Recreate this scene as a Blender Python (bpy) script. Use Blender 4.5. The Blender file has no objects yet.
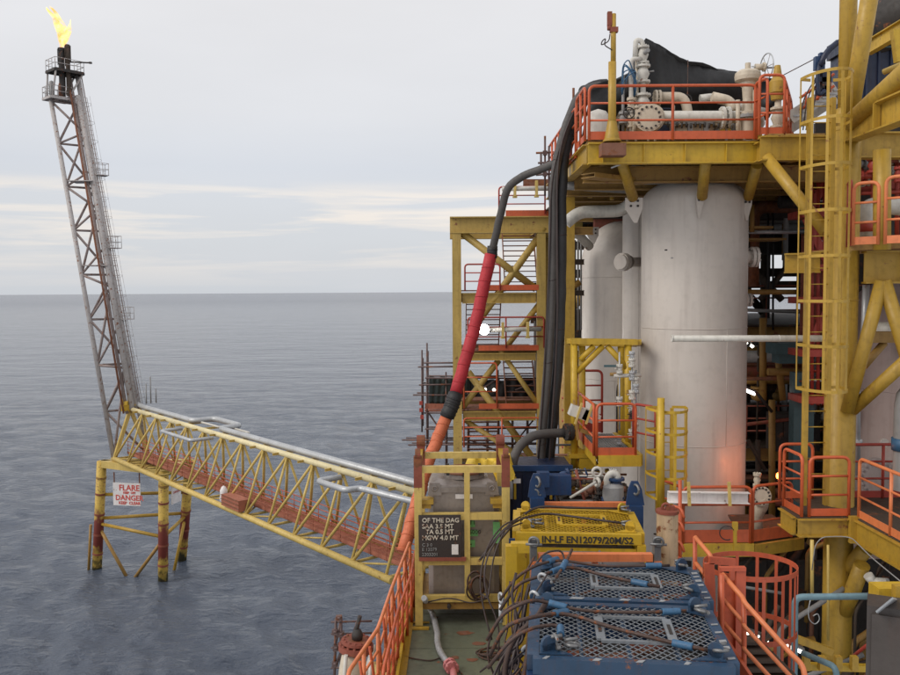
import bpy, math, random
import numpy as np
from mathutils import Vector, Matrix, Euler
R = math.radians
rnd = random.Random(7)
SC = bpy.context.scene
COL = SC.collection

# ---------------------------------------------------------------- camera
CAM = Vector((0, 0, 25.0))
F, PW, PH = 850.0, 900.0, 675.0
cam_data = bpy.data.cameras.new('camera')
cam_data.sensor_width = 36; cam_data.lens = 36 * F / PW
cam_data.clip_start = 0.1; cam_data.clip_end = 60000
cam = bpy.data.objects.new('camera', cam_data); COL.objects.link(cam)
RM = (Euler((R(90 - 3.11), 0, 0)).to_matrix() @ Matrix.Rotation(R(-0.36), 3, 'Z'))
cam.matrix_world = Matrix.Translation(CAM) @ RM.to_4x4()
SC.camera = cam

# ---------------------------------------------------------------- sky, sun, exposure
SUN_EL, SUN_AZ = R(38), R(-112)      # azimuth measured from +Y (the view direction), clockwise; so left and a little behind
SKY_STRENGTH = 0.1
world = bpy.data.worlds.new('World'); SC.world = world; world.use_nodes = True
wn, wl = world.node_tree.nodes, world.node_tree.links
wn.clear()
def build_sky():
    out = wn.new('ShaderNodeOutputWorld'); bg = wn.new('ShaderNodeBackground'); bg.inputs['Strength'].default_value = SKY_STRENGTH
    sky = wn.new('ShaderNodeTexSky'); sky.sky_type = 'NISHITA'; sky.sun_disc = False
    sky.sun_elevation = SUN_EL; sky.sun_rotation = SUN_AZ; sky.dust_density = 3; sky.ozone_density = 1.0
    tc = wn.new('ShaderNodeTexCoord'); sep = wn.new('ShaderNodeSeparateXYZ'); wl.new(tc.outputs['Generated'], sep.inputs[0])
    # height above the horizon, 0..1, drives the even tone of the overcast
    ramp = wn.new('ShaderNodeValToRGB'); cr = ramp.color_ramp
    stops = [(0.0, (0.66, 0.69, 0.73)), (0.02, (0.69, 0.71, 0.745)), (0.055, (0.70, 0.725, 0.76)), (0.10, (0.71, 0.735, 0.775)), (0.14, (0.70, 0.73, 0.785)),
             (0.20, (0.78, 0.79, 0.82)), (0.33, (0.86, 0.855, 0.87)), (0.6, (0.88, 0.875, 0.90)), (1.0, (0.88, 0.875, 0.90))]
    while len(cr.elements) < len(stops): cr.elements.new(0.5)
    for e, (p, c) in zip(cr.elements, stops): e.position = p; e.color = (*[v * 1.0 for v in c], 1)
    wl.new(sep.outputs['Z'], ramp.inputs[0])
    # streaky cloud bands: noise stretched along the horizon
    mp = wn.new('ShaderNodeMapping'); mp.inputs['Scale'].default_value = (1.6, 1.6, 22.0); mp.inputs['Location'].default_value = (0.4, 1.3, 0.37)
    wl.new(tc.outputs['Generated'], mp.inputs[0])
    n1 = wn.new('ShaderNodeTexNoise'); n1.inputs['Scale'].default_value = 2.6; n1.inputs['Detail'].default_value = 7; n1.inputs['Roughness'].default_value = 0.52; n1.inputs['Distortion'].default_value = 0.35
    wl.new(mp.outputs[0], n1.inputs['Vector'])
    r1 = wn.new('ShaderNodeValToRGB'); r1.color_ramp.elements[0].position = 0.44; r1.color_ramp.elements[1].position = 0.60
    wl.new(n1.outputs['Fac'], r1.inputs[0])
    # the bright cream breaks sit only low in the sky
    low = wn.new('ShaderNodeValToRGB'); le = low.color_ramp
    for _ in range(3): le.elements.new(0.5)
    for e, (p, c) in zip(le.elements, [(0.0, 0.0), (0.02, 0.25), (0.06, 0.95), (0.108, 1.0), (0.128, 0.0)]): e.position = p; e.color = (c, c, c, 1)
    wl.new(sep.outputs['Z'], low.inputs[0])
    m = wn.new('ShaderNodeMath'); m.operation = 'MULTIPLY'; wl.new(r1.outputs[0], m.inputs[0]); wl.new(low.outputs[0], m.inputs[1])
    mix = wn.new('ShaderNodeMix'); mix.data_type = 'RGBA'; wl.new(m.outputs[0], mix.inputs['Factor']); wl.new(ramp.outputs[0], mix.inputs['A'])
    mix.inputs['B'].default_value = (0.93, 0.865, 0.80, 1)
    # large soft mottling of the whole overcast
    mp2 = wn.new('ShaderNodeMapping'); mp2.inputs['Scale'].default_value = (1.0, 1.0, 4.0); wl.new(tc.outputs['Generated'], mp2.inputs[0])
    n2 = wn.new('ShaderNodeTexNoise'); n2.inputs['Scale'].default_value = 1.7; n2.inputs['Detail'].default_value = 5; wl.new(mp2.outputs[0], n2.inputs['Vector'])
    mr = wn.new('ShaderNodeMapRange'); mr.inputs['From Min'].default_value = 0.3; mr.inputs['From Max'].default_value = 0.7; mr.inputs['To Min'].default_value = 0.955; mr.inputs['To Max'].default_value = 1.045
    wl.new(n2.outputs['Fac'], mr.inputs['Value'])
    mul = wn.new('ShaderNodeVectorMath'); mul.operation = 'SCALE'; wl.new(mix.outputs['Result'], mul.inputs[0]); wl.new(mr.outputs[0], mul.inputs['Scale'])
    # cloud radiance is about ten times the display value (background strength is 0.1)
    sc = wn.new('ShaderNodeVectorMath'); sc.operation = 'SCALE'; sc.inputs['Scale'].default_value = 10.0; wl.new(mul.outputs[0], sc.inputs[0])
    fin = wn.new('ShaderNodeMix'); fin.data_type = 'RGBA'; fin.inputs['Factor'].default_value = 0.93
    wl.new(sky.outputs[0], fin.inputs['A']); wl.new(sc.outputs[0], fin.inputs['B'])
    wl.new(fin.outputs['Result'], bg.inputs[0]); wl.new(bg.outputs[0], out.inputs[0])
build_sky()
sun_data = bpy.data.lights.new('sun', 'SUN'); sun_data.energy = 1.5; sun_data.angle = R(25); sun_data.color = (1.0, 0.95, 0.87)
sun = bpy.data.objects.new('sun', sun_data); COL.objects.link(sun)
sd = Vector((math.sin(SUN_AZ) * math.cos(SUN_EL), math.cos(SUN_AZ) * math.cos(SUN_EL), math.sin(SUN_EL)))
sun.rotation_euler = sd.to_track_quat('Z', 'Y').to_euler()
SC.view_settings.view_transform = 'Standard'; SC.view_settings.look = 'None'
SC.view_settings.exposure = 0.0; SC.view_settings.gamma = 1.0; SC.view_settings.use_curve_mapping = False
SC.render.engine = 'CYCLES'
SC.cycles.max_bounces = 6

# ---------------------------------------------------------------- measuring: a point of the place from a sight line and a known distance or height
def ray(px, py): return RM @ Vector(((px - PW / 2) / F, -(py - PH / 2) / F, -1))
def W(px, py, y): d = ray(px, py); return CAM + d * (y / d.y)
def WZ(px, py, z): d = ray(px, py); return CAM + d * ((z - CAM.z) / d.z)
def WX(px, py, x): d = ray(px, py); return CAM + d * (x / d.x)
def pix(p):
    q = RM.transposed() @ (Vector(p) - CAM); return (PW / 2 + F * q.x / -q.z, PH / 2 - F * q.y / -q.z)

# ---------------------------------------------------------------- materials
def new_mat(name):
    m = bpy.data.materials.new(name); m.use_nodes = True
    return m, m.node_tree.nodes, m.node_tree.links, m.node_tree.nodes['Principled BSDF']
def paint(name, rgb, rust=0.25, rough=0.5, dirt=0.35, scale=1.0, rustcol=(0.13, 0.045, 0.018), metal=0.0, bump=0.25, streak=0.5, fade=0.12):
    """weathered paint: fading, grime, rust blooms and rust runs, all noise on world-size coordinates"""
    m, n, l, b = new_mat(name)
    tc = n.new('ShaderNodeTexCoord'); oi = n.new('ShaderNodeObjectInfo')
    add = n.new('ShaderNodeVectorMath'); add.operation = 'ADD'; l.new(tc.outputs['Object'], add.inputs[0])
    sc = n.new('ShaderNodeVectorMath'); sc.operation = 'SCALE'; sc.inputs['Scale'].default_value = 37.0
    cmb = n.new('ShaderNodeCombineXYZ')
    for i in range(3): l.new(oi.outputs['Random'], cmb.inputs[i])
    l.new(cmb.outputs[0], sc.inputs[0]); l.new(sc.outputs[0], add.inputs[1]); V = add.outputs[0]
    def noise(s, d, vec=V, r=0.55):
        t = n.new('ShaderNodeTexNoise'); t.inputs['Scale'].default_value = s * scale; t.inputs['Detail'].default_value = d; t.inputs['Roughness'].default_value = r
        l.new(vec, t.inputs['Vector']); return t.outputs['Fac']
    def mrange(x, a, c, lo=0.0, hi=1.0):
        t = n.new('ShaderNodeMapRange'); t.inputs['From Min'].default_value = a; t.inputs['From Max'].default_value = c
        t.inputs['To Min'].default_value = lo; t.inputs['To Max'].default_value = hi; l.new(x, t.inputs['Value']); return t.outputs[0]
    def mixc(f, a, c):
        t = n.new('ShaderNodeMix'); t.data_type = 'RGBA'; l.new(f, t.inputs['Factor'])
        for k, v in (('A', a), ('B', c)):
            if isinstance(v, tuple): t.inputs[k].default_value = (*v, 1)
            else: l.new(v, t.inputs[k])
        return t.outputs['Result']
    big = noise(0.9, 4); fine = noise(9, 6)
    c = mixc(mrange(big, 0.3, 0.7), tuple(v * (1 - fade) for v in rgb), tuple(min(1, v * (1 + fade) + 0.01) for v in rgb))
    dk = tuple(v * 0.42 + 0.012 for v in rgb)
    c = mixc(mrange(fine, 0.5, 0.82, 0, dirt), c, dk)
    mp = n.new('ShaderNodeMapping'); mp.inputs['Scale'].default_value = (7, 7, 0.55); l.new(V, mp.inputs[0])
    st = noise(1.3, 4, mp.outputs[0])
    c = mixc(mrange(st, 0.52, 0.75, 0, streak * 0.6), c, tuple(0.55 * a + 0.45 * d_ for a, d_ in zip(dk, rustcol)))
    rf = None
    if rust > 0:
        rn = noise(3.2, 9, r=0.68); rf = mrange(rn, 0.72 - 0.32 * rust, 0.77 - 0.30 * rust)
        c = mixc(rf, c, mixc(mrange(fine, 0.35, 0.65), rustcol, tuple(v * 1.9 for v in rustcol)))
    l.new(c, b.inputs['Base Color'])
    rr = mrange(fine, 0.3, 0.7, rough - 0.08, rough + 0.12)
    l.new(rr, b.inputs['Roughness']); b.inputs['Metallic'].default_value = metal
    bp = n.new('ShaderNodeBump'); bp.inputs['Strength'].default_value = bump; bp.inputs['Distance'].default_value = 0.01
    l.new(noise(22, 4), bp.inputs['Height']); l.new(bp.outputs[0], b.inputs['Normal'])
    return m
def emit(name, rgb, s):
    m, n, l, b = new_mat(name); b.inputs['Base Color'].default_value = (*rgb, 1)
    b.inputs['Emission Color'].default_value = (*rgb, 1); b.inputs['Emission Strength'].default_value = s; return m
YEL = paint('yellow_paint', (0.43, 0.26, 0.028), 0.30, 0.45, 0.5, streak=0.7)
YELS = paint('sun_bleached_yellow_paint', (0.46, 0.31, 0.075), 0.26, 0.5, 0.5, streak=0.7)
YELP = paint('pale_yellow_paint', (0.60, 0.43, 0.12), 0.28, 0.5, 0.5, streak=0.7)
CRMY = paint('chalky_cream_paint', (0.72, 0.62, 0.36), 0.15, 0.5)
YELB = paint('bright_yellow_paint', (0.54, 0.34, 0.02), 0.26, 0.42, 0.45, streak=0.6)
OCH = paint('ochre_paint', (0.33, 0.185, 0.04), 0.38, 0.55, 0.5, streak=0.8)
ORG = paint('orange_red_paint', (0.55, 0.10, 0.03), 0.22, 0.42, 0.4)
ORGP = paint('faded_orange_paint', (0.70, 0.20, 0.07), 0.22, 0.45, 0.4)
RED = paint('red_paint', (0.38, 0.045, 0.028), 0.28, 0.5, 0.45)
VES = paint('vessel_white_paint', (0.56, 0.505, 0.455), 0.07, 0.40, 0.2, 0.6, streak=0.32, bump=0.08, fade=0.05)
WHT = paint('off_white_paint', (0.58, 0.555, 0.50), 0.2, 0.45, 0.5)
CRM = paint('cream_paint', (0.56, 0.48, 0.37), 0.3, 0.45, 0.5)
GRY = paint('grey_paint', (0.27, 0.265, 0.26), 0.2, 0.5)
GRP = paint('galvanised_steel', (0.46, 0.47, 0.48), 0.22, 0.42, 0.4, metal=0.35)
FLR = paint('flare_steel', (0.43, 0.40, 0.385), 0.50, 0.6, 0.5, 1.3)
FLB = paint('flare_brace_steel', (0.27, 0.215, 0.20), 0.5, 0.65, 0.5, 1.3)
RST = paint('rusty_steel', (0.20, 0.085, 0.05), 0.8, 0.8, 0.5)
RSTR = paint('rust_red_steel', (0.24, 0.06, 0.035), 0.6, 0.75, 0.5)
WLK = paint('rust_red_walkway', (0.36, 0.12, 0.07), 0.4, 0.75, 0.5)
DRK = paint('dark_steel_with_shade', (0.028, 0.023, 0.02), 0.4, 0.65, 0.5)  # steel colour darkened further to put recess shade into it
DKP = paint('dark_brown_plate_with_shade', (0.055, 0.036, 0.023), 0.4, 0.7, 0.5)  # brown darkened further so recesses look more deeply shaded
BLK = paint('black_rubber', (0.016, 0.015, 0.016), 0.0, 0.55, 0.3, 2, bump=0.5, streak=0)
HOS = paint('grey_hose_rubber', (0.075, 0.067, 0.062), 0.0, 0.6, 0.4, 2, streak=0.1)
HRD = paint('red_hose_wrap', (0.44, 0.018, 0.028), 0.05, 0.6, 0.6, 2.5, streak=0.5)
HOR = paint('orange_hose_wrap', (0.60, 0.15, 0.06), 0.08, 0.6, 0.6, 2, streak=0.3)
BLU = paint('blue_paint', (0.010, 0.04, 0.115), 0.25, 0.38, 0.5)
BLUG = paint('steel_blue_paint', (0.019, 0.052, 0.105), 0.36, 0.36, 0.5, 1.5)
BLD = paint('dark_blue_paint', (0.004, 0.012, 0.042), 0.05, 0.4, 0.3)
BLS = paint('sleeve_blue', (0.035, 0.115, 0.22), 0.2, 0.45, 0.5, 3)
BLP = paint('pale_blue_rail_paint', (0.17, 0.29, 0.34), 0.12, 0.45)
TEAL = paint('teal_paint', (0.05, 0.11, 0.125), 0.1, 0.5)
GRN = paint('green_deck_paint', (0.135, 0.15, 0.105), 0.22, 0.45, 0.6, 0.8, bump=0.35)
GRNS = paint('green_stencil', (0.20, 0.55, 0.20), 0.0, 0.6)
STN = paint('dull_stainless', (0.33, 0.285, 0.255), 0.10, 0.42, 0.5, metal=0.45)
SCAF = paint('scaffold_tube', (0.13, 0.085, 0.08), 0.5, 0.55, 0.4, metal=0.3)
TARP = paint('black_tarpaulin', (0.009, 0.009, 0.010), 0.0, 0.5, 0.3, bump=0.4, streak=0.1)
TARG = paint('dark_green_tarpaulin', (0.03, 0.045, 0.04), 0.0, 0.6, 0.4)
TARY = paint('yellow_tarpaulin', (0.80, 0.55, 0.04), 0.0, 0.45, 0.3, 3)
SLG = paint('wire_rope', (0.075, 0.045, 0.036), 0.55, 0.6, 0.5, 3, metal=0.3)
CBL = paint('black_cable', (0.035, 0.02, 0.018), 0.2, 0.5, 0.3)
PNK = paint('pink_hose_rubber', (0.62, 0.22, 0.22), 0.05, 0.5, 0.4, 2)
BRD = paint('board_black', (0.035, 0.025, 0.022), 0.15, 0.6, 0.4)
LETW = paint('white_lettering', (0.62, 0.56, 0.46), 0.5, 0.6, 0.3, 2)
LETK = paint('black_lettering', (0.03, 0.025, 0.02), 0.0, 0.6)
LETR = paint('red_lettering', (0.62, 0.07, 0.05), 0.1, 0.6)
SIGN = paint('sign_white', (0.76, 0.72, 0.70), 0.3, 0.5, 0.3, 1.2)
LIT = emit('lit_tube', (1.0, 0.93, 0.82), 6.0)
LITB = emit('lit_flood', (1.0, 0.97, 0.92), 45.0)

# ---------------------------------------------------------------- mesh builder
Z = Vector((0, 0, 1))
def frame(d, up=Z):
    d = Vector(d).normalized()
    if abs(d.dot(up)) > 0.98: up = Vector((0, 1, 0)) if abs(d.y) < 0.9 else Vector((1, 0, 0))
    s = d.cross(up).normalized(); return s, s.cross(d).normalized(), d
class MB:
    def __init__(self): self.v = []; self.f = []; self.sm = []
    def add(self, vs, fs, smooth=False):
        o = len(self.v); self.v += [tuple(p) for p in vs]
        for i, q in enumerate(fs): self.f.append(tuple(k + o for k in q)); self.sm.append(smooth if isinstance(smooth, bool) else smooth[i])
        return self
    def boxf(self, c, ax, ay, az):
        c = Vector(c); P = [c + ax * i + ay * j + az * k for i in (-1, 1) for j in (-1, 1) for k in (-1, 1)]
        return self.add(P, [(0, 1, 3, 2), (4, 6, 7, 5), (0, 4, 5, 1), (2, 3, 7, 6), (0, 2, 6, 4), (1, 5, 7, 3)])
    def box(self, c, s, rot=None):
        M = rot or Matrix.Identity(3)
        return self.boxf(c, M @ Vector((s[0] / 2, 0, 0)), M @ Vector((0, s[1] / 2, 0)), M @ Vector((0, 0, s[2] / 2)))
    def beam(self, a, b, w, h, up=Z):
        a, b = Vector(a), Vector(b); s, u, d = frame(b - a, up); return self.boxf((a + b) / 2, s * w / 2, (b - a) / 2, u * h / 2)
    def ibeam(self, a, b, w, h, t=0.025, up=Z):
        a, b = Vector(a), Vector(b); s, u, d = frame(b - a, up)
        self.beam(a + u * (h - t) / 2, b + u * (h - t) / 2, w, t, up); self.beam(a - u * (h - t) / 2, b - u * (h - t) / 2, w, t, up)
        return self.beam(a, b, t, h - 2 * t, up)
    def chan(self, a, b, w, h, t=0.02, up=Z, side=1):
        a, b = Vector(a), Vector(b); s, u, d = frame(b - a, up)
        self.beam(a + u * (h - t) / 2, b + u * (h - t) / 2, w, t, up); self.beam(a - u * (h - t) / 2, b - u * (h - t) / 2, w, t, up)
        o = s * side * (w - t) / 2; return self.beam(a + o, b + o, t, h - 2 * t, up)
    def pipe(self, pts, r, n=10, bend=0.0, seg=5, caps=True, r2=None):
        pts = [Vector(p) for p in pts]
        if bend > 0 and len(pts) > 2:
            q = [pts[0]]
            for i in range(1, len(pts) - 1):
                a, p, c = pts[i - 1], pts[i], pts[i + 1]; la, lc = (a - p).length, (c - p).length
                k = min(bend, la * 0.49, lc * 0.49); A = p + (a - p).normalized() * k; C = p + (c - p).normalized() * k
                for j in range(seg + 1):
                    t = j / seg; q.append(A * (1 - t) ** 2 + p * 2 * t * (1 - t) + C * t * t)
            q.append(pts[-1]); pts = q
        vs, fs = [], []; m = len(pts)
        d0 = (pts[1] - pts[0]).normalized(); s, u, _ = frame(d0)
        for i, p in enumerate(pts):
            d = ((pts[i] - pts[i - 1]).normalized() if i else Vector()) + ((pts[i + 1] - pts[i]).normalized() if i < m - 1 else Vector())
            d = d.normalized() if d.length > 1e-6 else d0
            s = (s - d * s.dot(d)).normalized(); u = d.cross(s).normalized()
            rr = r if r2 is None else r + (r2 - r) * i / (m - 1)
            k = 1.0
            if 0 < i < m - 1:
                cs = (pts[i] - pts[i - 1]).normalized().dot((pts[i + 1] - pts[i]).normalized()); k = min(1.4, 1 / math.sqrt(max(0.3, (1 + cs) / 2)))
            for j in range(n):
                a = 2 * math.pi * j / n; vs.append(p + (s * math.cos(a) + u * math.sin(a)) * rr * (k if k < 1.02 else 1.0))
        for i in range(m - 1):
            for j in range(n): fs.append((i * n + j, i * n + (j + 1) % n, (i + 1) * n + (j + 1) % n, (i + 1) * n + j))
        sm = [True] * len(fs)
        if caps: fs += [tuple(range(n - 1, -1, -1)), tuple(range((m - 1) * n, m * n))]; sm += [False, False]
        return self.add(vs, fs, sm)
    def tube(self, a, b, r, n=10, r2=None): return self.pipe([a, b], r, n, r2=r2)
    def lathe(self, prof, o, axis=(0, 0, 1), n=24, smooth=True, sharp=0.6):
        """prof: (radius, distance along axis)"""
        o = Vector(o); s, u, d = frame(axis); 
        for (r0, z0), (r1, z1) in zip(prof[:-1], prof[1:]):
            vs = []
            for r_, z_ in ((r0, z0), (r1, z1)):
                for j in range(n):
                    a = 2 * math.pi * j / n; vs.append(o + d * z_ + (s * math.cos(a) + u * math.sin(a)) * max(r_, 1e-4))
            self.add(vs, [(j, (j + 1) % n, n + (j + 1) % n, n + j) for j in range(n)], smooth)
        return self
    def loft(self, prof, o, axis=(0, 0, 1), n=48):
        """one welded smooth surface of revolution"""
        o = Vector(o); s, u, d = frame(axis); vs = []
        for r_, z_ in prof:
            for j in range(n):
                a = 2 * math.pi * j / n; vs.append(o + d * z_ + (s * math.cos(a) + u * math.sin(a)) * max(r_, 1e-4))
        fs = [(i * n + j, i * n + (j + 1) % n, (i + 1) * n + (j + 1) % n, (i + 1) * n + j) for i in range(len(prof) - 1) for j in range(n)]
        return self.add(vs, fs, True)
    def flange(self, c, axis, r, t, bolts=8, br=0.018, inner=0.72):
        c = Vector(c); s, u, d = frame(axis)
        self.lathe([(0.0, -t / 2), (r, -t / 2), (r, t / 2), (0, t / 2)], c, axis, 28, [False] * 28)
        for k in range(bolts):
            a = 2 * math.pi * (k + 0.5) / bolts; p = c + (s * math.cos(a) + u * math.sin(a)) * r * 0.84
            self.tube(p - d * (t / 2 + br * 1.2), p + d * (t / 2 + br * 1.2), br, 6)
        return self
    def torus(self, c, axis, Rr, r, n=28, m=8, a0=0, a1=2 * math.pi):
        c = Vector(c); s, u, d = frame(axis); full = abs(a1 - a0 - 2 * math.pi) < 1e-6
        k = n if full else n + 1
        pts = [c + (s * math.cos(a0 + (a1 - a0) * i / n) + u * math.sin(a0 + (a1 - a0) * i / n)) * Rr for i in range(n + 1)]
        return self.pipe(pts, r, m, caps=not full)
    def plate(self, pts, nrm, t):
        pts = [Vector(p) for p in pts]; o = Vector(nrm).normalized() * t / 2; n = len(pts)
        vs = [p + o for p in pts] + [p - o for p in pts]
        fs = [tuple(range(n)), tuple(range(2 * n - 1, n - 1, -1))] + [(i, i + n, (i + 1) % n + n, (i + 1) % n) for i in range(n)]
        return self.add(vs, fs)
MESHES = {}
def tag(o, label=None, cat=None, group=None, kind=None):
    if label: o['label'] = label
    if cat: o['category'] = cat
    if group: o['group'] = group
    if kind: o['kind'] = kind
    return o
def obj(name, mb, mat, parent=None, label=None, kind=None, origin=None):
    org = Vector(origin) if origin is not None else (parent.matrix_world.translation.copy() if parent else Vector((0, 0, 0)))
    if parent is None and origin is None and mb.v:
        org = Vector(np.mean(np.array(mb.v), axis=0))
    me = bpy.data.meshes.new(name)
    me.from_pydata([(p[0] - org.x, p[1] - org.y, p[2] - org.z) for p in mb.v], [], mb.f)
    me.polygons.foreach_set('use_smooth', mb.sm); me.update(); me.validate()
    me.materials.append(mat)
    o = bpy.data.objects.new(name, me); COL.objects.link(o)
    if parent: o.parent = parent; o.location = org - parent.matrix_world.translation
    else: o.location = org
    o.matrix_basis = Matrix.Translation(o.location); o['_w'] = 1
    del o['_w']
    if parent: o.matrix_world = parent.matrix_world @ o.matrix_basis
    else: o.matrix_world = o.matrix_basis
    return tag(o, label, kind=kind)
def thing(name, label, cat, loc, group=None):
    o = bpy.data.objects.new(name, None); COL.objects.link(o); o.location = Vector(loc); o.empty_display_size = 0.2
    o.matrix_world = Matrix.Translation(Vector(loc)); return tag(o, label, cat, group)
def top(name, mb, mat, label, cat, group=None, kind=None):
    return tag(obj(name, mb, mat), label, cat, group, kind)
def inst(o, loc=None, parent=None):
    """a copy of one part at another world place; mesh data is shared"""
    c = o.copy(); COL.objects.link(c)
    if parent: c.parent = parent
    p = c.parent
    if loc is not None: c.location = Vector(loc) - (p.matrix_world.translation if p else Vector((0, 0, 0)))
    return c
def members(t, name, segs, mat, f):
    """one part per segment"""
    return [obj(name, f(MB(), a, b), mat, t) for a, b in segs]
def tubes(t, name, segs, r, mat, n=10): return [obj(name, MB().tube(a, b, r, n), mat, t) for a, b in segs]
def beams(t, name, segs, w, h, mat, kind='i', up=Z):
    return [obj(name, (MB().ibeam(a, b, w, h, up=up) if kind == 'i' else MB().beam(a, b, w, h, up)), mat, t) for a, b in segs]
def text_mesh(s, size, o, right, upv, mat, parent, name='lettering', depth=0.004, align='LEFT', bold=0.0):
    cu = bpy.data.curves.new('t', 'FONT'); cu.body = s; cu.size = size; cu.extrude = depth; cu.align_x = align; cu.offset = bold; cu.space_line = 0.95
    cu.resolution_u = 2
    tmp = bpy.data.objects.new('t', cu); COL.objects.link(tmp)
    me = bpy.data.meshes.new_from_object(tmp.evaluated_get(bpy.context.evaluated_depsgraph_get())); me.name = name
    bpy.data.objects.remove(tmp)
    right, upv = Vector(right).normalized(), Vector(upv).normalized(); nr = right.cross(upv)
    ob = bpy.data.objects.new(name, me); me.materials.clear(); me.materials.append(mat); COL.objects.link(ob); ob.parent = parent
    m3 = Matrix((right, upv, nr)).transposed(); m4 = m3.to_4x4(); m4.translation = Vector(o) - parent.matrix_world.translation
    ob.matrix_basis = m4; return ob

# ---------------------------------------------------------------- repeated kinds
def handrail(pts, label, mat=ORG, h=1.1, spacing=1.5, r=0.031, toe=True, rails=2, group='tubular handrails around the decks', toemat=None, bend=0.14, toeh=0.14):
    pts = [Vector(p) for p in pts]; t = thing('handrail', label, 'handrail', pts[0], group)
    up = Z * h
    obj('top_rail', MB().pipe([pts[0]] + [p + up for p in pts] + [pts[-1]], r, 10, bend), mat, t)
    for k in range(1, rails + 1):
        obj('mid_rail', MB().pipe([p + up * (1 - k / (rails + 1.0) * 0.95) for p in pts], r * 0.72, 8, 0.04), mat, t)
    proto = None
    for a, b in zip(pts[:-1], pts[1:]):
        n = max(1, round((b - a).length / spacing))
        for i in range(1 if a is pts[0] else 0, n):
            p = a + (b - a) * i / n; obj('post', MB().tube(p, p + up, r, 8), mat, t)
    if toe:
        for a, b in zip(pts[:-1], pts[1:]):
            obj('toe_board', MB().beam(a + Z * (toeh / 2 + 0.012), b + Z * (toeh / 2 + 0.012), 0.010, toeh), toemat or mat, t)
    return t
def ladder(base, top_z, side, out, label, mat=YELB, w=0.42, cage=None, hoops=5, step=0.3, group='fixed ladders', cr=0.34, name='ladder', rail=(0.07, 0.02), strips=5, stripw=0.045):
    """side: unit vector across the ladder, out: unit vector away from what it climbs"""
    base, side, out = Vector(base), Vector(side).normalized(), Vector(out).normalized()
    t = thing(name, label, 'ladder', base, group); H = top_z - base.z
    for s in (-1, 1):
        a = base + side * s * w / 2; obj('stringer', MB().boxf(a + Z * H / 2, side * rail[1] / 2 * 1.3, Z * H / 2, out * rail[0] / 2), mat, t)
    rung0 = obj('rung', MB().tube(base - side * w / 2 + Z * step, base + side * w / 2 + Z * step, 0.011, 6), mat, t)
    k = 2
    while k * step < H - 0.05: c = inst(rung0); c.location = rung0.location + Z * (step * (k - 1)); k += 1
    if cage:
        z0, z1 = cage
        def arc(z, n=14):
            pts = []
            for i in range(n + 1):
                a = math.pi * i / n; pts.append(base + side * math.cos(a) * cr + out * (0.06 + math.sin(a) * cr * 1.9) + Z * (z - base.z))
            return [base + side * (w / 2) + Z * (z - base.z)] + pts + [base - side * (w / 2) + Z * (z - base.z)]
        for i in range(hoops):
            z = z0 + (z1 - z0) * i / (hoops - 1); P = arc(z); m = MB()
            for a, b in zip(P[:-1], P[1:]): m.beam(a, b, 0.008, 0.055)
            obj('hoop', m, mat, t)
        for i in range(strips):
            a = math.pi * (i + 0.0) / (strips - 1); p = base + side * math.cos(a) * (cr - .008) + out * (0.06 + math.sin(a) * (cr * 1.9 - .008))
            tn = (side * -math.sin(a) + out * math.cos(a)).normalized()
            obj('cage_strip', MB().boxf(p + Z * ((z0 + z1) / 2 - base.z), tn * stripw / 2, Z * (z1 - z0) / 2, tn.cross(Z) * 0.004), mat, t)
    return t
def grating(name, x0, x1, y0, y1, z, mat, parent=None, pitch=0.09, h=0.03):
    m = MB(); x = x0
    while x <= x1 + 1e-6: m.box((x, (y0 + y1) / 2, z - h / 2), (0.012, y1 - y0, h)); x += pitch
    y = y0
    while y <= y1 + 1e-6: m.box(((x0 + x1) / 2, y, z - h / 2 - 0.003), (x1 - x0, 0.012, h)); y += pitch * 1.5
    o = obj(name, m, mat, parent); o['kind'] = 'stuff'; return o

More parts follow.
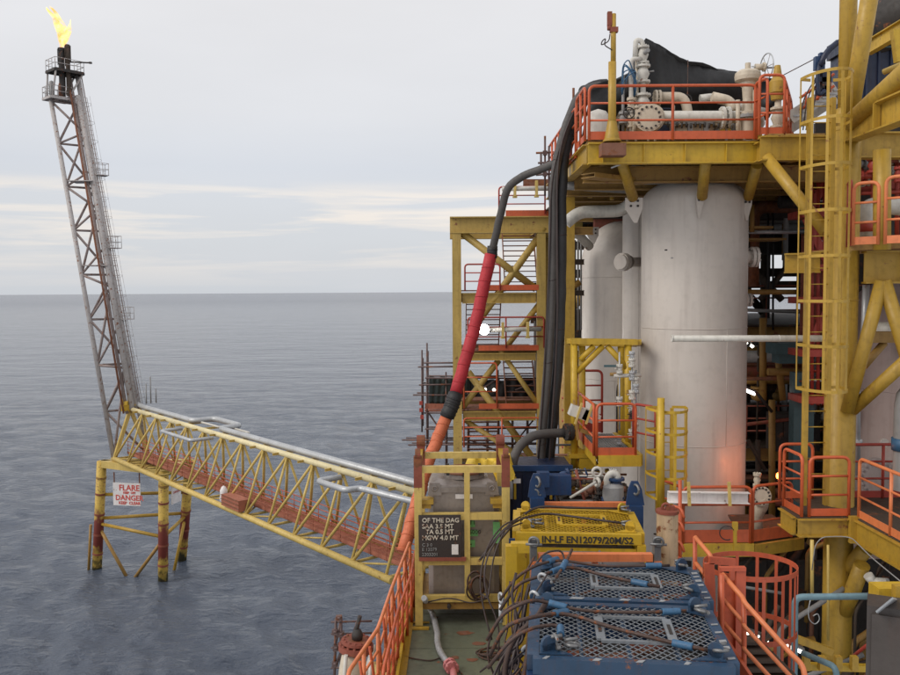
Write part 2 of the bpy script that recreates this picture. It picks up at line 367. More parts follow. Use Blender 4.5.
# ================================================================ the sea
def wave_height(x, y, cell):
    Y_ = np.hypot(x, y)
    rs = np.random.RandomState(3); h = np.zeros_like(x)
    for i in range(90):
        lam = 0.8 * (9.0 / 0.8) ** rs.rand(); th = R(205) + rs.normal() * 0.7; ph = rs.rand() * 6.283
        k = 2 * np.pi / lam; amp = 0.0125 * lam ** 0.45 * (0.5 + rs.rand())
        fade = np.clip((lam / np.maximum(cell, 1e-3) - 2.5) / 3.0, 0, 1)
        s = np.sin(k * (x * np.cos(th) + y * np.sin(th)) + ph + 0.35 * np.sin(0.11 * k * (x * np.sin(th) - y * np.cos(th)) + ph * 3))
        fade = fade * np.clip((900 - Y_) / 600, 0, 1)
        h += amp * fade * (s - 0.25 * np.cos(2 * np.arccos(np.clip(s, -1, 1))))
    return h
def build_sea():
    nr, na = 760, 560
    t = np.linspace(0, 1, nr); rr = 14 * (30000 / 14) ** (t ** 1.9 * 0.62 + t * 0.38) 
    aa = np.radians(np.linspace(-52, 44, na))
    Rg, A = np.meshgrid(rr, aa, indexing='ij'); X = Rg * np.sin(A); Y = Rg * np.cos(A)
    cell = np.maximum(np.gradient(rr)[:, None] * np.ones((1, na)), Rg * np.radians(96 / na)); H = wave_height(X, Y, cell)
    v = np.stack([X, Y, H], -1).reshape(-1, 3)
    i = np.arange(nr - 1)[:, None] * na + np.arange(na - 1)[None, :]
    q = np.stack([i, i + na, i + na + 1, i + 1], -1).reshape(-1, 4)[:, ::-1]
    me = bpy.data.meshes.new('sea'); me.vertices.add(len(v)); me.vertices.foreach_set('co', v.ravel())
    me.loops.add(q.size); me.loops.foreach_set('vertex_index', q.ravel().astype(np.int32))
    me.polygons.add(len(q)); me.polygons.foreach_set('loop_start', np.arange(0, q.size, 4, dtype=np.int32)); me.polygons.foreach_set('loop_total', np.full(len(q), 4, dtype=np.int32))
    me.polygons.foreach_set('use_smooth', np.ones(len(q), dtype=bool)); me.update(); me.validate()
    m, n, l, b = new_mat('sea_water')
    b.inputs['Base Color'].default_value = (0.068, 0.084, 0.116, 1); b.inputs['Roughness'].default_value = 0.16; b.inputs['IOR'].default_value = 1.333
    g = n.new('ShaderNodeNewGeometry')
    mp = n.new('ShaderNodeMapping'); mp.inputs['Scale'].default_value = (0.55, 1.0, 1.0); mp.inputs['Rotation'].default_value = (0, 0, R(20)); l.new(g.outputs['Position'], mp.inputs[0])
    def nz(s, d, r=0.6, v_=None):
        t_ = n.new('ShaderNodeTexNoise'); t_.inputs['Scale'].default_value = s; t_.inputs['Detail'].default_value = d; t_.inputs['Roughness'].default_value = r
        l.new(v_ or mp.outputs[0], t_.inputs['Vector']); return t_.outputs['Fac']
    b1 = n.new('ShaderNodeBump'); b1.inputs['Strength'].default_value = 1.0; b1.inputs['Distance'].default_value = 0.32; l.new(nz(1.9, 5, .6), b1.inputs['Height'])
    b2 = n.new('ShaderNodeBump'); b2.inputs['Strength'].default_value = 1.0; b2.inputs['Distance'].default_value = 0.42; l.new(nz(0.45, 4, 0.6), b2.inputs['Height']); l.new(b1.outputs[0], b2.inputs['Normal'])
    b3 = n.new('ShaderNodeBump'); b3.inputs['Strength'].default_value = 1.0; b3.inputs['Distance'].default_value = 1.0; l.new(nz(0.12, 3, 0.6), b3.inputs['Height']); l.new(b2.outputs[0], b3.inputs['Normal'])
    b4 = n.new('ShaderNodeBump'); b4.inputs['Strength'].default_value = 1.0; b4.inputs['Distance'].default_value = 3.0; l.new(nz(0.03, 3, 0.6), b4.inputs['Height']); l.new(b3.outputs[0], b4.inputs['Normal'])
    l.new(b4.outputs[0], b.inputs['Normal'])
    # wind lanes: slightly rougher and smoother patches
    mp3 = n.new('ShaderNodeMapping'); mp3.inputs['Scale'].default_value = (0.004, 0.02, 1); l.new(g.outputs['Position'], mp3.inputs[0])
    mr = n.new('ShaderNodeMapRange'); mr.inputs['From Min'].default_value = 0.35; mr.inputs['From Max'].default_value = 0.65; mr.inputs['To Min'].default_value = 0.09; mr.inputs['To Max'].default_value = 0.11
    ln = n.new('ShaderNodeVectorMath'); ln.operation = 'LENGTH'; l.new(g.outputs['Position'], ln.inputs[0])
    # waves finer than the mesh and the relief can carry far out are folded into roughness
    cr = n.new('ShaderNodeMapRange'); cr.interpolation_type = 'SMOOTHSTEP'; cr.inputs['From Min'].default_value = 150; cr.inputs['From Max'].default_value = 2500; cr.inputs['To Min'].default_value = 0.09; cr.inputs['To Max'].default_value = 0.22
    l.new(ln.outputs['Value'], cr.inputs['Value']); l.new(cr.outputs[0], b.inputs['Roughness'])
    me.materials.append(m); o = bpy.data.objects.new('sea', me); COL.objects.link(o); o['kind'] = 'structure'; o['label'] = 'grey blue sea with small wind waves reaching the horizon'
build_sea()

# ================================================================ flare bridge, its legs and the flare tower
zb, zt = 10.4, 14.7
FA = WZ(113, 458, zb); NA = WZ(390, 580, zb)               # near bottom chord, far and near ends
bu = (FA - NA); bu.z = 0; BL = bu.length; bu.normalize(); bv = Vector((bu.y, -bu.x, 0))
if bv.x < 0: bv = -bv
BW = 3.0
def bp(s, t, z): return NA + bu * s + bv * t + Z * (z - zb)   # s along from the platform, t across, z height
def bridge():
    t = thing('flare_bridge', 'long yellow steel truss bridge over the sea with rust-red walkway and pipes along its top', 'bridge', NA)
    S1 = BL; 
    obj('bottom_chord', MB().tube(bp(-.2, 0, zb), bp(S1, 0, zb), 0.20, 14), YELP, t)
    obj('bottom_chord', MB().tube(bp(-.2, BW, zb), bp(S1, BW, zb), 0.20, 14), YELP, t)
    obj('top_chord', MB().tube(bp(-.6, BW / 2, zt), bp(S1 - 0.5, BW / 2, zt), 0.19, 14), CRMY, t)
    n = 13; ds = (S1 - 0.8) / n
    for k in range(n + 1):
        s = 0.4 + k * ds; T = bp(s, BW / 2, zt)
        for side in (0, BW):
            B = bp(s, side, zb)
            obj('vertical_brace', MB().tube(B, T, 0.085, 8), YELP, t)
            if k < n:
                s2 = s + ds
                obj('diagonal_brace', MB().tube(bp(s2, side, zb), T, 0.095, 8), YELP, t)
        obj('cross_beam', MB().tube(bp(s, 0, zb), bp(s, BW, zb), 0.09, 8), YELP, t)
    for k in range(n):
        s = 0.4 + k * ds; obj('floor_brace', MB().tube(bp(s, 0 if k % 2 else BW, zb), bp(s + ds, BW if k % 2 else 0, zb), 0.06, 8), YELP, t)
    # walkway on the beams, each plank-length grating panel its own piece, kick plates and thin handrails
    pn = 26; pl = (S1 - 1) / pn
    for k in range(pn):
        s = 0.5 + (k + 0.5) * pl
        m = MB(); c = bp(s, 1.75, zb + 0.30); m.boxf(c, bu * (pl / 2 - 0.02), bv * 0.62, Z * 0.02)
        for j in range(-5, 6): m.boxf(c + bv * j * 0.11 + Z * 0.03, bu * (pl / 2 - 0.02), bv * 0.008, Z * 0.012)
        obj('walkway_panel', m, WLK, t)
    for off in (1.1, 2.4):
        for hh in (0.45, 0.8, 1.15):
            obj('walkway_rail', MB().tube(bp(0, off, zb + 0.3 + hh), bp(S1 - .5, off, zb + 0.3 + hh), 0.028, 6), WLK if off < 2 else ORG, t)
        obj('kick_plate', MB().beam(bp(0, off, zb + 0.45), bp(S1 - .5, off, zb + 0.45), 0.012, 0.2), WLK, t)
        for k in range(28): obj('rail_post', MB().tube(bp(0.3 + k * (S1 - 1) / 27, off, zb + 0.3), bp(0.3 + k * (S1 - 1) / 27, off, zb + 1.45), 0.024, 6), WLK if off < 2 else ORG, t)
    obj('kick_strip', MB().beam(bp(0, 2.55, zb + 0.42), bp(S1 - .5, 2.55, zb + 0.42), 0.05, 0.16), ORGP, t)
    # outriggers on the top chord that carry the two flare lines
    for k in range(n + 1):
        s = 0.4 + k * ds + 0.9
        if s < S1 - 1: obj('pipe_support', MB().ibeam(bp(s, 0.9, zt - 0.02), bp(s, 3.1, zt - 0.02), 0.12, 0.16, 0.015), YELP, t)
    # node gussets
    for k in range(n + 1):
        s = 0.4 + k * ds; obj('gusset', MB().box(bp(s, BW / 2, zt - 0.18), (0.07, 0.3, 0.30), Matrix.Rotation(math.atan2(bu.y, bu.x), 3, 'Z')), YELP, t)
    # end frame in bright yellow at the flare end
    obj('end_frame', MB().beam(bp(S1 - .6, .7, zt + .15), bp(S1 - .6, 2.3, zt + .15), 0.5, 0.55).beam(bp(S1 - 1.0, .9, zt + 0.6), bp(S1 + .1, 1.6, zt + 0.6), .25, .3).beam(bp(S1 - .1, 1.0, zt - .2), bp(S1 - .1, 1.0, zt + .9), .3, .3), YELB, t)
    obj('end_frame', MB().beam(bp(S1 - .4, 0, zb), bp(S1 - .4, BW / 2, zt), 0.3, 0.3).beam(bp(S1 - .4, BW, zb), bp(S1 - .4, BW / 2, zt), 0.3, 0.3), YELP, t)
    return t
BR = bridge()
# flare lines on top
def fl(s, tt, z): return bp(s, tt, z)
top('flare_line', MB().pipe([fl(-6, 2.1, zt + .25), fl(13.5, 2.1, zt + .25), fl(18.5, 2.1, zt + .25), fl(24.6, 2.1, zt + .25), fl(24.6, 3.9, zt + .25), fl(29.4, 3.9, zt + .25), fl(29.4, 2.15, zt + .25), fl(BL - 1.4, 2.15, zt + .25), fl(BL + .3, 2.1, zt + .5)], 0.21, 14, 0.7), GRP,
    'thick grey flare pipe on top of the bridge with a square expansion loop', 'pipe')
top('vent_line', MB().pipe([fl(-5, 1.0, zt - .15), fl(3.0, 0.2, zt - .15), fl(3.0, -0.6, zt - .15), fl(6.0, -0.6, zt - .15), fl(6.0, .9, zt - .15)], 0.17, 12, 0.4), GRP,
    'short grey pipe loop beside the platform end of the bridge', 'pipe')
top('vent_line', MB().pipe([fl(23.0, 0.9, zt - .12), fl(23.0, -0.75, zt - .12), fl(28.6, -0.75, zt - .12), fl(28.6, 0.9, zt - .12)], 0.13, 12, 0.35), GRP,
    'small grey pipe loop over the sea side of the bridge near the flare tower', 'pipe')
top('small_line', MB().pipe([fl(-5, 2.75, zt + .1), fl(22, 2.75, zt + .1), fl(22, 3.3, zt + .1), fl(26, 3.3, zt + .1), fl(26, 2.75, zt + .1), fl(BL - 1, 2.75, zt + .1)], 0.085, 8, 0.25), WHT,
    'thin pale pipe running beside the thick grey flare pipe on the bridge', 'pipe')
# a white wrapped bundle and a rusty box lashed to the bridge
pb = bp(17.7, 0.05, zb + .2)
t = thing('equipment_box', 'rust-brown crate lashed to the near edge of the flare bridge walkway', 'crate', pb)
obj('crate_body', MB().beam(pb - bu * 1.3 + Z * .45, pb + bu * 1.3 + Z * .45, .8, .75), WLK, t)
for i in range(6): obj('slat', MB().beam(pb - bu * 1.32 - bv * .42 + Z * (.13 + i * .13), pb + bu * 1.32 - bv * .42 + Z * (.13 + i * .13), .03, .07), RST if i % 2 else WLK, t)
m = MB(); 
m.loft([(0.02, 0), (.22, .05), (.30, .3), (.24, .6), (.27, .85), (.15, 1.1), (.02, 1.2)], pb + bu * 1.6 + Z * .1 - bv * .1, n=10)
top('wrapped_bundle', m, SIGN, 'small white wrapped bundle beside the rust-brown crate on the bridge', 'bundle')

# ---- the legs standing in the sea
def sea_legs():
    A0, B0, C0 = WZ(97, 569, 0), WZ(163, 581, 0), WZ(182, 560, 0)
    t = thing('bridge_tripod', 'three-legged yellow and rust-red steel stand in the sea carrying the far end of the bridge', 'steel tripod', (A0 + B0 + C0) / 3)
    ztop = 9.75
    tops = []
    LEGM = leg_mat()
    for P, (tx, ty) in zip((A0, B0, C0), ((100, 470), (159, 479), (176, 484))):
        d = ray(tx, ty); T = CAM + d * ((ztop - CAM.z) / d.z)
        T = P + (T - P) * 0.0 + Vector(((T - P).x * 0.6, (T - P).y * 0.3, ztop - P.z)); tops.append(T)
        dn = (P - T).normalized(); a = P + dn * 2.5
        obj('leg', MB().tube(T + Z * .3, a, 0.42, 18), LEGM, t)
        for zz in (8.6, 7.1, 5.2, 3.3, 1.5):
            k = (T.z - zz) / (T.z - a.z); c = T + (a - T) * k
            obj('leg_band', MB().lathe([(.42, -.09), (.45, -.08), (.45, .08), (.42, .09)], c, dn, 18, False), RSTR if zz < 8 else OCH, t)
    def on(i, z):
        P = (A0, B0, C0)[i]; T = tops[i]; k = z / ztop; return P + (T - P) * k
    for i, j, z1, z2 in ((0, 1, 4.3, 4.0), (1, 2, 4.0, 4.6), (0, 2, 4.8, 4.9), (0, 2, 7.0, 7.0)):
        obj('brace', MB().tube(on(i, z1), on(j, z2), 0.15, 10), YEL, t)
    mid = (on(0, -.6) + on(1, -.6)) / 2
    obj('diagonal_brace', MB().tube(on(0, 4.0), mid, 0.15, 10), OCH, t); obj('diagonal_brace', MB().tube(on(1, 3.8), mid + Vector((.3, -.2, 0)), 0.15, 10), OCH, t)
    obj('diagonal_brace', MB().tube(on(2, 4.6), on(1, -.8) * .5 + on(2, -.8) * .5, 0.14, 10), YEL, t)
    for i in range(3): obj('cap_beam', MB().beam(tops[i] + Z * .12, tops[(i + 1) % 3] + Z * .12, .6, .62), YELP, t)
    obj('cap_plate', MB().beam(tops[0] * .35 + tops[1] * .65 + Z * .3, tops[2] + Z * .3, 2.0, .2), RST, t)
    # boat-side pile guide
    obj('guide_tube', MB().tube(on(0, 4.2) + Vector((-.75, 0, 0)), on(0, -1) + Vector((-.75, 0, 0)), .13, 8), OCH, t)
    # rust stained notice plates hang below the cap beams
    s0, s1 = W(113, 483, on(0, 8).y - 1.6), W(143, 485, on(0, 8).y - 2.1)
    r_ = (s1 - s0); r_.z = 0; r_.normalize(); wd = 2.6; c = s0 + r_ * wd / 2 - Z * 0.95; nn = r_.cross(Z)
    sg = thing('warning_sign', 'large rust-stained white board with red DANGER lettering between the sea legs', 'sign', c)
    obj('sign_plate', MB().boxf(c, r_ * wd / 2, Z * 1.0, nn * .03), SIGN, sg)
    for (s, dz, sz) in (('FLARE', .34, .72), ('KEEP  OFF', .06, .26), ('DANGER', -.52, .66), ('KEEP  CLEAR', -.88, .36)):
        text_mesh(s, sz, c + nn * .05 + Z * dz + r_ * .25, r_, Z, LETR, sg, align='CENTER', bold=.012)
    for k in (-1, 1): obj('bracket', MB().beam(c + r_ * k * 1.2 + Z * 1.0 - nn * .04, c + r_ * k * 1.2 + Z * 1.9 - nn * .04, .08, .08), RST, sg)
    p = on(1, 7.6); q = on(2, 7.6); r2 = (q - p).normalized(); c2 = (p + q) / 2 + Vector((.15, -.4, -0.0)); n2 = r2.cross(Z)
    sg2 = thing('warning_sign', 'smaller white notice board seen edge-on between the two right sea legs', 'sign', c2)
    obj('sign_plate', MB().boxf(c2, r2 * .75, Z * .9, n2 * .03), SIGN, sg2); text_mesh('DANGER', .3, c2 + n2 * .05, r2, Z, LETR, sg2, align='CENTER')
    obj('bracket', MB().beam(c2 + Z * .9, c2 + Z * 1.8, .08, .08), RST, sg2)
def leg_mat():
    """yellow paint that has rusted to red in the splash band, marine growth at the foot"""
    m = paint('sea_leg_paint', (0.60, 0.40, 0.07), 0.5, 0.6, .6, 1.6); n, l = m.node_tree.nodes, m.node_tree.links; b = n['Principled BSDF']
    src = b.inputs['Base Color'].links[0].from_socket
    g = n.new('ShaderNodeNewGeometry'); sp = n.new('ShaderNodeSeparateXYZ'); l.new(g.outputs['Position'], sp.inputs[0])
    nz = n.new('ShaderNodeTexNoise'); nz.inputs['Scale'].default_value = 1.6; nz.inputs['Detail'].default_value = 6; l.new(g.outputs['Position'], nz.inputs['Vector'])
    ad = n.new('ShaderNodeMath'); ad.operation = 'MULTIPLY_ADD'; l.new(nz.outputs['Fac'], ad.inputs[0]); ad.inputs[1].default_value = 3.6; l.new(sp.outputs['Z'], ad.inputs[2])
    cr = n.new('ShaderNodeValToRGB'); e = cr.color_ramp.elements; e.new(.5); e.new(.5); e.new(.5); e.new(.5)
    for el, (p, c) in zip(e, ((0, (0, 0, 0)), (.33, (0, 0, 0)), (.40, (1, 1, 1)), (.64, (1, 1, 1)), (.74, (0, 0, 0)), (1, (0, 0, 0)))): el.position = p; el.color = (*c, 1)
    dv = n.new('ShaderNodeMath'); dv.operation = 'MULTIPLY'; dv.inputs[1].default_value = .1; l.new(ad.outputs[0], dv.inputs[0]); l.new(dv.outputs[0], cr.inputs[0])
    mx = n.new('ShaderNodeMix'); mx.data_type = 'RGBA'; l.new(cr.outputs[0], mx.inputs['Factor']); l.new(src, mx.inputs['A']); mx.inputs['B'].default_value = (.17, .03, .018, 1)
    gr = n.new('ShaderNodeMapRange'); gr.inputs['From Min'].default_value = 2.8; gr.inputs['From Max'].default_value = 2.2; l.new(ad.outputs[0], gr.inputs['Value'])
    m2 = n.new('ShaderNodeMix'); m2.data_type = 'RGBA'; l.new(gr.outputs[0], m2.inputs['Factor']); l.new(mx.outputs['Result'], m2.inputs['A']); m2.inputs['B'].default_value = (.06, .05, .015, 1)
    l.new(m2.outputs['Result'], b.inputs['Base Color']); return m
sea_legs()

# ---- the flare tower: three chords, leaning away from the platform
def flare_tower():
    b1, b2, b3 = bp(BL - .2, 0, zb), bp(BL - .2, BW, zb), bp(BL - .9, BW / 2, zt)
    yT = b1.y + 6.5
    tl = W(51, 101, yT - .3); tr = W(78, 96, yT + .6)
    vv = bv * 0.9
    t1 = tl; t2 = tl + bv * 2.4; t3 = Vector((tr.x, tr.y, tr.z))
    t = thing('flare_tower', 'tall leaning lattice flare tower of grey and brown rusty steel above the sea', 'flare tower', (b1 + b2 + b3) / 3)
    chords = ((b1, t1, .20), (b2, t2, .20), (b3, t3, .25))
    for a, b, r in chords: obj('leg', MB().tube(a, b, r, 14), FLR, t)
    n = 8
    def at(i, k): a, b, _ = chords[i]; return a + (b - a) * (k / n)
    for k in range(n + 1):
        for i, j in ((0, 1), (1, 2), (2, 0)):
            if k: obj('horizontal_brace', MB().tube(at(i, k), at(j, k), 0.10, 8), FLB, t)
            if k < n:
                a, b = (at(i, k), at(j, k + 1)) if k % 2 else (at(j, k), at(i, k + 1))
                obj('diagonal_brace', MB().tube(a, b, 0.11, 8), FLB, t)
    ax = (t3 - b3).normalized()
    side = bv; back = side.cross(ax).normalized()
    if back.dot(bu) > 0: back = -back
    # flare riser and smaller lines clipped along the upper chord
    for o1, o2, r, mt in ((.42, -.15, .24, FLR), (-.45, -.2, .14, FLB), (.80, .0, .05, FLB), (-.8, 0, .09, RST)):
        obj('riser', MB().pipe([b3 + side * o1 + back * o2 - ax * .3, t3 + side * o1 * .8 + back * o2 + ax * 2.2], r, 12), mt, t)
    # side ladder with rest stages up the right face
    L0, L1 = b3 + side * .8 - back * .1, t3 + side * .62 - back * .1
    for s in (-.22, .22): obj('ladder_stringer', MB().tube(L0 + side * s, L1 + side * s, .028, 6), FLR, t)
    NL = 64; rr = None
    for k in range(NL):
        p = L0 + (L1 - L0) * k / (NL - 1); obj('ladder_rung', MB().tube(p - side * .22, p + side * .22, .02, 5), FLR, t)
    NH = 16
    for k in range(NH):
        p = L0 + (L1 - L0) * (k + .5) / NH
        obj('ladder_hoop', MB().torus(p + back * .35, ax, .36, .013, 12, 5), FLR, t)
    for q in (0, 2.1, 4.2):
        d = (side * math.cos(q) + back * math.sin(q)) * .38 + back * .35
        obj('cage_strip', MB().tube(L0 + d, L1 + d, .012, 5), FLR, t)
    for k in (2.2, 4.0, 5.9):
        for z_ in (0,):
            c = at(2, k) + side * .9 - back * .1
            rx = Matrix.Rotation(math.atan2(bv.y, bv.x), 3, 'Z')
            m = MB().box(c, (1.1, 1.1, .06), rx); obj('rest_platform', m, FLR, t)
            m = MB()
            for hh in (.55, 1.1):
                P = [c + rx @ Vector((x, y, hh)) for x, y in ((-.5, -.5), (.53, -.5), (.53, .5), (-.5, .5))]
                m.pipe(P + [P[0]], .028, 6)
            for x, y in ((-.5, -.5), (.53, -.5), (.53, .5), (-.5, .5), (0, -.5)): m.tube(c + rx @ Vector((x, y, 0)), c + rx @ Vector((x, y, 1.1)), .028, 6)
            obj('rest_platform_rail', m, FLR, t)
    # inner small stages
    for k in (4, 6):
        c = (at(0, k) + at(1, k) + at(2, k)) / 3; obj('grating_stage', MB().box(c, (2.2, 1.8, .08)), FLR, t)
    # small instrument posts at the foot
    for j, (x, h) in enumerate(((1.6, 1.8), (2.1, 2.4), (2.7, 1.3))):
        p = b3 + side * x * .8 + Z * .4; obj('instrument_post', MB().tube(p, p + Z * h, .06, 6), GRY, t)
    # top stages
    up = [t1, t2, t3]; c = (t1 + t2 + t3) / 3; rx = Matrix.Rotation(math.atan2(bv.y, bv.x) + .15, 3, 'Z')
    cU = W(65, 72, c.y); cL = W(58, 98.5, c.y - .2)
    def stage(c, sx, sy, nm):
        m = MB().box(c, (sx, sy, .12), rx)
        for x in (-1, 1): m.beam(c + rx @ Vector((x * sx / 2, -sy / 2, -.12)), c + rx @ Vector((x * sx / 2, sy / 2, -.12)), .15, .2)
        for y in (-1, 0, 1): m.beam(c + rx @ Vector((-sx / 2, y * sy / 2 * .99, -.12)), c + rx @ Vector((sx / 2, y * sy / 2 * .99, -.12)), .15, .2)
        obj(nm, m, DRK if nm == 'top_deck' else FLR, t); m = MB(); Q = [(-sx / 2, -sy / 2), (sx / 2, -sy / 2), (sx / 2, sy / 2), (-sx / 2, sy / 2)]
        for hh in (.5, 1.0): P = [c + rx @ Vector((x, y, hh)) for x, y in Q]; m.pipe(P + [P[0]], .03, 6)
        for (x0, y0), (x1, y1) in zip(Q, Q[1:] + Q[:1]):
            for f in (0, .33, .66): m.tube(c + rx @ Vector((x0 + (x1 - x0) * f, y0 + (y1 - y0) * f, 0)), c + rx @ Vector((x0 + (x1 - x0) * f, y0 + (y1 - y0) * f, 1.0)), .03, 6)
        obj(nm + '_rail', m, FLR, t)
    stage(cU, 2.7, 2.0, 'top_deck'); stage(cL, 2.1, 1.8, 'lower_deck')
    for x, y in ((-1.25, -.9), (1.25, -.9), (1.25, .9), (-1.25, .9)):
        a = cU + rx @ Vector((x, y, -.2)); b = cL + rx @ Vector((x * .62 if x < 0 else x * .45, y * .7, .0 if x < 0 else -.2))
        obj('deck_strut', MB().tube(a, b, .09, 8), FLR, t)
    for x in (-.7, 0.2): obj('pilot_tank', MB().loft([(.02, 0), (.22, .05), (.25, .3), (.25, 1.1), (.2, 1.3), (.02, 1.4)], cL + rx @ Vector((x, -.3, .1)), n=14), GRY if x < 0 else RST, t)
    # flare tips
    p1 = W(62, 70, c.y - .2); 
    tips = []
    for x, h, r, mt in ((0, 2.05, .29, DRK), (.58, 2.35, .20, DKP)):
        q = p1 + Vector((x, 0, 0)); m = MB().lathe([(0, -2.4), (r, -2.4), (r, h - .3), (r * 1.15, h - .28), (r * 1.15, h - .05), (r * .95, h), (r * .8, h - .1), (r * .8, h - .5), (0, h - .5)], q, Z, 18)
        for k in range(6):
            a = k * math.pi / 3; m.tube(q + Vector((math.cos(a) * (r + .08), math.sin(a) * (r + .08), h - 1.6)), q + Vector((math.cos(a) * (r + .08), math.sin(a) * (r + .08), h - .1)), .03, 5)
        obj('flare_tip', m, mt, t)
    q = p1 + Vector((.6, 0, .75)); obj('ignition_arm', MB().tube(q, q + Vector((2.1, 0, -.1)), .07, 8).box(q + Vector((2.1, 0, -.1)), (.25, .2, .16)), DRK, t)
    # flame
    f0 = p1 + Vector((.0, 0, 2.0)); 
    m, n, l, b = new_mat('flare_flame')
    b.inputs['Base Color'].default_value = (0, 0, 0, 1); b.inputs['Roughness'].default_value = 1
    tc = n.new('ShaderNodeTexCoord'); nz = n.new('ShaderNodeTexNoise'); nz.inputs['Scale'].default_value = 1.1; nz.inputs['Detail'].default_value = 5; nz.inputs['Distortion'].default_value = .8; l.new(tc.outputs['Object'], nz.inputs['Vector'])
    cr = n.new('ShaderNodeValToRGB'); e = cr.color_ramp.elements; e[0].position = .38; e[0].color = (1.0, .42, .10, 1); e[1].position = .62; e[1].color = (1.0, .80, .33, 1); l.new(nz.outputs['Fac'], cr.inputs[0])
    em = n.new('ShaderNodeEmission'); em.inputs['Strength'].default_value = 1.7; l.new(cr.outputs[0], em.inputs['Color'])
    tr = n.new('ShaderNodeBsdfTransparent'); ms = n.new('ShaderNodeMixShader')
    lw = n.new('ShaderNodeLayerWeight'); lw.inputs['Blend'].default_value = .38
    mr = n.new('ShaderNodeMapRange'); mr.inputs['From Min'].default_value = .05; mr.inputs['From Max'].default_value = .75; mr.inputs['To Min'].default_value = .88; mr.inputs['To Max'].default_value = 0.0; l.new(lw.outputs['Facing'], mr.inputs['Value'])
    n2 = n.new('ShaderNodeTexNoise'); n2.inputs['Scale'].default_value = 2.0; n2.inputs['Detail'].default_value = 5; n2.inputs['Distortion'].default_value = 1.0; l.new(tc.outputs['Object'], n2.inputs['Vector'])
    m2 = n.new('ShaderNodeMapRange'); m2.inputs['From Min'].default_value = .40; m2.inputs['From Max'].default_value = .54; m2.inputs['To Min'].default_value = .12; l.new(n2.outputs['Fac'], m2.inputs['Value'])
    mm_ = n.new('ShaderNodeMath'); mm_.operation = 'MULTIPLY'; l.new(mr.outputs[0], mm_.inputs[0]); l.new(m2.outputs[0], mm_.inputs[1]); l.new(mm_.outputs[0], ms.inputs['Fac']); l.new(tr.outputs[0], ms.inputs[1]); l.new(em.outputs[0], ms.inputs[2]); l.new(ms.outputs[0], n['Material Output'].inputs['Surface'])
    fl_ = thing('gas_flame', 'yellow orange gas flame burning at the top of the flare tower', 'flame', f0)
    r3 = random.Random(5)
    def tongue(base, pts, rad):
        mm = MB(); vs = []; N = 16; K = len(pts)
        for i, (x, z) in enumerate(pts):
            for j in range(N):
                a = 2 * math.pi * j / N; rr_ = rad[i] * (1 + .22 * math.sin(3 * a + i * 1.3) + .12 * r3.random())
                vs.append(base + Vector((x + math.cos(a) * rr_, math.sin(a) * rr_ * .8, z + .12 * math.sin(2 * a + i))))
        fs = [(i * N + j, i * N + (j + 1) % N, (i + 1) * N + (j + 1) % N, (i + 1) * N + j) for i in range(K - 1) for j in range(N)]
        mm.add(vs, fs, True); o = obj('flame_tongue', mm, m, fl_)
        sb = o.modifiers.new('s', 'SUBSURF'); sb.levels = 2; sb.render_levels = 2
    tongue(f0, [(0, 0), (.1, .3), (.3, .8), (.35, 1.4), (.15, 2.0), (-.15, 2.5), (-.3, 3.0), (-.6, 3.5), (-1.0, 3.9)], [.18, .34, .52, .60, .52, .36, .22, .12, .03])
    tongue(f0, [(.2, .3), (.5, .9), (.75, 1.5), (.85, 2.1), (.95, 2.6)], [.1, .26, .28, .15, .03])
    tongue(f0, [(-.05, .8), (-.25, 1.6), (-.35, 2.3), (-.5, 2.9), (-.95, 3.35), (-1.3, 3.75)], [.12, .26, .28, .20, .14, .03])
flare_tower()

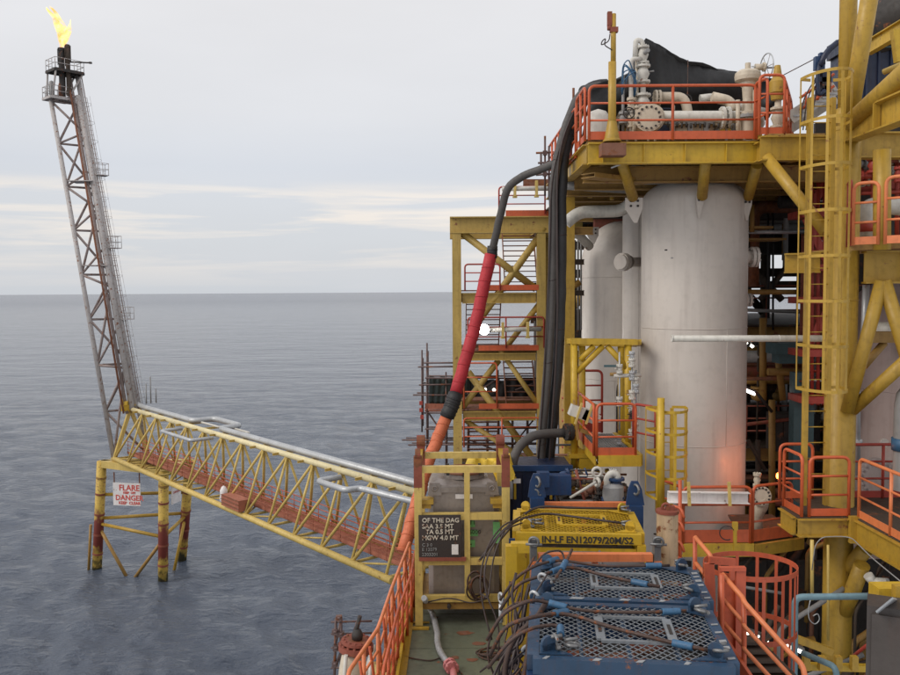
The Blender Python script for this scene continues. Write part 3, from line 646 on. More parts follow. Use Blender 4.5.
# ================================================================ stair tower at the left edge of the platform
YS = 32.0; YB = 35.4
def stair_tower():
    o = W(500, 420, YS); t = thing('stair_tower', 'open yellow steel stair tower with red handrails at the sea edge of the platform', 'stair tower', o)
    xl, xm, xr = W(457, 300, YS).x, W(541, 300, YS).x, W(561, 300, YS).x
    ztop = W(500, 225, YS).z
    def zz(y): return W(500, y, YS).z
    for x, y in ((xl, YS), (xm, YS), (xl, YB), (xr - .25, YB)):
        obj('column', MB().beam((x, y, 7), (x, y, ztop - .32), .32, .32, Vector((0, 1, 0))), YELS, t)
    for y in (YS, YB): obj('top_beam', MB().ibeam((xl - .25, y, ztop), (xr + .8, y, ztop), .36, .62, .04), YELS, t)
    for x in (xl, xm): obj('top_beam', MB().ibeam((x, YS + .2, ztop), (x, YB - .2, ztop), .3, .5, .04), YELS, t)
    lev = [(290, 300, 472), (350, 357, 462), (408, 417, 462), (470, 480, 462)]
    for (y0, y1, px) in lev:
        z0, z1 = zz(y0), zz(y1 + 3)
        obj('level_beam', MB().ibeam((xl + .2, YS, (z0 + z1) / 2 - .06), (xm - .2, YS, (z0 + z1) / 2 - .06), .25, z0 - z1 - .1, .03), YELS, t)
        obj('level_beam', MB().ibeam((xl + .2, YB, (z0 + z1) / 2 - .06), (xr - .2, YB, (z0 + z1) / 2 - .06), .25, z0 - z1 - .1, .03), OCH, t)
        obj('deck_edge', MB().box(((xl + xm) / 2 + .35, YS - .15, z0 + .09), (xm - xl - .9, .03, .2)), ORG, t)
        m = MB().box(((xl + xm) / 2, (YS + .55), z0 - .02), (xm - xl - .3, 1.1, .05)).box(((xl + xm) / 2, (YB - .5), z0 - .02), (xm - xl - .3, 1.0, .05))
        obj('landing', m, RST, t)
    obj('deck_edge', MB().box(((xl + xm) / 2 + 1.2, YS - .15, ztop + .42), (1.9, .03, .22)), ORG, t)
    def br(a, b, r=.14): obj('brace', MB().tube(W(*a, YS + .1), W(*b, YS + .1), r, 10), YELS, t)
    br((462, 233), (536, 289)); br((545, 228), (478, 322)); br((468, 372), (531, 456)); br((499, 360), (462, 408), .12); br((540, 303), (504, 350), .11)
    br((543, 412), (500, 350), .10); br((465, 420), (540, 470), .10)
    # stair flights seen head on: each tread its own piece
    def flight(xa, xb, ylo, yhi, back=True, m_=RST):
        x0, x1 = W(xa, 300, YS + 1.5).x, W(xb, 300, YS + 1.5).x; z0, z1 = W(500, ylo, YS + .8).z, W(500, yhi, YS + 2.4).z; n = max(6, round((z1 - z0) / .21))
        for i in range(n):
            f = (i + .5) / n; yy = YS + .9 + 1.9 * (f if back else 1 - f); z = z0 + (z1 - z0) * f
            obj('tread', MB().box(((x0 + x1) / 2, yy, z), (x1 - x0, .22, .035)), m_, t)
        for x in (x0, x1): obj('stair_stringer', MB().beam((x, YS + .8 + (0 if back else 1.9), z0), (x, YS + .8 + (1.9 if back else 0), z1), .03, .24), m_, t)
    flight(504, 536, 290, 228); flight(466, 500, 350, 296, False); flight(505, 535, 408, 360); flight(467, 497, 470, 414, False)
    return t
stair_tower()
def lr(y0, pts, label, h=1.0, Y=YS - .2, **k):
    handrail([Vector((W(x, y0, Y + dy).x, Y + dy, W(500, y0, Y).z)) for x, dy in pts], label, h=h, **k)
lr(214, ((499, 0), (545, 0)), 'red handrail on the topmost level of the stair tower', toe=False, mat=RED)
lr(291, ((465, 0), (500, 0)), 'red handrail on the second level of the stair tower beside the red hose', mat=RED, toe=False)
lr(348, ((468, 0), (544, 0)), 'red handrail behind the lit flood lamp on the stair tower', mat=RED, toe=False, h=1.15)
lr(408, ((464, 0), (497, 0)), 'orange handrail on the lowest visible stair tower level', mat=ORG, toe=False, h=1.7, spacing=1.25)
lr(447, ((464, 0), (540, 0)), 'orange handrail below the stair tower brace, behind the stainless tank', mat=ORG, toe=False, h=1.1)
def lamp_tube(a, b, Y, label, bulb=None, r=.085):
    A, B = W(*a, Y), W(*b, Y); t = thing('conduit_boom', label, 'lamp boom', (A + B) / 2)
    obj('boom_tube', MB().tube(A, B, r, 12), WHT, t)
    for f in (.28, .75):
        p = A + (B - A) * f; obj('clamp', MB().box(p, (.09, .24, .55)).box(p + Vector((0, 0, -.3)), (.16, .2, .06)), YELP, t)
    if bulb:
        c = W(*bulb, Y - .1); lh = obj('lamp_housing', MB().lathe([(.0, .30), (.12, .28), (.17, .05), (.2, 0), (.2, -.03)], c, (0.1, 1, 0.1), 18), GRY, t)
        obj('lamp_lens', MB().lathe([(.195, 0), (.17, -.07), (.1, -.11), (0, -.12)], c, (0.1, 1, 0.1), 18), LITB, lh)
lamp_tube((488, 330), (541, 329), YS - .5, 'white lamp boom with a bright lit flood lamp at its left end', (484, 329.5))
lamp_tube((502, 189), (548, 188), YS - .5, 'white lamp boom without a lit lamp at the stair tower top')
top('cable_tray', MB().chan(W(523, 185, YS), W(552, 185, YS), .1, .42), RST, 'short brown cable tray above the stair tower top level', 'cable tray')

# ---- scaffold with tarpaulin screen behind the stair tower
def scaffold():
    Y0, Y1 = 35.9, 37.3
    t = thing('scaffold', 'brown tube scaffold with tarpaulin screen reaching over the sea beside the stair tower', 'scaffold', W(470, 410, Y0))
    for px, a, b in ((422, 350, 432), (427, 343, 470), (446, 372, 475), (455, 400, 480), (468, 392, 480), (487, 402, 480), (498, 370, 478), (512, 392, 480), (527, 402, 480), (538, 380, 480)):
        obj('standard', MB().tube(W(px, b, Y0), W(px, a, Y0), .035, 8), SCAF, t)
        obj('standard', MB().tube(W(px + 1, b - 6, Y1), W(px + 1, a + 8, Y1), .035, 8), SCAF, t)
    for y, x0, x1 in ((363, 424, 470), (367, 418, 470), (378, 425, 540), (385, 419, 465), (395, 413, 470), (413, 424, 540), (429, 425, 538), (440, 402, 470), (445, 408, 540), (456, 425, 538), (470, 440, 540)):
        obj('ledger', MB().tube(W(x0, y, Y0 - .05), W(x1, y + rnd.uniform(-1, 1), Y0 - .05), .035, 8), SCAF, t)
        if y > 370: obj('ledger', MB().tube(W(x0 + 4, y - 2, Y1), W(x1, y - 2, Y1), .035, 8), SCAF, t)
    for y, x in ((385, 422), (413, 427), (440, 446), (395, 427), (413, 512), (445, 487)):
        p = W(x, y, Y0); obj('transom', MB().tube(p + Vector((0, -.4, 0)), p + Vector((0, 1.9, 0)), .035, 8), SCAF, t)
    for a, b in (((470, 395), (500, 378)), ((505, 455), (535, 418)), ((428, 412), (447, 440)), ((515, 390), (538, 382)), ((470, 440), (520, 460))): obj('scaffold_brace', MB().tube(W(*a, Y0 + .1), W(*b, Y0 + .1), .035, 8), SCAF, t)
    for i in range(5):
        y = Y0 + .12 + i * .26; a, b = W(425, 411, y), W(537, 412, y); a.z = b.z = W(425, 411, Y0).z
        obj('scaffold_board', MB().beam(a, b, .24, .05), WLK, t)
    obj('toe_board', MB().beam(W(425, 406, Y0 - .02), W(538, 408, Y0 - .02), .04, .22), WLK, t)
    for a in ((421, 403), (421, 410), (422, 417)): obj('coupler', MB().box(W(*a, Y0 - .1), (.14, .12, .16)), RED, t)
    # screen: creased sheets on three sides
    def sheet(x0, x1, y0, y1, Ya, Yb, mat, nx=26):
        vs = []; 
        for j in range(7):
            for i in range(nx + 1):
                f = i / nx; Yq = Ya + (Yb - Ya) * f; p = W(x0 + (x1 - x0) * f, y0 + (y1 - y0) * j / 6, Yq)
                p.y += .05 * math.sin(i * 1.7 + j * .6) + .03 * math.sin(i * 3.1); p.z += .03 * math.sin(i * .9) * (j == 0); vs.append(p)
        fs = [(j * (nx + 1) + i, j * (nx + 1) + i + 1, (j + 1) * (nx + 1) + i + 1, (j + 1) * (nx + 1) + i) for j in range(6) for i in range(nx)]
        m = MB().add(vs, fs, True); o = obj('tarpaulin_sheet', m, mat, t); sd_ = o.modifiers.new('th', 'SOLIDIFY'); sd_.thickness = .008
    sheet(429, 470, 377, 405, Y0 + .1, Y0 + .1, TARG); sheet(468, 540, 380, 404, Y0 + .2, Y0 + .2, TARP); sheet(429, 432, 378, 404, Y0 + .1, Y1, TARG, 8)
    for x, y in ((485, 389.5), (494, 390)): obj('work_lamp', MB().lathe([(0, .05), (.05, .04), (.07, 0), (0, -.01)], W(x, y, Y0 - .1), (0, 1, 0), 12), LIT, t)
scaffold()

# ================================================================ main deck levels and the process module behind the vessels
def module():
    o = Vector((8, 30, 18)); t = thing('process_module', 'dark multi-storey pipework module behind the white vessels, lamps burning inside', 'process module', o)
    x0, x1 = 3.6, 17.0
    decks = [(28.0, 22.0), (23.95, 24.5), (20.6, 23.5), (17.0, 20.5)]
    for z, y0 in decks:
        xs = 7.3 if z < 27 else x0
        obj('deck_plate', MB().box(((xs + x1) / 2, (y0 + 37) / 2, z), (x1 - xs, 37 - y0, .05)), DKP, t)
        if xs > x0: obj('deck_plate', MB().box(((xs + x0) / 2 - .01, 33.2, z), (xs - x0 - .02, 7.6, .05)), DKP, t)
        for k in range(7):
            y = y0 + .2 + k * 2.2; obj('deck_beam', MB().ibeam((xs if y < 29.4 else x0, y, z - .22), (x1, y, z - .22), .2, .36, .025), DKP if k else OCH, t)
    for x in (3.42, 8.1, 9.7, 11.3, 13.5, 16.6):
        for y in (25.0, 30.5, 36.4):
            if (x < 4 and y > 26) or (x, y) == (9.7, 25.0): continue
            obj('column', MB().tube((x, y, 8), (x, y, 28), .17 if y > 26 else .2, 14), DKP if y > 26 or x > 5 else OCH, t)
    # braces
    for (xa, za, xb, zb_, y) in ((8.1, 24, 9.7, 27.8, 36.4), (9.7, 24, 8.1, 27.8, 36.4), (9.7, 24, 11.3, 27.8, 30.5), (11.3, 24.1, 9.7, 26, 30.5), (4.4, 24, 8.1, 27.8, 36.4), (11.3, 20.7, 13.5, 23.7, 25), (8.1, 20.7, 9.7, 23.7, 25)):
        obj('brace', MB().tube((xa, y, za), (xb, y, zb_), .14, 10), DKP, t)
    for y, z in ((30.5, 25.6), (36.4, 25.2), (30.5, 26.6)): obj('girt', MB().ibeam((x0, y, z), (x1, y, z), .2, .3, .03), DKP, t)
    # plated walls of the lower storeys
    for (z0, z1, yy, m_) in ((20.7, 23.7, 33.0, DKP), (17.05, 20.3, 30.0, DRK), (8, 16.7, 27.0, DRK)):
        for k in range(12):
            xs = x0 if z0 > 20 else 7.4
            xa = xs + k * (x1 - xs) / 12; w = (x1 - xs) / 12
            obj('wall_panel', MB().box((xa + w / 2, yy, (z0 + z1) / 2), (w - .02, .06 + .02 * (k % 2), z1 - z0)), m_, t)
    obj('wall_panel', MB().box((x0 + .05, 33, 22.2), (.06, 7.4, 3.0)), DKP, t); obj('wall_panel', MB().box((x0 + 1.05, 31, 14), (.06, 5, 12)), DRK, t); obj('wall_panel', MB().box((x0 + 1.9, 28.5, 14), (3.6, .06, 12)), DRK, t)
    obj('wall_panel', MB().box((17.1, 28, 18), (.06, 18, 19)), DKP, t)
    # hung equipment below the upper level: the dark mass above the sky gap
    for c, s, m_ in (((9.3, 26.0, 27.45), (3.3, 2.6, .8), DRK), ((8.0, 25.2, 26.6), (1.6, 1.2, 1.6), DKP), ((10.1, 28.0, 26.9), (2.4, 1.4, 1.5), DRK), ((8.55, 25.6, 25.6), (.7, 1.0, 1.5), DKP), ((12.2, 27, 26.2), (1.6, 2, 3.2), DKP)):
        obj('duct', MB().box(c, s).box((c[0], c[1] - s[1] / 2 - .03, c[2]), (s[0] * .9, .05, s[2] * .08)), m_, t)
    r = random.Random(11); mats = [DKP, DRK, OCH, RST, GRY, DKP, RSTR, GRP]
    for k in range(60):
        z = r.choice([27.3, 27.0, 23.3, 23.0, 22.6, 20.0, 19.6, 19.2, 16.5]) + r.uniform(-.15, .15); y = r.uniform(22.8, 29); xa = r.uniform(4.6, 9); xb = xa + r.uniform(1.5, 7)
        rad = r.choice([.05, .08, .12, .17]); m_ = r.choice(mats)
        pts = [(xa, y, z), (xb, y, z)]
        q = r.random()
        if q < .5: pts += [(xb, y, z - r.uniform(.8, 2.4))]
        elif q < .75: pts = [(xa, y, z - r.uniform(.8, 2.2))] + pts
        obj('pipe_run', MB().pipe(pts, rad, 8, rad * 2.2), m_, t)
    for k in range(46):
        x, y = r.uniform(7.2, 14), r.uniform(21.5, 29); z0 = r.choice([17.1, 20.7, 20.7, 17.1, 20.7]); h = r.uniform(1.2, 3.0); rad = r.choice([.03, .05, .09, .12])
        obj('riser_pipe', MB().tube((x, y, z0), (x, y, z0 + h), rad, 8), r.choice(mats), t)
        if r.random() < .6: obj('valve_body', MB().loft([(.02, -.18), (.16, -.12), (.2, 0), (.16, .12), (.02, .18)], (x, y, z0 + h * .5), n=10).flange((x, y, z0 + h * .5 + .2), Z, .19, .05, 6), r.choice([GRY, RED, OCH, WHT, DKP]), t)
    for k in range(16):
        x, y = r.uniform(6.4, 13.5), r.uniform(22.5, 28); z0 = r.choice([17.05, 20.65]); w, d, h = r.uniform(.5, 1.3), r.uniform(.5, 1), r.uniform(.8, 1.8)
        obj('skid_box', MB().box((x, y, z0 + h / 2), (w, d, h)).box((x, y - d / 2 - .02, z0 + h * .6), (w * .6, .04, h * .4)), r.choice([DKP, DRK, TEAL, OCH, GRY]), t)
    # members seen between the large vessel and the ladder
    for a, b, Y, r_, m_ in (((746, 232), (806, 232), 21.6, .05, GRP), ((742, 292), (800, 292), 22.2, .07, OCH), ((752, 205), (752, 232), 21.5, .06, OCH), ((760, 300), (786, 268), 24.6, .09, DKP), ((752, 268), (782, 300), 24.5, .1, DKP), ((768, 200), (768, 318), 24.0, .03, BLK), ((773, 200), (773, 330), 24.1, .03, BLK), ((763, 318), (763, 400), 23, .1, OCH), ((775, 335), (783, 400), 22.6, .09, OCH), ((745, 310), (800, 312), 23.4, .05, GRY), ((768, 372), (800, 372), 22.4, .1, OCH), ((756, 392), (772, 412), 21.8, .04, DRK), ((742, 425), (800, 418), 22.6, .05, RSTR), ((748, 440), (765, 470), 21.6, .05, DKP), ((758, 440), (758, 520), 22, .07, DKP), ((772, 400), (772, 520), 22.5, .09, OCH)):
        obj('cross_pipe', MB().tube(W(*a, Y), W(*b, Y), r_, 10), m_, t)
    obj('tray', MB().box(W(752, 228, 21.8), (.9, .5, .06)).box(W(752, 240, 22.4), (1.5, .8, .05)), OCH, t)
    # red railings inside
    for z, y in ((20.65, 23.6), (17.05, 20.6), (24.0, 24.6)):
        for hh in (.4, .75, 1.1): obj('inner_rail', MB().tube((7.4, y, z + hh), (14.5, y, z + hh), .025, 6), RSTR, t)
        for k in range(9): obj('inner_post', MB().tube((7.4 + k * .88, y, z), (7.4 + k * .88, y, z + 1.1), .025, 6), RSTR, t)
    # lit fluorescent tubes
    for a, b, Y in (((743, 389), (755, 394), 22.5), ((742, 341), (747, 344), 25), ((751, 345), (753, 347), 25), ((787, 603), (803, 597), 20.0), ((784, 644), (803, 652), 16.5), ((632, 223), (638, 221), 25.5), ((745, 632), (768, 640), 17)):
        A, B = W(*a, Y), W(*b, Y); lf = obj('lamp_fitting', MB().beam(A + Z * .07, B + Z * .07, .13, .05), GRY, t); obj('lamp_tube', MB().tube(A, B, .045, 8), LIT, lf)
    obj('hopper', MB().box(W(788, 348, 22), (.9, .7, .28)).box(W(788, 357, 22), (.65, .5, .3)), TEAL, t)
    for x in (779, 793): obj('white_panel', MB().box(W(x, 375, 25), (.1, .05, .5)), WHT, t)  # solid off-white boxes without an opening
    obj('blue_panel', MB().box(W(801, 440, 21), (.5, .3, 3.4)), TEAL, t)
module()

# ================================================================ the white vessels
def vessel(name, px, Y, r, ztop, zbot, label, mat=VES, head=.5, seams=(), n=64):
    x = W(px, 400, Y).x; t = thing(name, label, 'pressure vessel', (x, Y, zbot)); h = r * head * 1.0
    prof = [(r, zbot - ztop + h)] if False else []
    prof = [(r, 0.0), (r, ztop - h - zbot)] + [(r * math.cos(a), ztop - h - zbot + h * math.sin(a)) for a in [math.pi / 2 * k / 14 for k in range(1, 15)]]
    obj('shell', MB().loft(prof, (x, Y, zbot), n=n), mat, t)
    for z in seams: obj('weld_seam', MB().torus((x, Y, z), Z, r + .002, .010, 64, 6), mat, t)
    zs_ = sorted([zbot] + list(seams) + [ztop - h])
    for i_, (za, zb2) in enumerate(zip(zs_[:-1], zs_[1:])):
        a_ = -1.95 + .75 * (i_ % 3); px_ = Vector((x + (r + .001) * math.cos(a_), Y + (r + .001) * math.sin(a_), 0)); obj('weld_seam', MB().tube(px_ + Z * za, px_ + Z * zb2, .007, 6), mat, t)
    obj('skirt_ring', MB().lathe([(r, 0), (r + .12, 0), (r + .12, .06), (r, .06)], (x, Y, zbot), Z, n, False), mat, t)
    return t, Vector((x, Y, 0))
v1, c1 = vessel('pressure_vessel', 692.5, 20.5, 1.235, W(692, 177, 20.5).z, 16.5, 'large white vertical pressure vessel nearest the camera under the upper deck', seams=(24.1, 21.4))
v2, c2 = vessel('pressure_vessel', 622, 26.5, 1.26, W(620, 221, 26.5).z, 16.5, 'round-topped white vessel at the left, behind the yellow gantry', head=1.0, seams=(W(600, 277, 25.3).z, 22.3))
v3, c3 = vessel('pressure_vessel', 641, 23.8, .53, W(640, 205, 23.8).z, 17.0, 'slim white vessel squeezed between the two big white vessels', head=.5)
def nozzle(t, a, b, r, fr, mat=VES, bolts=8):
    a, b = Vector(a), Vector(b); obj('nozzle', MB().tube(a, b, r, 18).flange(b, b - a, fr, .07, bolts, .022).flange(b + (b - a).normalized() * .09, b - a, fr, .06, bolts, .022), mat, t)
nozzle(v1, W(738, 257, 20.3), W(752, 257, 20.3), .16, .24); nozzle(v1, W(738, 300, 20.9), W(746, 300, 20.9), .1, .16)
nozzle(v3, W(641, 262, 23.1), W(624, 262, 22.6), .13, .24); obj('nozzle_hub', MB().tube(W(628, 262, 22.7), W(620, 262, 22.4), .19, 18), VES, v3)
obj('name_plate', MB().box(W(666, 250, 19.32), (.06, .02, .03)), BLK, v1)
obj('cleat', MB().box(W(672, 258, 19.30), (.05, .03, .03)), GRY, v1)
# bracket lugs with four bolts
def lug(t, c, w, h, lean=0.0, down=.28):
    c = Vector(c); m = MB(); sh = lean
    P = [c + Vector((-w / 2, 0, h / 2)), c + Vector((w / 2, 0, h / 2)), c + Vector((w / 2 * .95, 0, -h * .1)), c + Vector((w * .05 + sh, 0, -h / 2 - down)), c + Vector((-w * .12 + sh, 0, -h / 2 - down)), c + Vector((-w / 2, 0, -h * .1))]
    m.plate(P[::-1], (0, -1, 0), .05); bpz = obj('bracket_plate', m, VES, t)
    for sx in (-.2, .2):
        for sz in (.05, .32): p = c + Vector((sx * w, -.03, sz * h)); obj('bolt', MB().tube(p + Vector((0, -.03, 0)), p, .028, 6), DRK, bpz)
lug(v1, W(634, 207, 19.6), .40, .42, 0.05, .15); lug(v1, W(700, 201, 19.15), .16, .42, -.02, .16); lug(v1, W(747, 203, 19.7), .22, .4, 0, .2)
lug(v2, W(593, 234, 24.9), .34, .4, .02, .1)
# orange glow on the vessel: an added lamp casts it, no fitting is seen
def glow_lamp():
    p = W(779, 476, 18.7); t = thing('added_glow_lamp', 'small orange lamp added to light the foot of the large white vessel', 'lamp', p)
    obj('lamp_housing', MB().lathe([(0, -.1), (.07, -.09), (.1, 0), (.1, .06), (0, .07)], p + Vector((.1, 0, 0)), (1, .1, 0), 14), DRK, t)
    obj('bracket', MB().tube(p + Vector((.15, 0, 0)), p + Vector((.15, .05, -2.0)), .025, 6), DRK, t)
    obj('lamp_lens', MB().lathe([(.09, 0), (.06, -.04), (0, -.05)], p, (1, .1, 0), 14), emit('orange_lamp_glass', (1, .35, .1), 1.5), t)
    ld = bpy.data.lights.new('added_orange_light', 'POINT'); ld.energy = 28; ld.color = (1, .27, .09); ld.shadow_soft_size = .12
    lo = bpy.data.objects.new('added_orange_light', ld); COL.objects.link(lo); lo.parent = t; lo.location = (-.12, -.02, 0)
glow_lamp()

# ================================================================ the upper deck over the vessels
ZU = W(640, 140, 18).z
XL = W(588, 148, 18.0).x; XR = W(757, 148, 18.0).x; XRR = W(782, 148, 17.4).x
def upper_deck():
    t = thing('upper_deck', 'yellow steel deck over the large white vessel, brown joists beneath', 'deck', (XL, 18, ZU))
    d = .44
    obj('deck_plate', MB().box(((XL + 12) / 2, 21.6, ZU - .03), (12 - XL, 7.0, .05)), OCH, t)
    obj('edge_girder', MB().ibeam((XL, 18.0, ZU - .06 - d / 2), (XR, 18.0, ZU - .06 - d / 2), .2, d, .028), YELB, t)
    obj('edge_girder', MB().ibeam((XR - .1, 17.55, ZU - .02 - .25), (XRR + 1.2, 17.55, ZU - .02 - .25), .2, .50, .03), YEL, t)
    obj('deck_plate', MB().box(((XR + XRR + .9) / 2, 17.85, ZU - .0), (XRR - XR + .9, .75, .04)), OCH, t)
    obj('edge_girder', MB().ibeam((XR, 17.65, ZU - .3), (XR, 18.1, ZU - .3), .2, .4, .03), YEL, t)
    obj('edge_girder', MB().ibeam((XL, 18.1, ZU - .06 - d / 2), (XL, 25, ZU - .06 - d / 2), .2, d - .02, .028, ), YEL, t)
    for k in range(11): x = XL + .55 + k * .52; obj('joist', MB().ibeam((x, 18.12, ZU - .2), (x, 25, ZU - .2), .1, .24, .02), OCH, t)
    for k in range(5): y = 19.3 + k * 1.35; obj('cross_girder', MB().ibeam((XL + .1, y, ZU - .55), (12, y, ZU - .55), .2, .36, .025), OCH, t)
    for k in range(6): x = XL + .3 + k * .86; obj('web_stiffener', MB().box((x, 17.955, ZU - .06 - d / 2), (.014, .08, d - .07)), YELB, t)
    # raking struts down to the vessel lugs
    for a, b, Ya, Yb in (((621, 160), (633, 198), 18.6, 19.6), ((706, 158), (702, 197), 18.3, 19.15), ((757, 165), (748, 197), 18.8, 19.7)): obj('strut', MB().tube(W(*a, Ya), W(*b, Yb), .12, 14), YEL, t)
    obj('conduit', MB().pipe([W(611, 168, 18.2), W(632, 160, 18.1), W(700, 161, 18.1), W(790, 161, 18.1)], .02, 6, .1), GRP, t)
    obj('tray', MB().chan((XL + .1, 18.6, ZU - .65), (XL + 1.6, 19.8, ZU - .65), .4, .1), OCH, t)
upper_deck()
handrail([(XR - .02, 18.0, ZU), (XL + .02, 18.0, ZU)][::-1], 'long orange handrail along the front of the upper deck', h=1.12, spacing=1.47, toeh=.17)
handrail([(XL - .05, 18.1, ZU), (XL - .05, 19.3, ZU)], 'orange handrail at the upper deck corner by the lamp mast', h=1.12, spacing=.6)
handrail([(XL - .05, 19.4, ZU - .15), (XL - .05, 24.6, ZU - .15)], 'orange handrail receding along the left side of the upper deck', h=1.12, spacing=.75)
handrail([(XR + .02, 17.5, ZU), (XR - .05, 18.0, ZU)], 'short orange handrail return at the step in the upper deck', h=1.15, toe=False)
handrail([W(759, 137, 17.5).xy.to_3d() + Z * ZU, W(784, 137, 17.5).xy.to_3d() + Z * ZU], 'orange handrail left of the caged ladder top', h=1.2)
handrail([(W(784, 137, 17.5).x, 17.5, ZU), (W(805, 137, 18.6).x, 19.4, ZU), (W(815, 137, 19).x + .3, 21, ZU)], 'orange handrail running back behind the caged ladder top', h=1.1, spacing=.7)
obj('mast_base', MB(), YEL) if False else None

def mast():
    b = W(612, 140, 17.75); b.z = ZU - .08; t = thing('lamp_mast', 'ochre mast with a small beacon and dangling cable at the upper deck corner', 'mast', b)
    zt_ = lambda y: W(612, y, 17.75).z
    obj('lower_tube', MB().tube(b, (b.x, b.y, zt_(62)), .082, 14), YEL, t)
    obj('upper_tube', MB().tube((b.x + .02, b.y, zt_(64)), (b.x + .02, b.y, zt_(14)), .055, 12), YEL, t)
    obj('base_cone', MB().lathe([(.19, 0), (.19, .03), (.16, .06), (.10, .38), (.095, .42)], b, Z, 12), YEL, t)
    obj('bracket_box', MB().box(b + Vector((0, -.05, -.18)), (.5, .35, .25)), RST, t)
    obj('beacon', MB().box((b.x - .06, b.y, zt_(19)), (.09, .1, .28)).tube((b.x - .06, b.y, zt_(26)), (b.x - .06, b.y, zt_(30)), .05, 10).box((b.x + .03, b.y, zt_(30)), (.16, .12, .1)), RSTR, t)
    P = [W(x, y, 17.7) for x, y in ((610, 34), (609, 41), (604, 44), (601, 45), (602, 41), (606, 38), (604, 45), (612, 50))]
    obj('cable_loop', MB().pipe(P, .012, 6, .06), CBL, t)
mast()

# ================================================================ pipework standing on the upper deck
def gate_valve(m, c, ax=Z, r=.13, s=1.0):
    """flanged body"""
    ax = Vector(ax).normalized(); c = Vector(c)
    m.loft([(.02, -.26 * s), (r * .8, -.22 * s), (r * .85, -.15 * s), (r * 1.25, 0), (r * .85, .15 * s), (r * .8, .22 * s), (.02, .26 * s)], c, ax, n=14)
    m.flange(c + ax * .24 * s, ax, r * 1.35, .045, 8, .014); m.flange(c - ax * .24 * s, ax, r * 1.35, .045, 8, .014); return m
def handwheel(m, c, ax, r=.18):
    ax = Vector(ax).normalized(); m.torus(c, ax, r, .014, 20, 6); s, u, d = frame(ax)
    for k in range(3): a = k * math.pi / 3; v = (s * math.cos(a) + u * math.sin(a)) * r; m.tube(Vector(c) - v, Vector(c) + v, .009, 5)
    return m.tube(Vector(c), Vector(c) - ax * r * 1.2, .015, 6)
def deck_piping():
    Y = 19.2; o = W(690, 137, Y); 
    t = thing('header_pipe', 'thick cream header pipe with bolted flanges lying behind the upper deck handrail', 'pipe', o)
    a, b = W(652, 117, Y), W(757, 117, Y)
    obj('pipe_run', MB().pipe([a, b, b + Vector((.3, .7, 0))], .135, 18, .3), WHT, t)
    obj('end_flange', MB().flange(W(649, 118, Y - .45), (0.25, 1, 0), .30, .08, 16, .02).flange(W(651, 118, Y - .3), (0.25, 1, 0), .30, .07, 16, .02), CRM, t)
    mb = MB(); s_, u_, d_ = frame((0.25, 1, 0))
    for k in range(14): a_ = k * 2 * math.pi / 14; q = W(649, 118, Y - .45) + (s_ * math.cos(a_) + u_ * math.sin(a_)) * .235; mb.tube(q - d_ * .065, q, .026, 8)
    obj('bolt_holes', mb, DRK, t)
    obj('pipe_elbow', MB().pipe([W(650, 118, Y - .4), W(654, 118, Y + .1), W(664, 118, Y + .02)], .14, 16, .25), WHT, t)
    for x in (722, 727.5): obj('flange', MB().flange(W(x, 118, Y), (1, 0, 0), .25, .06, 12, .018), WHT, t)
    obj('pipe_elbow', MB().pipe([W(658, 97, Y + .4), W(684, 97, Y + .4), W(688, 112, Y + .4), W(688, 122, Y + .4)], .11, 14, .22), CRM, t)
    obj('flange', MB().flange(W(655.5, 98, Y + .4), (1, 0, 0), .18, .05, 10, .014).flange(W(659, 98, Y + .4), (1, 0, 0), .18, .05, 10, .014), CRM, t)
    obj('pipe_elbow', MB().pipe([W(712, 97, Y + .6), W(730, 101, Y + .6), W(734, 112, Y + .5)], .12, 14, .22), CRM, t)
    obj('pipe_run', MB().pipe([W(700, 99, Y + .8), W(716, 97, Y + .8), W(742, 108, Y + .8), W(764, 112, Y + .8)], .10, 12, .2), WHT, t)
    m = MB()
    for x in (672, 690, 706): m.beam(W(x, 122, Y), W(x, 136, Y), .1, .1).box(W(x, 123, Y), (.34, .12, .05))
    obj('pipe_saddle', m, GRY, t)
    m = MB()
    for k in range(14): p = W(668 + k * 4.6, 124.5 + (k % 2), Y - .1); m.tube(p - Z * .06, p + Z * .05, .022, 6)
    obj('stud_bolt_row', m, DRK, t)
    t2 = thing('vessel_top_nozzle', 'broad cream bolted cover of the large vessel rising through the upper deck', 'vessel nozzle', W(690, 137, 20))
    obj('cover_plate', MB().lathe([(0, .34), (.62, .34), (.62, .26), (.58, .26), (.58, 0)], W(690, 137, 20.3), Z, 40, False).flange(W(690, 137, 20.3) + Z * .22, Z, .68, .08, 24, .02), CRM, t2)
    # the tall valve stack at the left
    t3 = thing('valve_stack', 'tall cream stack of valves and gooseneck pipe beside the black tarpaulin peak', 'valve stack', W(645, 137, 19.4)); Y = 19.4
    m = MB().tube(W(643, 138, Y), W(643, 48, Y), .062, 12); obj('riser', m, WHT, t3)
    for y, r in ((103, .13), (74, .12), (55, .10)): obj('valve_body', gate_valve(MB(), W(643, y, Y), Z, r, .72), WHT, t3)
    obj('valve_handle', MB().tube(W(645, 72, Y), W(654, 71, Y - .1), .018, 6).tube(W(645, 53, Y - .1), W(648, 50, Y - .25), .05, 10), GRY, t3)
    obj('gooseneck', MB().pipe([W(643, 50, Y), W(642, 41, Y), W(636, 40, Y), W(635, 60, Y)], .06, 10, .12), WHT, t3)
    obj('small_riser', MB().pipe([W(641, 59, Y - .1), W(631, 59, Y - .1), W(631, 100, Y - .1), W(631, 136, Y - .1)], .05, 10, .1), WHT, t3)
    obj('small_riser', MB().tube(W(637, 136, Y + .1), W(637, 45, Y + .1), .04, 8), CRM, t3)
    obj('small_riser', MB().tube(W(623, 136, Y), W(623, 76, Y), .035, 8), GRY, t3)
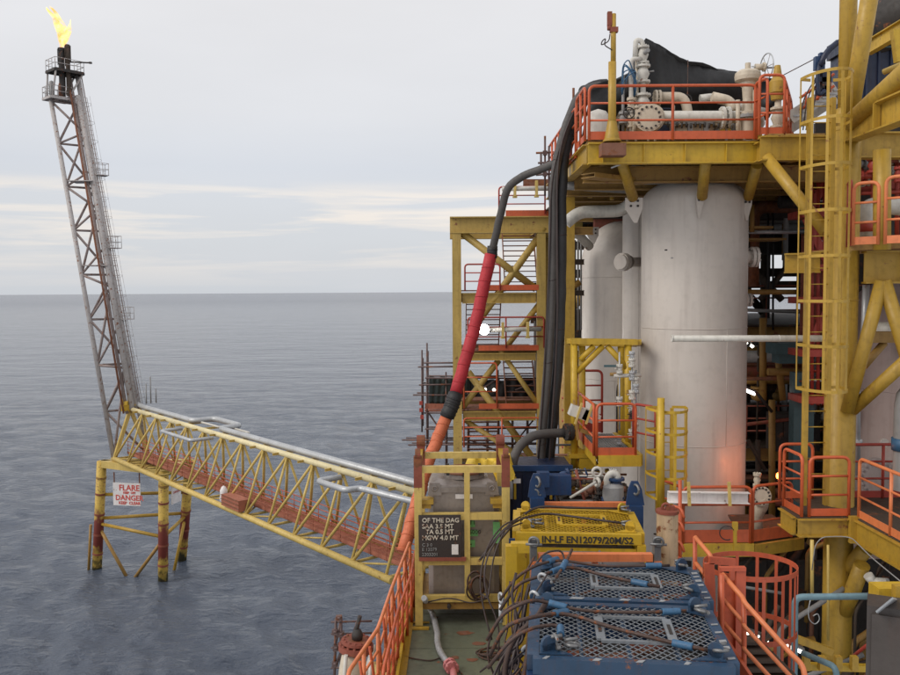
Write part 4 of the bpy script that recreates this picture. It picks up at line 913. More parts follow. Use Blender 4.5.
    for x, y in ((631, 104), (631, 122), (623, 118), (637, 112), (640, 122)): obj('small_valve', gate_valve(MB(), W(x, y, Y - .1), Z, .07, .42), CRM if x != 623 else GRY, t3)
    obj('valve_body', gate_valve(MB(), W(640, 128, Y - .2), (1, 0, 0), .11, .6), CRM, t3)
    obj('wheel', handwheel(MB(), W(629, 113, Y - .45), (0, -1, 0), .12), DRK, t3)
    rr = random.Random(4)
    for k in range(6):
        P = [W(622 + rr.uniform(-1, 1), 90 + k, Y - .1), W(625 + rr.uniform(-3, 5), 60 + rr.uniform(-6, 22), Y - .2), W(631 + rr.uniform(-4, 6), 66 + rr.uniform(-9, 15), Y - .25), W(636, 82 + rr.uniform(-15, 15), Y - .1), W(633, 98, Y)]
        obj('blue_hose', MB().pipe(P, .013, 6, .25), BLS, t3)
    # clustered fittings left of the mast
    t4 = thing('relief_valve', 'cream relief valve with round bonnet standing at the right end of the header pipe', 'relief valve', W(747, 137, 19)); Y = 18.9
    obj('valve_body', MB().lathe([(.0, 0), (.15, 0), (.15, .45), (.21, .47), (.21, .53), (.12, .56), (.10, .82), (.12, 1.08), (.17, 1.12), (.17, 1.18), (.27, 1.22), (.28, 1.3), (.27, 1.38), (.2, 1.44), (.1, 1.46), (.06, 1.48), (.06, 1.6), (0, 1.61)], W(747, 137, Y), Z, 24), CRM, t4)
    obj('leg', MB().tube(W(738, 100, Y - .1), W(738, 137, Y - .1), .05, 8).tube(W(755, 90, Y - .1), W(755, 137, Y - .1), .05, 8), CRM, t4)
    obj('outlet', MB().tube(W(755, 67, Y), W(764, 67, Y), .07, 12).flange(W(764, 67, Y), (1, 0, 0), .1, .04, 6, .012), CRM, t4)
    obj('wheel', handwheel(MB(), W(766.5, 67, Y), (1, .15, 0), .29), GRP, t4); obj('wheel_stem', MB().tube(W(762, 68, Y), W(776, 67.5, Y), .02, 6), GRY, t4)
    obj('bolt_ring', MB().flange(W(747, 117, Y), Z, .24, .06, 12, .018), GRY, t4)
    t5 = thing('control_valve', 'yellow-topped cream control valve inside the orange rails right of the relief valve', 'control valve', W(779, 137, 18.4)); Y = 18.5
    obj('actuator', MB().lathe([(0, 0), (.12, .02), (.14, .15), (.17, .17), (.17, .4), (.1, .5), (.06, .75), (.0, .76)], W(777, 101, Y), Z, 18), YEL, t5)
    obj('valve_body', gate_valve(MB(), W(778, 118, Y), Z, .12, .8), CRM, t5); obj('pipe_stub', MB().tube(W(778, 137, Y), W(778, 100, Y), .07, 10), CRM, t5)
    obj('side_pipe', MB().pipe([W(782, 122, Y), W(792, 116, Y + .6), W(805, 106, Y + 1.2)], .06, 8, .2), WHT, t5)
    # blue drum and cream dome behind the rail
    top('blue_drum', MB().lathe([(0, 0), (.25, 0), (.27, .03), (.25, .06), (.25, .3), (.27, .33), (.25, .36), (.25, .56), (.27, .6), (.25, .62), (0, .6)], W(663, 137, 20.1), Z, 24, False), BLD, 'small dark blue drum standing below the header pipe flange', 'drum')
    m = MB().loft([(.3, 0), (.3, .35), (.27, .5), (.18, .62), (.02, .68)], W(598, 140, 19.2), Z, n=20); top('domed_cover', m, WHT, 'white domed cover low behind the rail at the upper deck corner', 'cover')
    rr = random.Random(9)
    t6 = thing('valve_skid', 'crowded low skid of small valves and yellow pipe behind the orange handrail', 'valve skid', W(700, 137, 21))
    obj('skid_beam', MB().beam(W(600, 134, 20.8), W(760, 134, 20.8), .3, .25), YEL, t6); obj('skid_pipe', MB().tube(W(664, 104, 20.9), W(748, 106, 20.9), .16, 12), OCH, t6)
    for k in range(16):
        x = 606 + k * 10 + rr.uniform(-3, 3); y = rr.uniform(112, 128); p = W(x, y, 20.2 + rr.uniform(-.3, .3)); q = p.copy(); q.z = ZU
        obj('small_valve', gate_valve(MB(), p, Z if k % 3 else (1, 0, 0), rr.uniform(.06, .1), .5), rr.choice([CRM, WHT, GRY, RST]), t6); obj('stub', MB().tube(q, p + Z * rr.uniform(.1, .4), .03, 6), rr.choice([CRM, GRY, OCH]), t6)
        if k % 4 == 0: obj('wheel', handwheel(MB(), p + Z * .3, (0, -1, .3), .12), DRK, t6)
deck_piping()
def tarpaulin():
    # a black sheet drawn up to a peak and falling away behind the pipes; bottom tied down along the deck
    top_ = [(591, 88, 19.6), (612, 80, 20), (630, 72, 20.2), (637, 50, 20.3), (645, 39, 20.3), (666, 50, 20.3), (688, 59.5, 20.4), (710, 67, 20.5), (731, 72, 20.6), (752, 76, 20.7), (774, 79, 20.8)]
    bot = [(586, 135, 20.0), (606, 134, 20.4), (622, 133, 20.8), (634, 133, 21), (646, 133, 21), (668, 133, 21), (690, 133, 21), (712, 131, 21), (730, 131, 21), (752, 129, 21), (768, 118, 21)]
    vs = []; N = len(top_) - 1; SX = 6; NX = N * SX; NY = 14
    for j in range(NY + 1):
        g = j / NY
        for i in range(NX + 1):
            k = min(N - 1, i // SX); f = i / SX - k
            a = Vector(top_[k]) * (1 - f) + Vector(top_[k + 1]) * f; c = Vector(bot[k]) * (1 - f) + Vector(bot[k + 1]) * f
            q = a * (1 - g) + c * g; p = W(q.x, q.y, q.z)
            p.y += .11 * math.sin(i * .35 + g * 2) * g + .05 * math.sin(i * .9 - g * 5) * g + .02 * math.sin(i * 1.9 + 3 * g) - .25 * math.sin(math.pi * g) + .10 * math.sin(i * .21 + g * 7); 
            vs.append(p)
    fs = [(j * (NX + 1) + i, j * (NX + 1) + i + 1, (j + 1) * (NX + 1) + i + 1, (j + 1) * (NX + 1) + i) for j in range(NY) for i in range(NX)]
    t = thing('tarpaulin', 'black tarpaulin drawn up to a peak behind the upper deck pipework', 'tarpaulin', W(690, 130, 21))
    o = obj('front_sheet', MB().add(vs, fs, True), TARP, t); s = o.modifiers.new('t', 'SOLIDIFY'); s.thickness = .012
    vs = []; NX = 30; NY = 10
    for j in range(NY + 1):
        for i in range(NX + 1):
            f = i / NX * N; k = min(N - 1, int(f)); f -= k
            a = Vector(top_[k]) * (1 - f) + Vector(top_[k + 1]) * f; p = W(a.x, a.y, a.z); g = j / NY
            p += Vector((.15 * g, 3.2 * g, -.75 * g * (p.z - ZU) - .12 * math.sin(math.pi * g))); p.z += .05 * math.sin(i + 4 * g); vs.append(p)
    fs = [(j * (NX + 1) + i, j * (NX + 1) + i + 1, (j + 1) * (NX + 1) + i + 1, (j + 1) * (NX + 1) + i) for j in range(NY) for i in range(NX)]
    o = obj('rear_sheet', MB().add(vs, fs, True), TARP, t); s = o.modifiers.new('t', 'SOLIDIFY'); s.thickness = .012
    obj('guy_rope', MB().tube(W(688, 60, 20.3), W(687, 128, 20.0), .012, 5), SLG, t); obj('guy_rope', MB().tube(W(774, 80, 20.8), W(822, 55, 19.5), .012, 5), SLG, t)
tarpaulin()
# rolled black sheet and yellow ladder bits at the far left of the deck edge
t = thing('hose_rack', 'small yellow hose rack at the outer left edge of the upper deck', 'rack', W(572, 125, 20.5))
obj('side_frame', MB().beam(W(567, 127, 20.3), W(580, 102, 20.3), .06, .2).beam(W(566, 127, 20.3), W(580, 128, 20.3), .06, .12), YEL, t)
for k in range(3): obj('shelf', MB().box(W(574 + k * 1.5, 124 - k * 7, 20.4), (.3, .5, .04)), YEL, t)
top('bent_rail', MB().pipe([W(578, 104, 21), W(580, 87, 21), W(592, 85, 21), W(603, 86, 21)], .03, 8, .1), DRK, 'thin dark bent rail above the yellow hose rack', 'rail')
top('antenna_rod', MB().tube(W(573.5, 103, 21), W(573.5, 88, 21), .03, 6), RST, 'short brown rod sticking up beside the bent dark rail', 'rod')

# ================================================================ big hoses over the platform edge
def hose(name, pts, r, mat, label, cat='hose', n=16, ribs=None, ribmat=None, bend=.8, group=None):
    t = thing(name, label, cat, pts[len(pts) // 2], group)
    P = [Vector(p) for p in pts]; Q = [P[0]]
    for i in range(1, len(P) - 1):
        for j in range(6):
            u = j / 5; A = (P[i - 1] + P[i]) / 2 if i > 1 else P[0]; C = (P[i] + P[i + 1]) / 2 if i < len(P) - 2 else P[-1]
            q = A * (1 - u) ** 2 + P[i] * 2 * u * (1 - u) + C * u * u
            if (q - Q[-1]).length > 1e-3: Q.append(q)
    if len(P) == 2: Q = P
    elif (P[-1] - Q[-1]).length > .01: Q.append(P[-1])
    if len(Q) > 4:
        Q2 = []
        for a, b in zip(Q[:-1], Q[1:]):
            m_ = max(1, int((b - a).length / .35))
            Q2 += [a + (b - a) * i / m_ for i in range(m_)]
        Q = Q2 + [Q[-1]]; wob = r * .09
        Q = [q + Vector((rnd.uniform(-wob, wob), rnd.uniform(-wob, wob), 0)) if 0 < i < len(Q) - 1 else q for i, q in enumerate(Q)]
    obj('hose_body', MB().pipe(Q, r, n), mat, t)
    if ribs:
        L = [0]
        for a, b in zip(Q[:-1], Q[1:]): L.append(L[-1] + (b - a).length)
        s = ribs
        while s < L[-1]:
            k = max(i for i in range(len(L)) if L[i] <= s); k = min(k, len(Q) - 2); f = (s - L[k]) / max(1e-6, L[k + 1] - L[k]); p = Q[k] + (Q[k + 1] - Q[k]) * f
            d = (Q[k + 1] - Q[k]).normalized(); d = (d + Vector((.12 + rnd.uniform(-.14, .14), rnd.uniform(-.1, .1), .12))).normalized()
            obj('wrap_band', MB().torus(p, d, r * 1.0, r * .10, 16, 5), ribmat or mat, t); s += ribs * rnd.uniform(.7, 1.35)
    return t
hose('suction_hose', [W(556, 163, 20), W(545, 168, 20.3), (W(524, 175, 20.6)), W(508, 186, 20.8), W(503, 203, 21), W(496, 235, 21.2), W(492, 251, 21.4)], .095, HOS, 'smooth grey hose arching from the upper deck edge down to the red-wrapped hose')
hose('wrapped_hose', [W(491, 254, 21.4), W(483, 290, 21.4), W(474, 330, 21.3), W(464, 365, 21.2), W(455, 396, 21.1)], .155, HRD, 'thick red-wrapped hose slanting down in front of the stair tower', ribs=.34, ribmat=HRD)
hose('hose_coupling', [W(455.5, 394, 21.1), W(452, 404, 21.0), W(447, 417, 21.0)], .185, BLK, 'black rubber joint between the red hose and the orange hose', cat='hose joint', ribs=.12)
hose('wrapped_hose', [W(447, 416, 21), W(438, 438, 20.8), W(428, 462, 20.4), W(420, 492, 20), W(411, 522, 19.6), W(403, 552, 19.3)], .15, HOR, 'thick orange-wrapped hose running down behind the stainless tank cage', ribs=.27, ribmat=HOR)
hose('hose_coupling', [W(492.5, 246, 21.4), W(492, 258, 21.4)], .13, BLK, 'black clamp where the grey hose enters the red-wrapped hose', cat='hose clamp', ribs=.1)
hose('drop_hose', [W(600, 86, 20.4), W(585, 88, 20.2), W(572, 108, 20), W(562, 140, 19.8), W(554, 170, 19.7), W(553, 230, 19.7), W(552, 300, 19.7), W(547, 380, 19.7), W(541, 440, 19.7), W(541, 480, 19.7)], .105, HOS, 'left grey-brown drop hose of the pair hanging from the upper deck corner', ribs=2.4, ribmat=CBL)
hose('drop_hose', [W(606, 84, 20.6), W(590, 84, 20.4), W(576, 104, 20.2), W(567, 140, 20), W(562, 170, 19.8), W(561, 230, 19.8), W(561, 300, 19.8), W(559, 360, 19.8), W(553, 420, 19.8), W(548, 480, 19.8)], .12, BLK, 'right black drop hose of the pair hanging from the upper deck corner', ribs=1.9, ribmat=CBL)
hose('drop_hose', [W(604, 90, 20.9), W(588, 92, 20.9), W(580, 112, 20.9), W(571, 140, 20.7), W(560, 175, 20.5), W(556, 230, 20.5), W(556, 300, 20.5), W(553, 360, 20.5), W(549, 420, 20.5), W(543, 480, 20.5)], .10, BLK, 'thin black hose half hidden behind the hanging hose pair')
hose('drop_cable', [W(598, 92, 20), W(583, 96, 19.9), W(568, 122, 19.6), W(557, 160, 19.5), W(557, 240, 19.5), W(558, 310, 19.5), W(554, 400, 19.5), W(548, 480, 19.5)], .022, CBL, 'thin brown cable twisting down the front of the hanging hose pair')
hose('drop_cable', [W(596, 96, 20), W(580, 102, 19.9), W(566, 128, 19.7), W(551, 175, 19.6), W(550, 240, 19.6), W(547, 310, 19.6), W(543, 400, 19.6), W(537, 470, 19.6)], .018, CBL, 'thin dark cable down the outer side of the left drop hose')
t = thing('scaffold', 'small brown scaffold poles sticking up left of the hoses above the stair tower', 'scaffold', W(546, 160, 24))
for a, b in (((545, 136), (545, 196)), ((549, 146), (549, 200)), ((541, 152), (541, 170)), ((536, 153), (560, 152)), ((538, 163), (562, 162)), ((536, 175), (560, 173))): obj('scaffold_tube', MB().tube(W(*a, 24), W(*b, 24), .03, 8), SCAF, t)
for x, y in ((545, 153), (549, 163), (545, 174)): obj('coupler', MB().box(W(x, y, 23.95), (.12, .1, .12)), SCAF, t)
hose('branch_hose', [W(566, 433, 19.5), W(548, 433, 19.4), W(530, 436, 19.2), W(516, 450, 19), W(512, 466, 18.9), W(511, 482, 18.9)], .105, HOS, 'grey hose bending left from the foot of the hanging hoses')
# yellow column behind the hoses and the girders left of the round topped vessel
def side_frame():
    t = thing('support_frame', 'yellow column and cross girders left of the round-topped vessel', 'steel frame', W(568, 400, 22.5)); Y = 22.5
    for x in (569,): obj('column', MB().beam(Vector((W(x, 300, Y).x, Y, 10)), Vector((W(x, 300, Y).x, Y, ZU - .6)), .26, .26, Vector((0, 1, 0))), YEL, t)
    x_ = W(577, 300, 26).x; obj('column', MB().beam(Vector((x_, 27.6, 10)), Vector((x_, 27.6, ZU - .6)), .2, .2, Vector((0, 1, 0))), OCH, t)
    for y, w in ((178, 30), (218, 20), (231, 20)): a, b = W(563, y, Y), W(563 + w + 10, y, Y); obj('girder', MB().ibeam(a, b, .16, .2, .02), OCH, t)
    for a, b in (((572, 178), (572, 216)), ((590, 180), (590, 198)), ((596, 180), (596, 196)), ((584, 166), (599, 192)), ((612, 182), (612, 200))): obj('hanger', MB().tube(W(*a, Y + .1), W(*b, Y + .1), .06, 8), YEL, t)
    obj('cross_girder', MB().ibeam(W(562, 322, 28.0), W(612, 322, 28.0), .2, .5, .03), YEL, t); obj('brace', MB().tube(W(562, 316, 28.1), W(606, 272, 28.1), .18, 10), YEL, t)
    obj('brace', MB().tube(W(563, 292, 25), W(580, 282, 25), .1, 10), OCH, t)
    for y in (262, 293): obj('girder', MB().ibeam(W(562, y, 25), W(584, y, 25), .16, .16, .02), DKP, t)
    for k in range(6): obj('small_pipe', MB().tube(W(566 + k * 3, 240, 25.5), W(566 + k * 3, 330, 25.5), .03, 6), rnd.choice([DRK, GRY, RSTR]), t)
    for y in (398, 410, 421, 436, 447): obj('rail', MB().tube(W(562, y, 23), W(581, y, 23), .035, 6), RED, t)
    for k in range(8): obj('clutter_pipe', MB().tube(W(564 + k * 2.2, 330 + k * 8, 23.5), W(566 + k * 2, 470, 23.5), .04, 6), rnd.choice([DRK, GRP, DKP, WHT]), t)
    for k in range(7): p = W(570 + rnd.uniform(-3, 8), 345 + k * 14, 23.2); obj('small_valve', gate_valve(MB(), p, (1, 0, 0) if k % 2 else Z, .08, .5), rnd.choice([GRP, WHT, DRK]), t)
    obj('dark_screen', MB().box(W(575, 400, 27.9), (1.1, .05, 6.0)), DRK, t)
    for k in range(5): a = W(548, 445 + k * 10, 21.4); obj('low_rail', MB().tube(a, a + Vector((2.0, 0, 0)), .03, 6), rnd.choice([DRK, WHT, RST]), t)
side_frame()
top('outlet_pipe', MB().pipe([W(566, 223, 21.6), W(579, 212, 21.6), W(622, 211, 21.6), W(634, 200, 21.4)], .155, 16, .3), WHT, 'fat white bent pipe with mitred ends under the upper deck left of the large vessel', 'pipe')
top('saddle_pipe', MB().pipe([W(570, 234, 23), W(578, 234, 23), W(590, 247, 23.4)], .12, 12, .2), WHT, 'short white pipe meeting the round-topped vessel dome from the left', 'pipe')
top('under_deck_box', MB().box(W(648, 172, 20), (.7, .6, .35)).box(W(655, 181, 19.9), (.9, .7, .08)), GRY, 'grey box hung under the upper deck between the raking struts', 'equipment box')
top('under_deck_pipe', MB().tube(W(566, 184, 21), W(628, 188, 21), .14, 12), GRY, 'grey pipe below the upper deck joists above the fat white bent pipe', 'pipe')

# ================================================================ the yellow gantry and valve platform
def gantry():
    Y = 19.6; t = thing('gantry', 'bright yellow pipe gantry with knee braces standing over the valve platform', 'gantry', W(600, 470, Y)); Y2 = 20.8
    for x, y0, yy in ((574, 342, Y), (582, 343, Y2), (621, 342, Y2), (628, 343, Y)): obj('post', MB().tube(W(x, y0, yy), W(x + .5, 470 if x < 600 else 456, yy), .085, 12), YELB, t)
    a, b = W(571, 341, Y), W(637, 342, Y); obj('top_beam', MB().beam(a, b, .2, .13), YELB, t); a2, b2 = W(575, 343, Y2), W(636, 344, Y2); obj('top_beam', MB().beam(a2, b2, .2, .13), YELB, t)
    for p, q in ((a, a2), (b, b2)): obj('top_beam', MB().beam(p, q, .2, .12), YELB, t)
    for p, q in (((603, 346), (577, 372)), ((607, 346), (629, 370)), ((594, 346), (580, 360))): obj('knee_brace', MB().tube(W(*p, Y), W(*q, Y), .07, 10), YELB, t)
    for y in (449, 462): obj('cross_bar', MB().beam(W(572, y, Y), W(600, y + 8, Y), .1, .12), YELB, t)
    obj('foot_plate', MB().box(W(579, 455, Y), (.5, .3, .1)).box(W(586, 464, Y), (.35, .3, .3)), YELB, t)
gantry()
def valve_platform():
    z = W(620, 456, 18).z; xa, xb = W(598, 456, 18).x, W(641, 460, 18).x
    t = thing('valve_platform', 'small grating platform with yellow edge beam beside the caged yellow ladder', 'platform', (xa, 18, z))
    obj('edge_beam', MB().chan((xa, 18, z - .1), (xb, 18, z - .1), .1, .24), YELB, t); obj('edge_beam', MB().chan((xb, 18.05, z - .1), (xb, 20.9, z - .1), .1, .24), YELB, t)
    obj('edge_beam', MB().chan((xa, 18.05, z - .1), (xa, 20.9, z - .1), .1, .24, side=-1), YELB, t)
    grating('grating', xa + .06, xb - .06, 18.08, 20.9, z, GRY, t, .06)
    obj('floor_plate', MB().box(((xa + xb) / 2, 19.5, z - .09), (xb - xa - .1, 2.7, .01)), GRY, t)
    for k in range(4): obj('floor_bearer', MB().beam((xa + .05, 18.4 + k * .7, z - .15), (xb - .05, 18.4 + k * .7, z - .15), .06, .1), OCH, t)
    handrail([(xa - .03, 18.0, z), (xb - .12, 18.0, z)], 'orange handrail across the front of the small valve platform', h=1.12, spacing=3, toeh=.17)
    handrail([(xa - .08, 18.05, z), (xa - .08, 20.8, z)], 'orange handrail along the left side of the valve platform', mat=ORG, h=1.1, toeh=.2)
    handrail([(W(580, 420, 20.9).x, 21.0, z), (xb - .3, 21.0, z)], 'red handrail at the back of the valve platform before the round-topped vessel', mat=RED, h=1.55, toeh=.25, rails=3, toemat=RED)
    x2 = xb + .03; handrail([(x2, 18.9, z), (x2 + .35, 18.3, z)], 'short red rail between the valve platform and the caged yellow ladder', mat=RED, h=1.0, toe=False)
    # small bore pipes with valves on posts
    tt = thing('instrument_pipework', 'white small-bore pipework with needle valves in front of the yellow gantry post', 'pipework', W(628, 420, 19.2)); Y = 19.2
    for x, y0, y1 in ((619.5, 352, 430), (632, 352, 455), (636, 370, 430)): obj('riser', MB().tube(W(x, y0, Y), W(x, y1, Y), .022, 6), GRP, tt)
    obj('cross_pipe', MB().tube(W(614, 376, Y), W(641, 375, Y), .045, 8), WHT, tt)
    r = random.Random(3)
    for k in range(14): p = W(r.choice([619.5, 632, 632, 636]), 356 + k * 6.5, Y - .05); obj('needle_valve', gate_valve(MB(), p, Z, r.uniform(.035, .06), .3).tube(p, p + Vector((-.12, -.1, .02)), .012, 5), r.choice([WHT, GRP, DRK, WHT]), tt)
    obj('valve_handle', MB().beam(W(604, 366, Y - .1), W(616, 366, Y - .1), .03, .05), TEAL, tt)
    # tilted lamp housings on a bracket
    tl = thing('flood_light', 'pair of white floodlight housings tilted on a yellow bracket beside the gantry', 'floodlight', W(586, 415, 18.8)); Y = 18.7
    for a, b in (((570, 409), (587, 415)), ((583, 413), (598, 420))): obj('lamp_housing', MB().beam(W(*a, Y), W(*b, Y), .28, .24), WHT, tl)
    for x in (578, 589): obj('clamp', MB().beam(W(x + 4, 403, Y - .16), W(x - 3, 424, Y - .16), .07, .04), YELP, tl)
    for a, b in (((574, 400), (578, 440)), ((580, 430), (596, 436)), ((596, 404), (588, 420))): obj('bracket_arm', MB().beam(W(*a, Y + .05), W(*b, Y + .05), .05, .08), OCH, tl)
    top('pipe_flange_pair', MB().flange(W(570, 432, 19.4), (1, .3, 0), .2, .07, 10, .018).flange(W(567, 432, 19.4), (1, .3, 0), .2, .07, 10, .018), DRK, 'dark bolted flange pair where the grey branch hose meets the gantry', 'flange')
valve_platform()
zl = W(660, 512, 17.9).z
ladder(Vector((W(664, 512, 17.9).x, 17.9, zl)), W(664, 408, 17.9).z, (1, 0, 0), (0, -1, 0), 'yellow caged ladder standing in front of the large white vessel', YELB, w=.30, cage=(W(664, 492, 17.9).z, W(664, 407, 17.9).z), hoops=5, cr=.42, rail=(.09, .045), stripw=.06)
obj('post', MB(), YELB) if False else None
top('ladder_post', MB().tube(W(661, 512, 17.1), W(661, 398, 17.1), .075, 12), YELB, 'stout yellow post up the middle of the caged ladder before the white vessel', 'post')

# ================================================================ long white pipe, right hand column, ladder, beams
top('crossing_pipe', MB().pipe([W(672, 338.5, 16.6), W(826, 338.5, 16.6)], .065, 14).torus(W(672.2, 338.5, 16.6), (1, 0, 0), .062, .012, 14, 6).torus(W(779, 338.5, 16.6), (1, 0, 0), .066, .006, 14, 6), WHT, 'long thin white pipe crossing in front of the large vessel to the ladder', 'pipe')
def right_frame():
    Y = 16.6; cx = W(841, 400, Y).x; t = thing('deck_support_frame', 'massive yellow tubular column with plate girders and tube braces at the right', 'steel frame', (cx, Y, 16))
    obj('column', MB().tube((cx, Y, 8), (cx, Y, W(841, 118, Y).z), .275, 28), YEL, t)
    obj('column_top', MB().tube((cx, Y, W(841, 125, Y).z), (cx, Y, 33.5), .16, 20), YEL, t)
    obj('column_collar', MB().lathe([(.16, .32), (.2, .3), (.275, .02), (.285, 0), (.285, -.12), (.275, -.14)], (cx, Y, W(841, 125, Y).z), Z, 28), YEL, t)
    c = lambda y: Vector((cx, Y, W(841, y, Y).z))
    # girders at the mid level and the sloping ones above
    g0 = c(268); 
    obj('girder', MB().ibeam(g0 + Vector((.25, -.3, 0)), g0 + Vector((6, -1.2, 0)), .3, .62, .035), YEL, t)
    for k in range(5): p = g0 + Vector((.9 + k * .95, -.3 - (.9 + k * .95) * .157 - .13, 0)); obj('web_stiffener', MB().box(p, (.025, .1, .54), Matrix.Rotation(-.155, 3, 'Z')), YEL, t)
    obj('girder', MB().ibeam(g0 + Vector((-.2, .6, .12)), g0 + Vector((-.85, .75, .12)), .2, .4, .03), YEL, t)
    g1 = W(850, 129, 16.4); g2 = Vector((g1.x + .02, 12.2, g1.z)); obj('girder', MB().ibeam(g1, g2, .3, .5, .03), YEL, t)
    for yy in (15.2, 13.9): obj('web_stiffener', MB().box((g1.x - .1, yy, g1.z), (.12, .03, .44)), YEL, t)
    obj('girder', MB().ibeam(g1 + Vector((.2, .4, -.25)), g1 + Vector((7, .6, -.25)), .3, .5, .03), YEL, t)
    # tube braces
    def tb(a, Ya, b, Yb, r): obj('tube_brace', MB().tube(W(*a, Ya), W(*b, Yb), r, 20), YEL, t)
    tb((849, 122), 16.4, (874, -30), 15.6, .155); tb((851, 122), 16.3, (925, 55), 13.8, .17)
    tb((847, 412), 16.3, (882, 281), 16.0, .125); tb((884, 281), 16.0, (920, 400), 15.8, .13); tb((852, 410), 16.4, (918, 350), 15.6, .125)
    tb((882, 150), 15.4, (882, 250), 15.4, .15)
    obj('bracket', MB().box(W(879, 337, 17.4), (.6, .3, .22)), OCH, t); obj('bracket_brace', MB().tube(W(884, 343, 17.4), W(864, 366, 17.2), .08, 10), OCH, t)
    # left diagonal from the column to the upper deck
    tb((766, 157), 17.6, (826, 232), 16.7, .12)
    tb((843, 575), 16.6, (866, 548), 16.0, .15)
    for y in (90, 300): obj('welded_ring', MB().torus(c(y), Z, .16 if y < 118 else .278, .012, 30, 6), YEL, t)
right_frame()
lb = Vector((W(815, 478, 16.0).x, 16.0, W(815, 505, 16.0).z))
ladder(lb, W(815, 98, 16.0).z, (1, 0, 0), (0, -1, 0), 'tall caged yellow ladder in front of the tubular column', YEL, w=.42, cage=(W(815, 391, 15.4).z, W(815, 72, 15.4).z), hoops=8, cr=.42, rail=(.12, .06), stripw=.05, strips=7)
m = MB(); c0 = W(815, 90, 15.9)
top('red_escape_stairs', MB(), RED, 'x', 'x') if False else None
def red_stack():
    Y = 20.5; t = thing('escape_stair', 'red steel escape stair seen through the tall caged ladder', 'stairs', W(815, 400, Y))
    for x in (812, 818, 824, 838): obj('stair_post', MB().tube(W(x, 405, Y), W(x, 150, Y), .045, 8), RED, t)
    for y in (170, 215, 268, 300, 352, 398): obj('landing_plate', MB().box(W(816, y, Y), (1.0, .9, .16)), RED, t)
    for y in (158, 190, 200, 240, 250, 318, 330, 370, 380): obj('rail_bar', MB().tube(W(805, y, Y), W(838, y + 2, Y), .02, 6), RED if y % 20 else GRP, t)
    for k in range(26): f = (k % 6) / 6; y = 165 + k * 9; obj('stair_tread', MB().box(W(810 + f * 14, y, Y + .3), (.5, .2, .03)), RSTR, t)
    for a, b in (((806, 215), (832, 172)), ((830, 268), (806, 218)), ((806, 350), (832, 302))): obj('stair_stringer', MB().beam(W(*a, Y), W(*b, Y), .04, .2), RED, t)
    obj('back_panel', MB().box(W(820, 290, 22), (1.0, .05, 3.0)), RSTR, t)
red_stack()
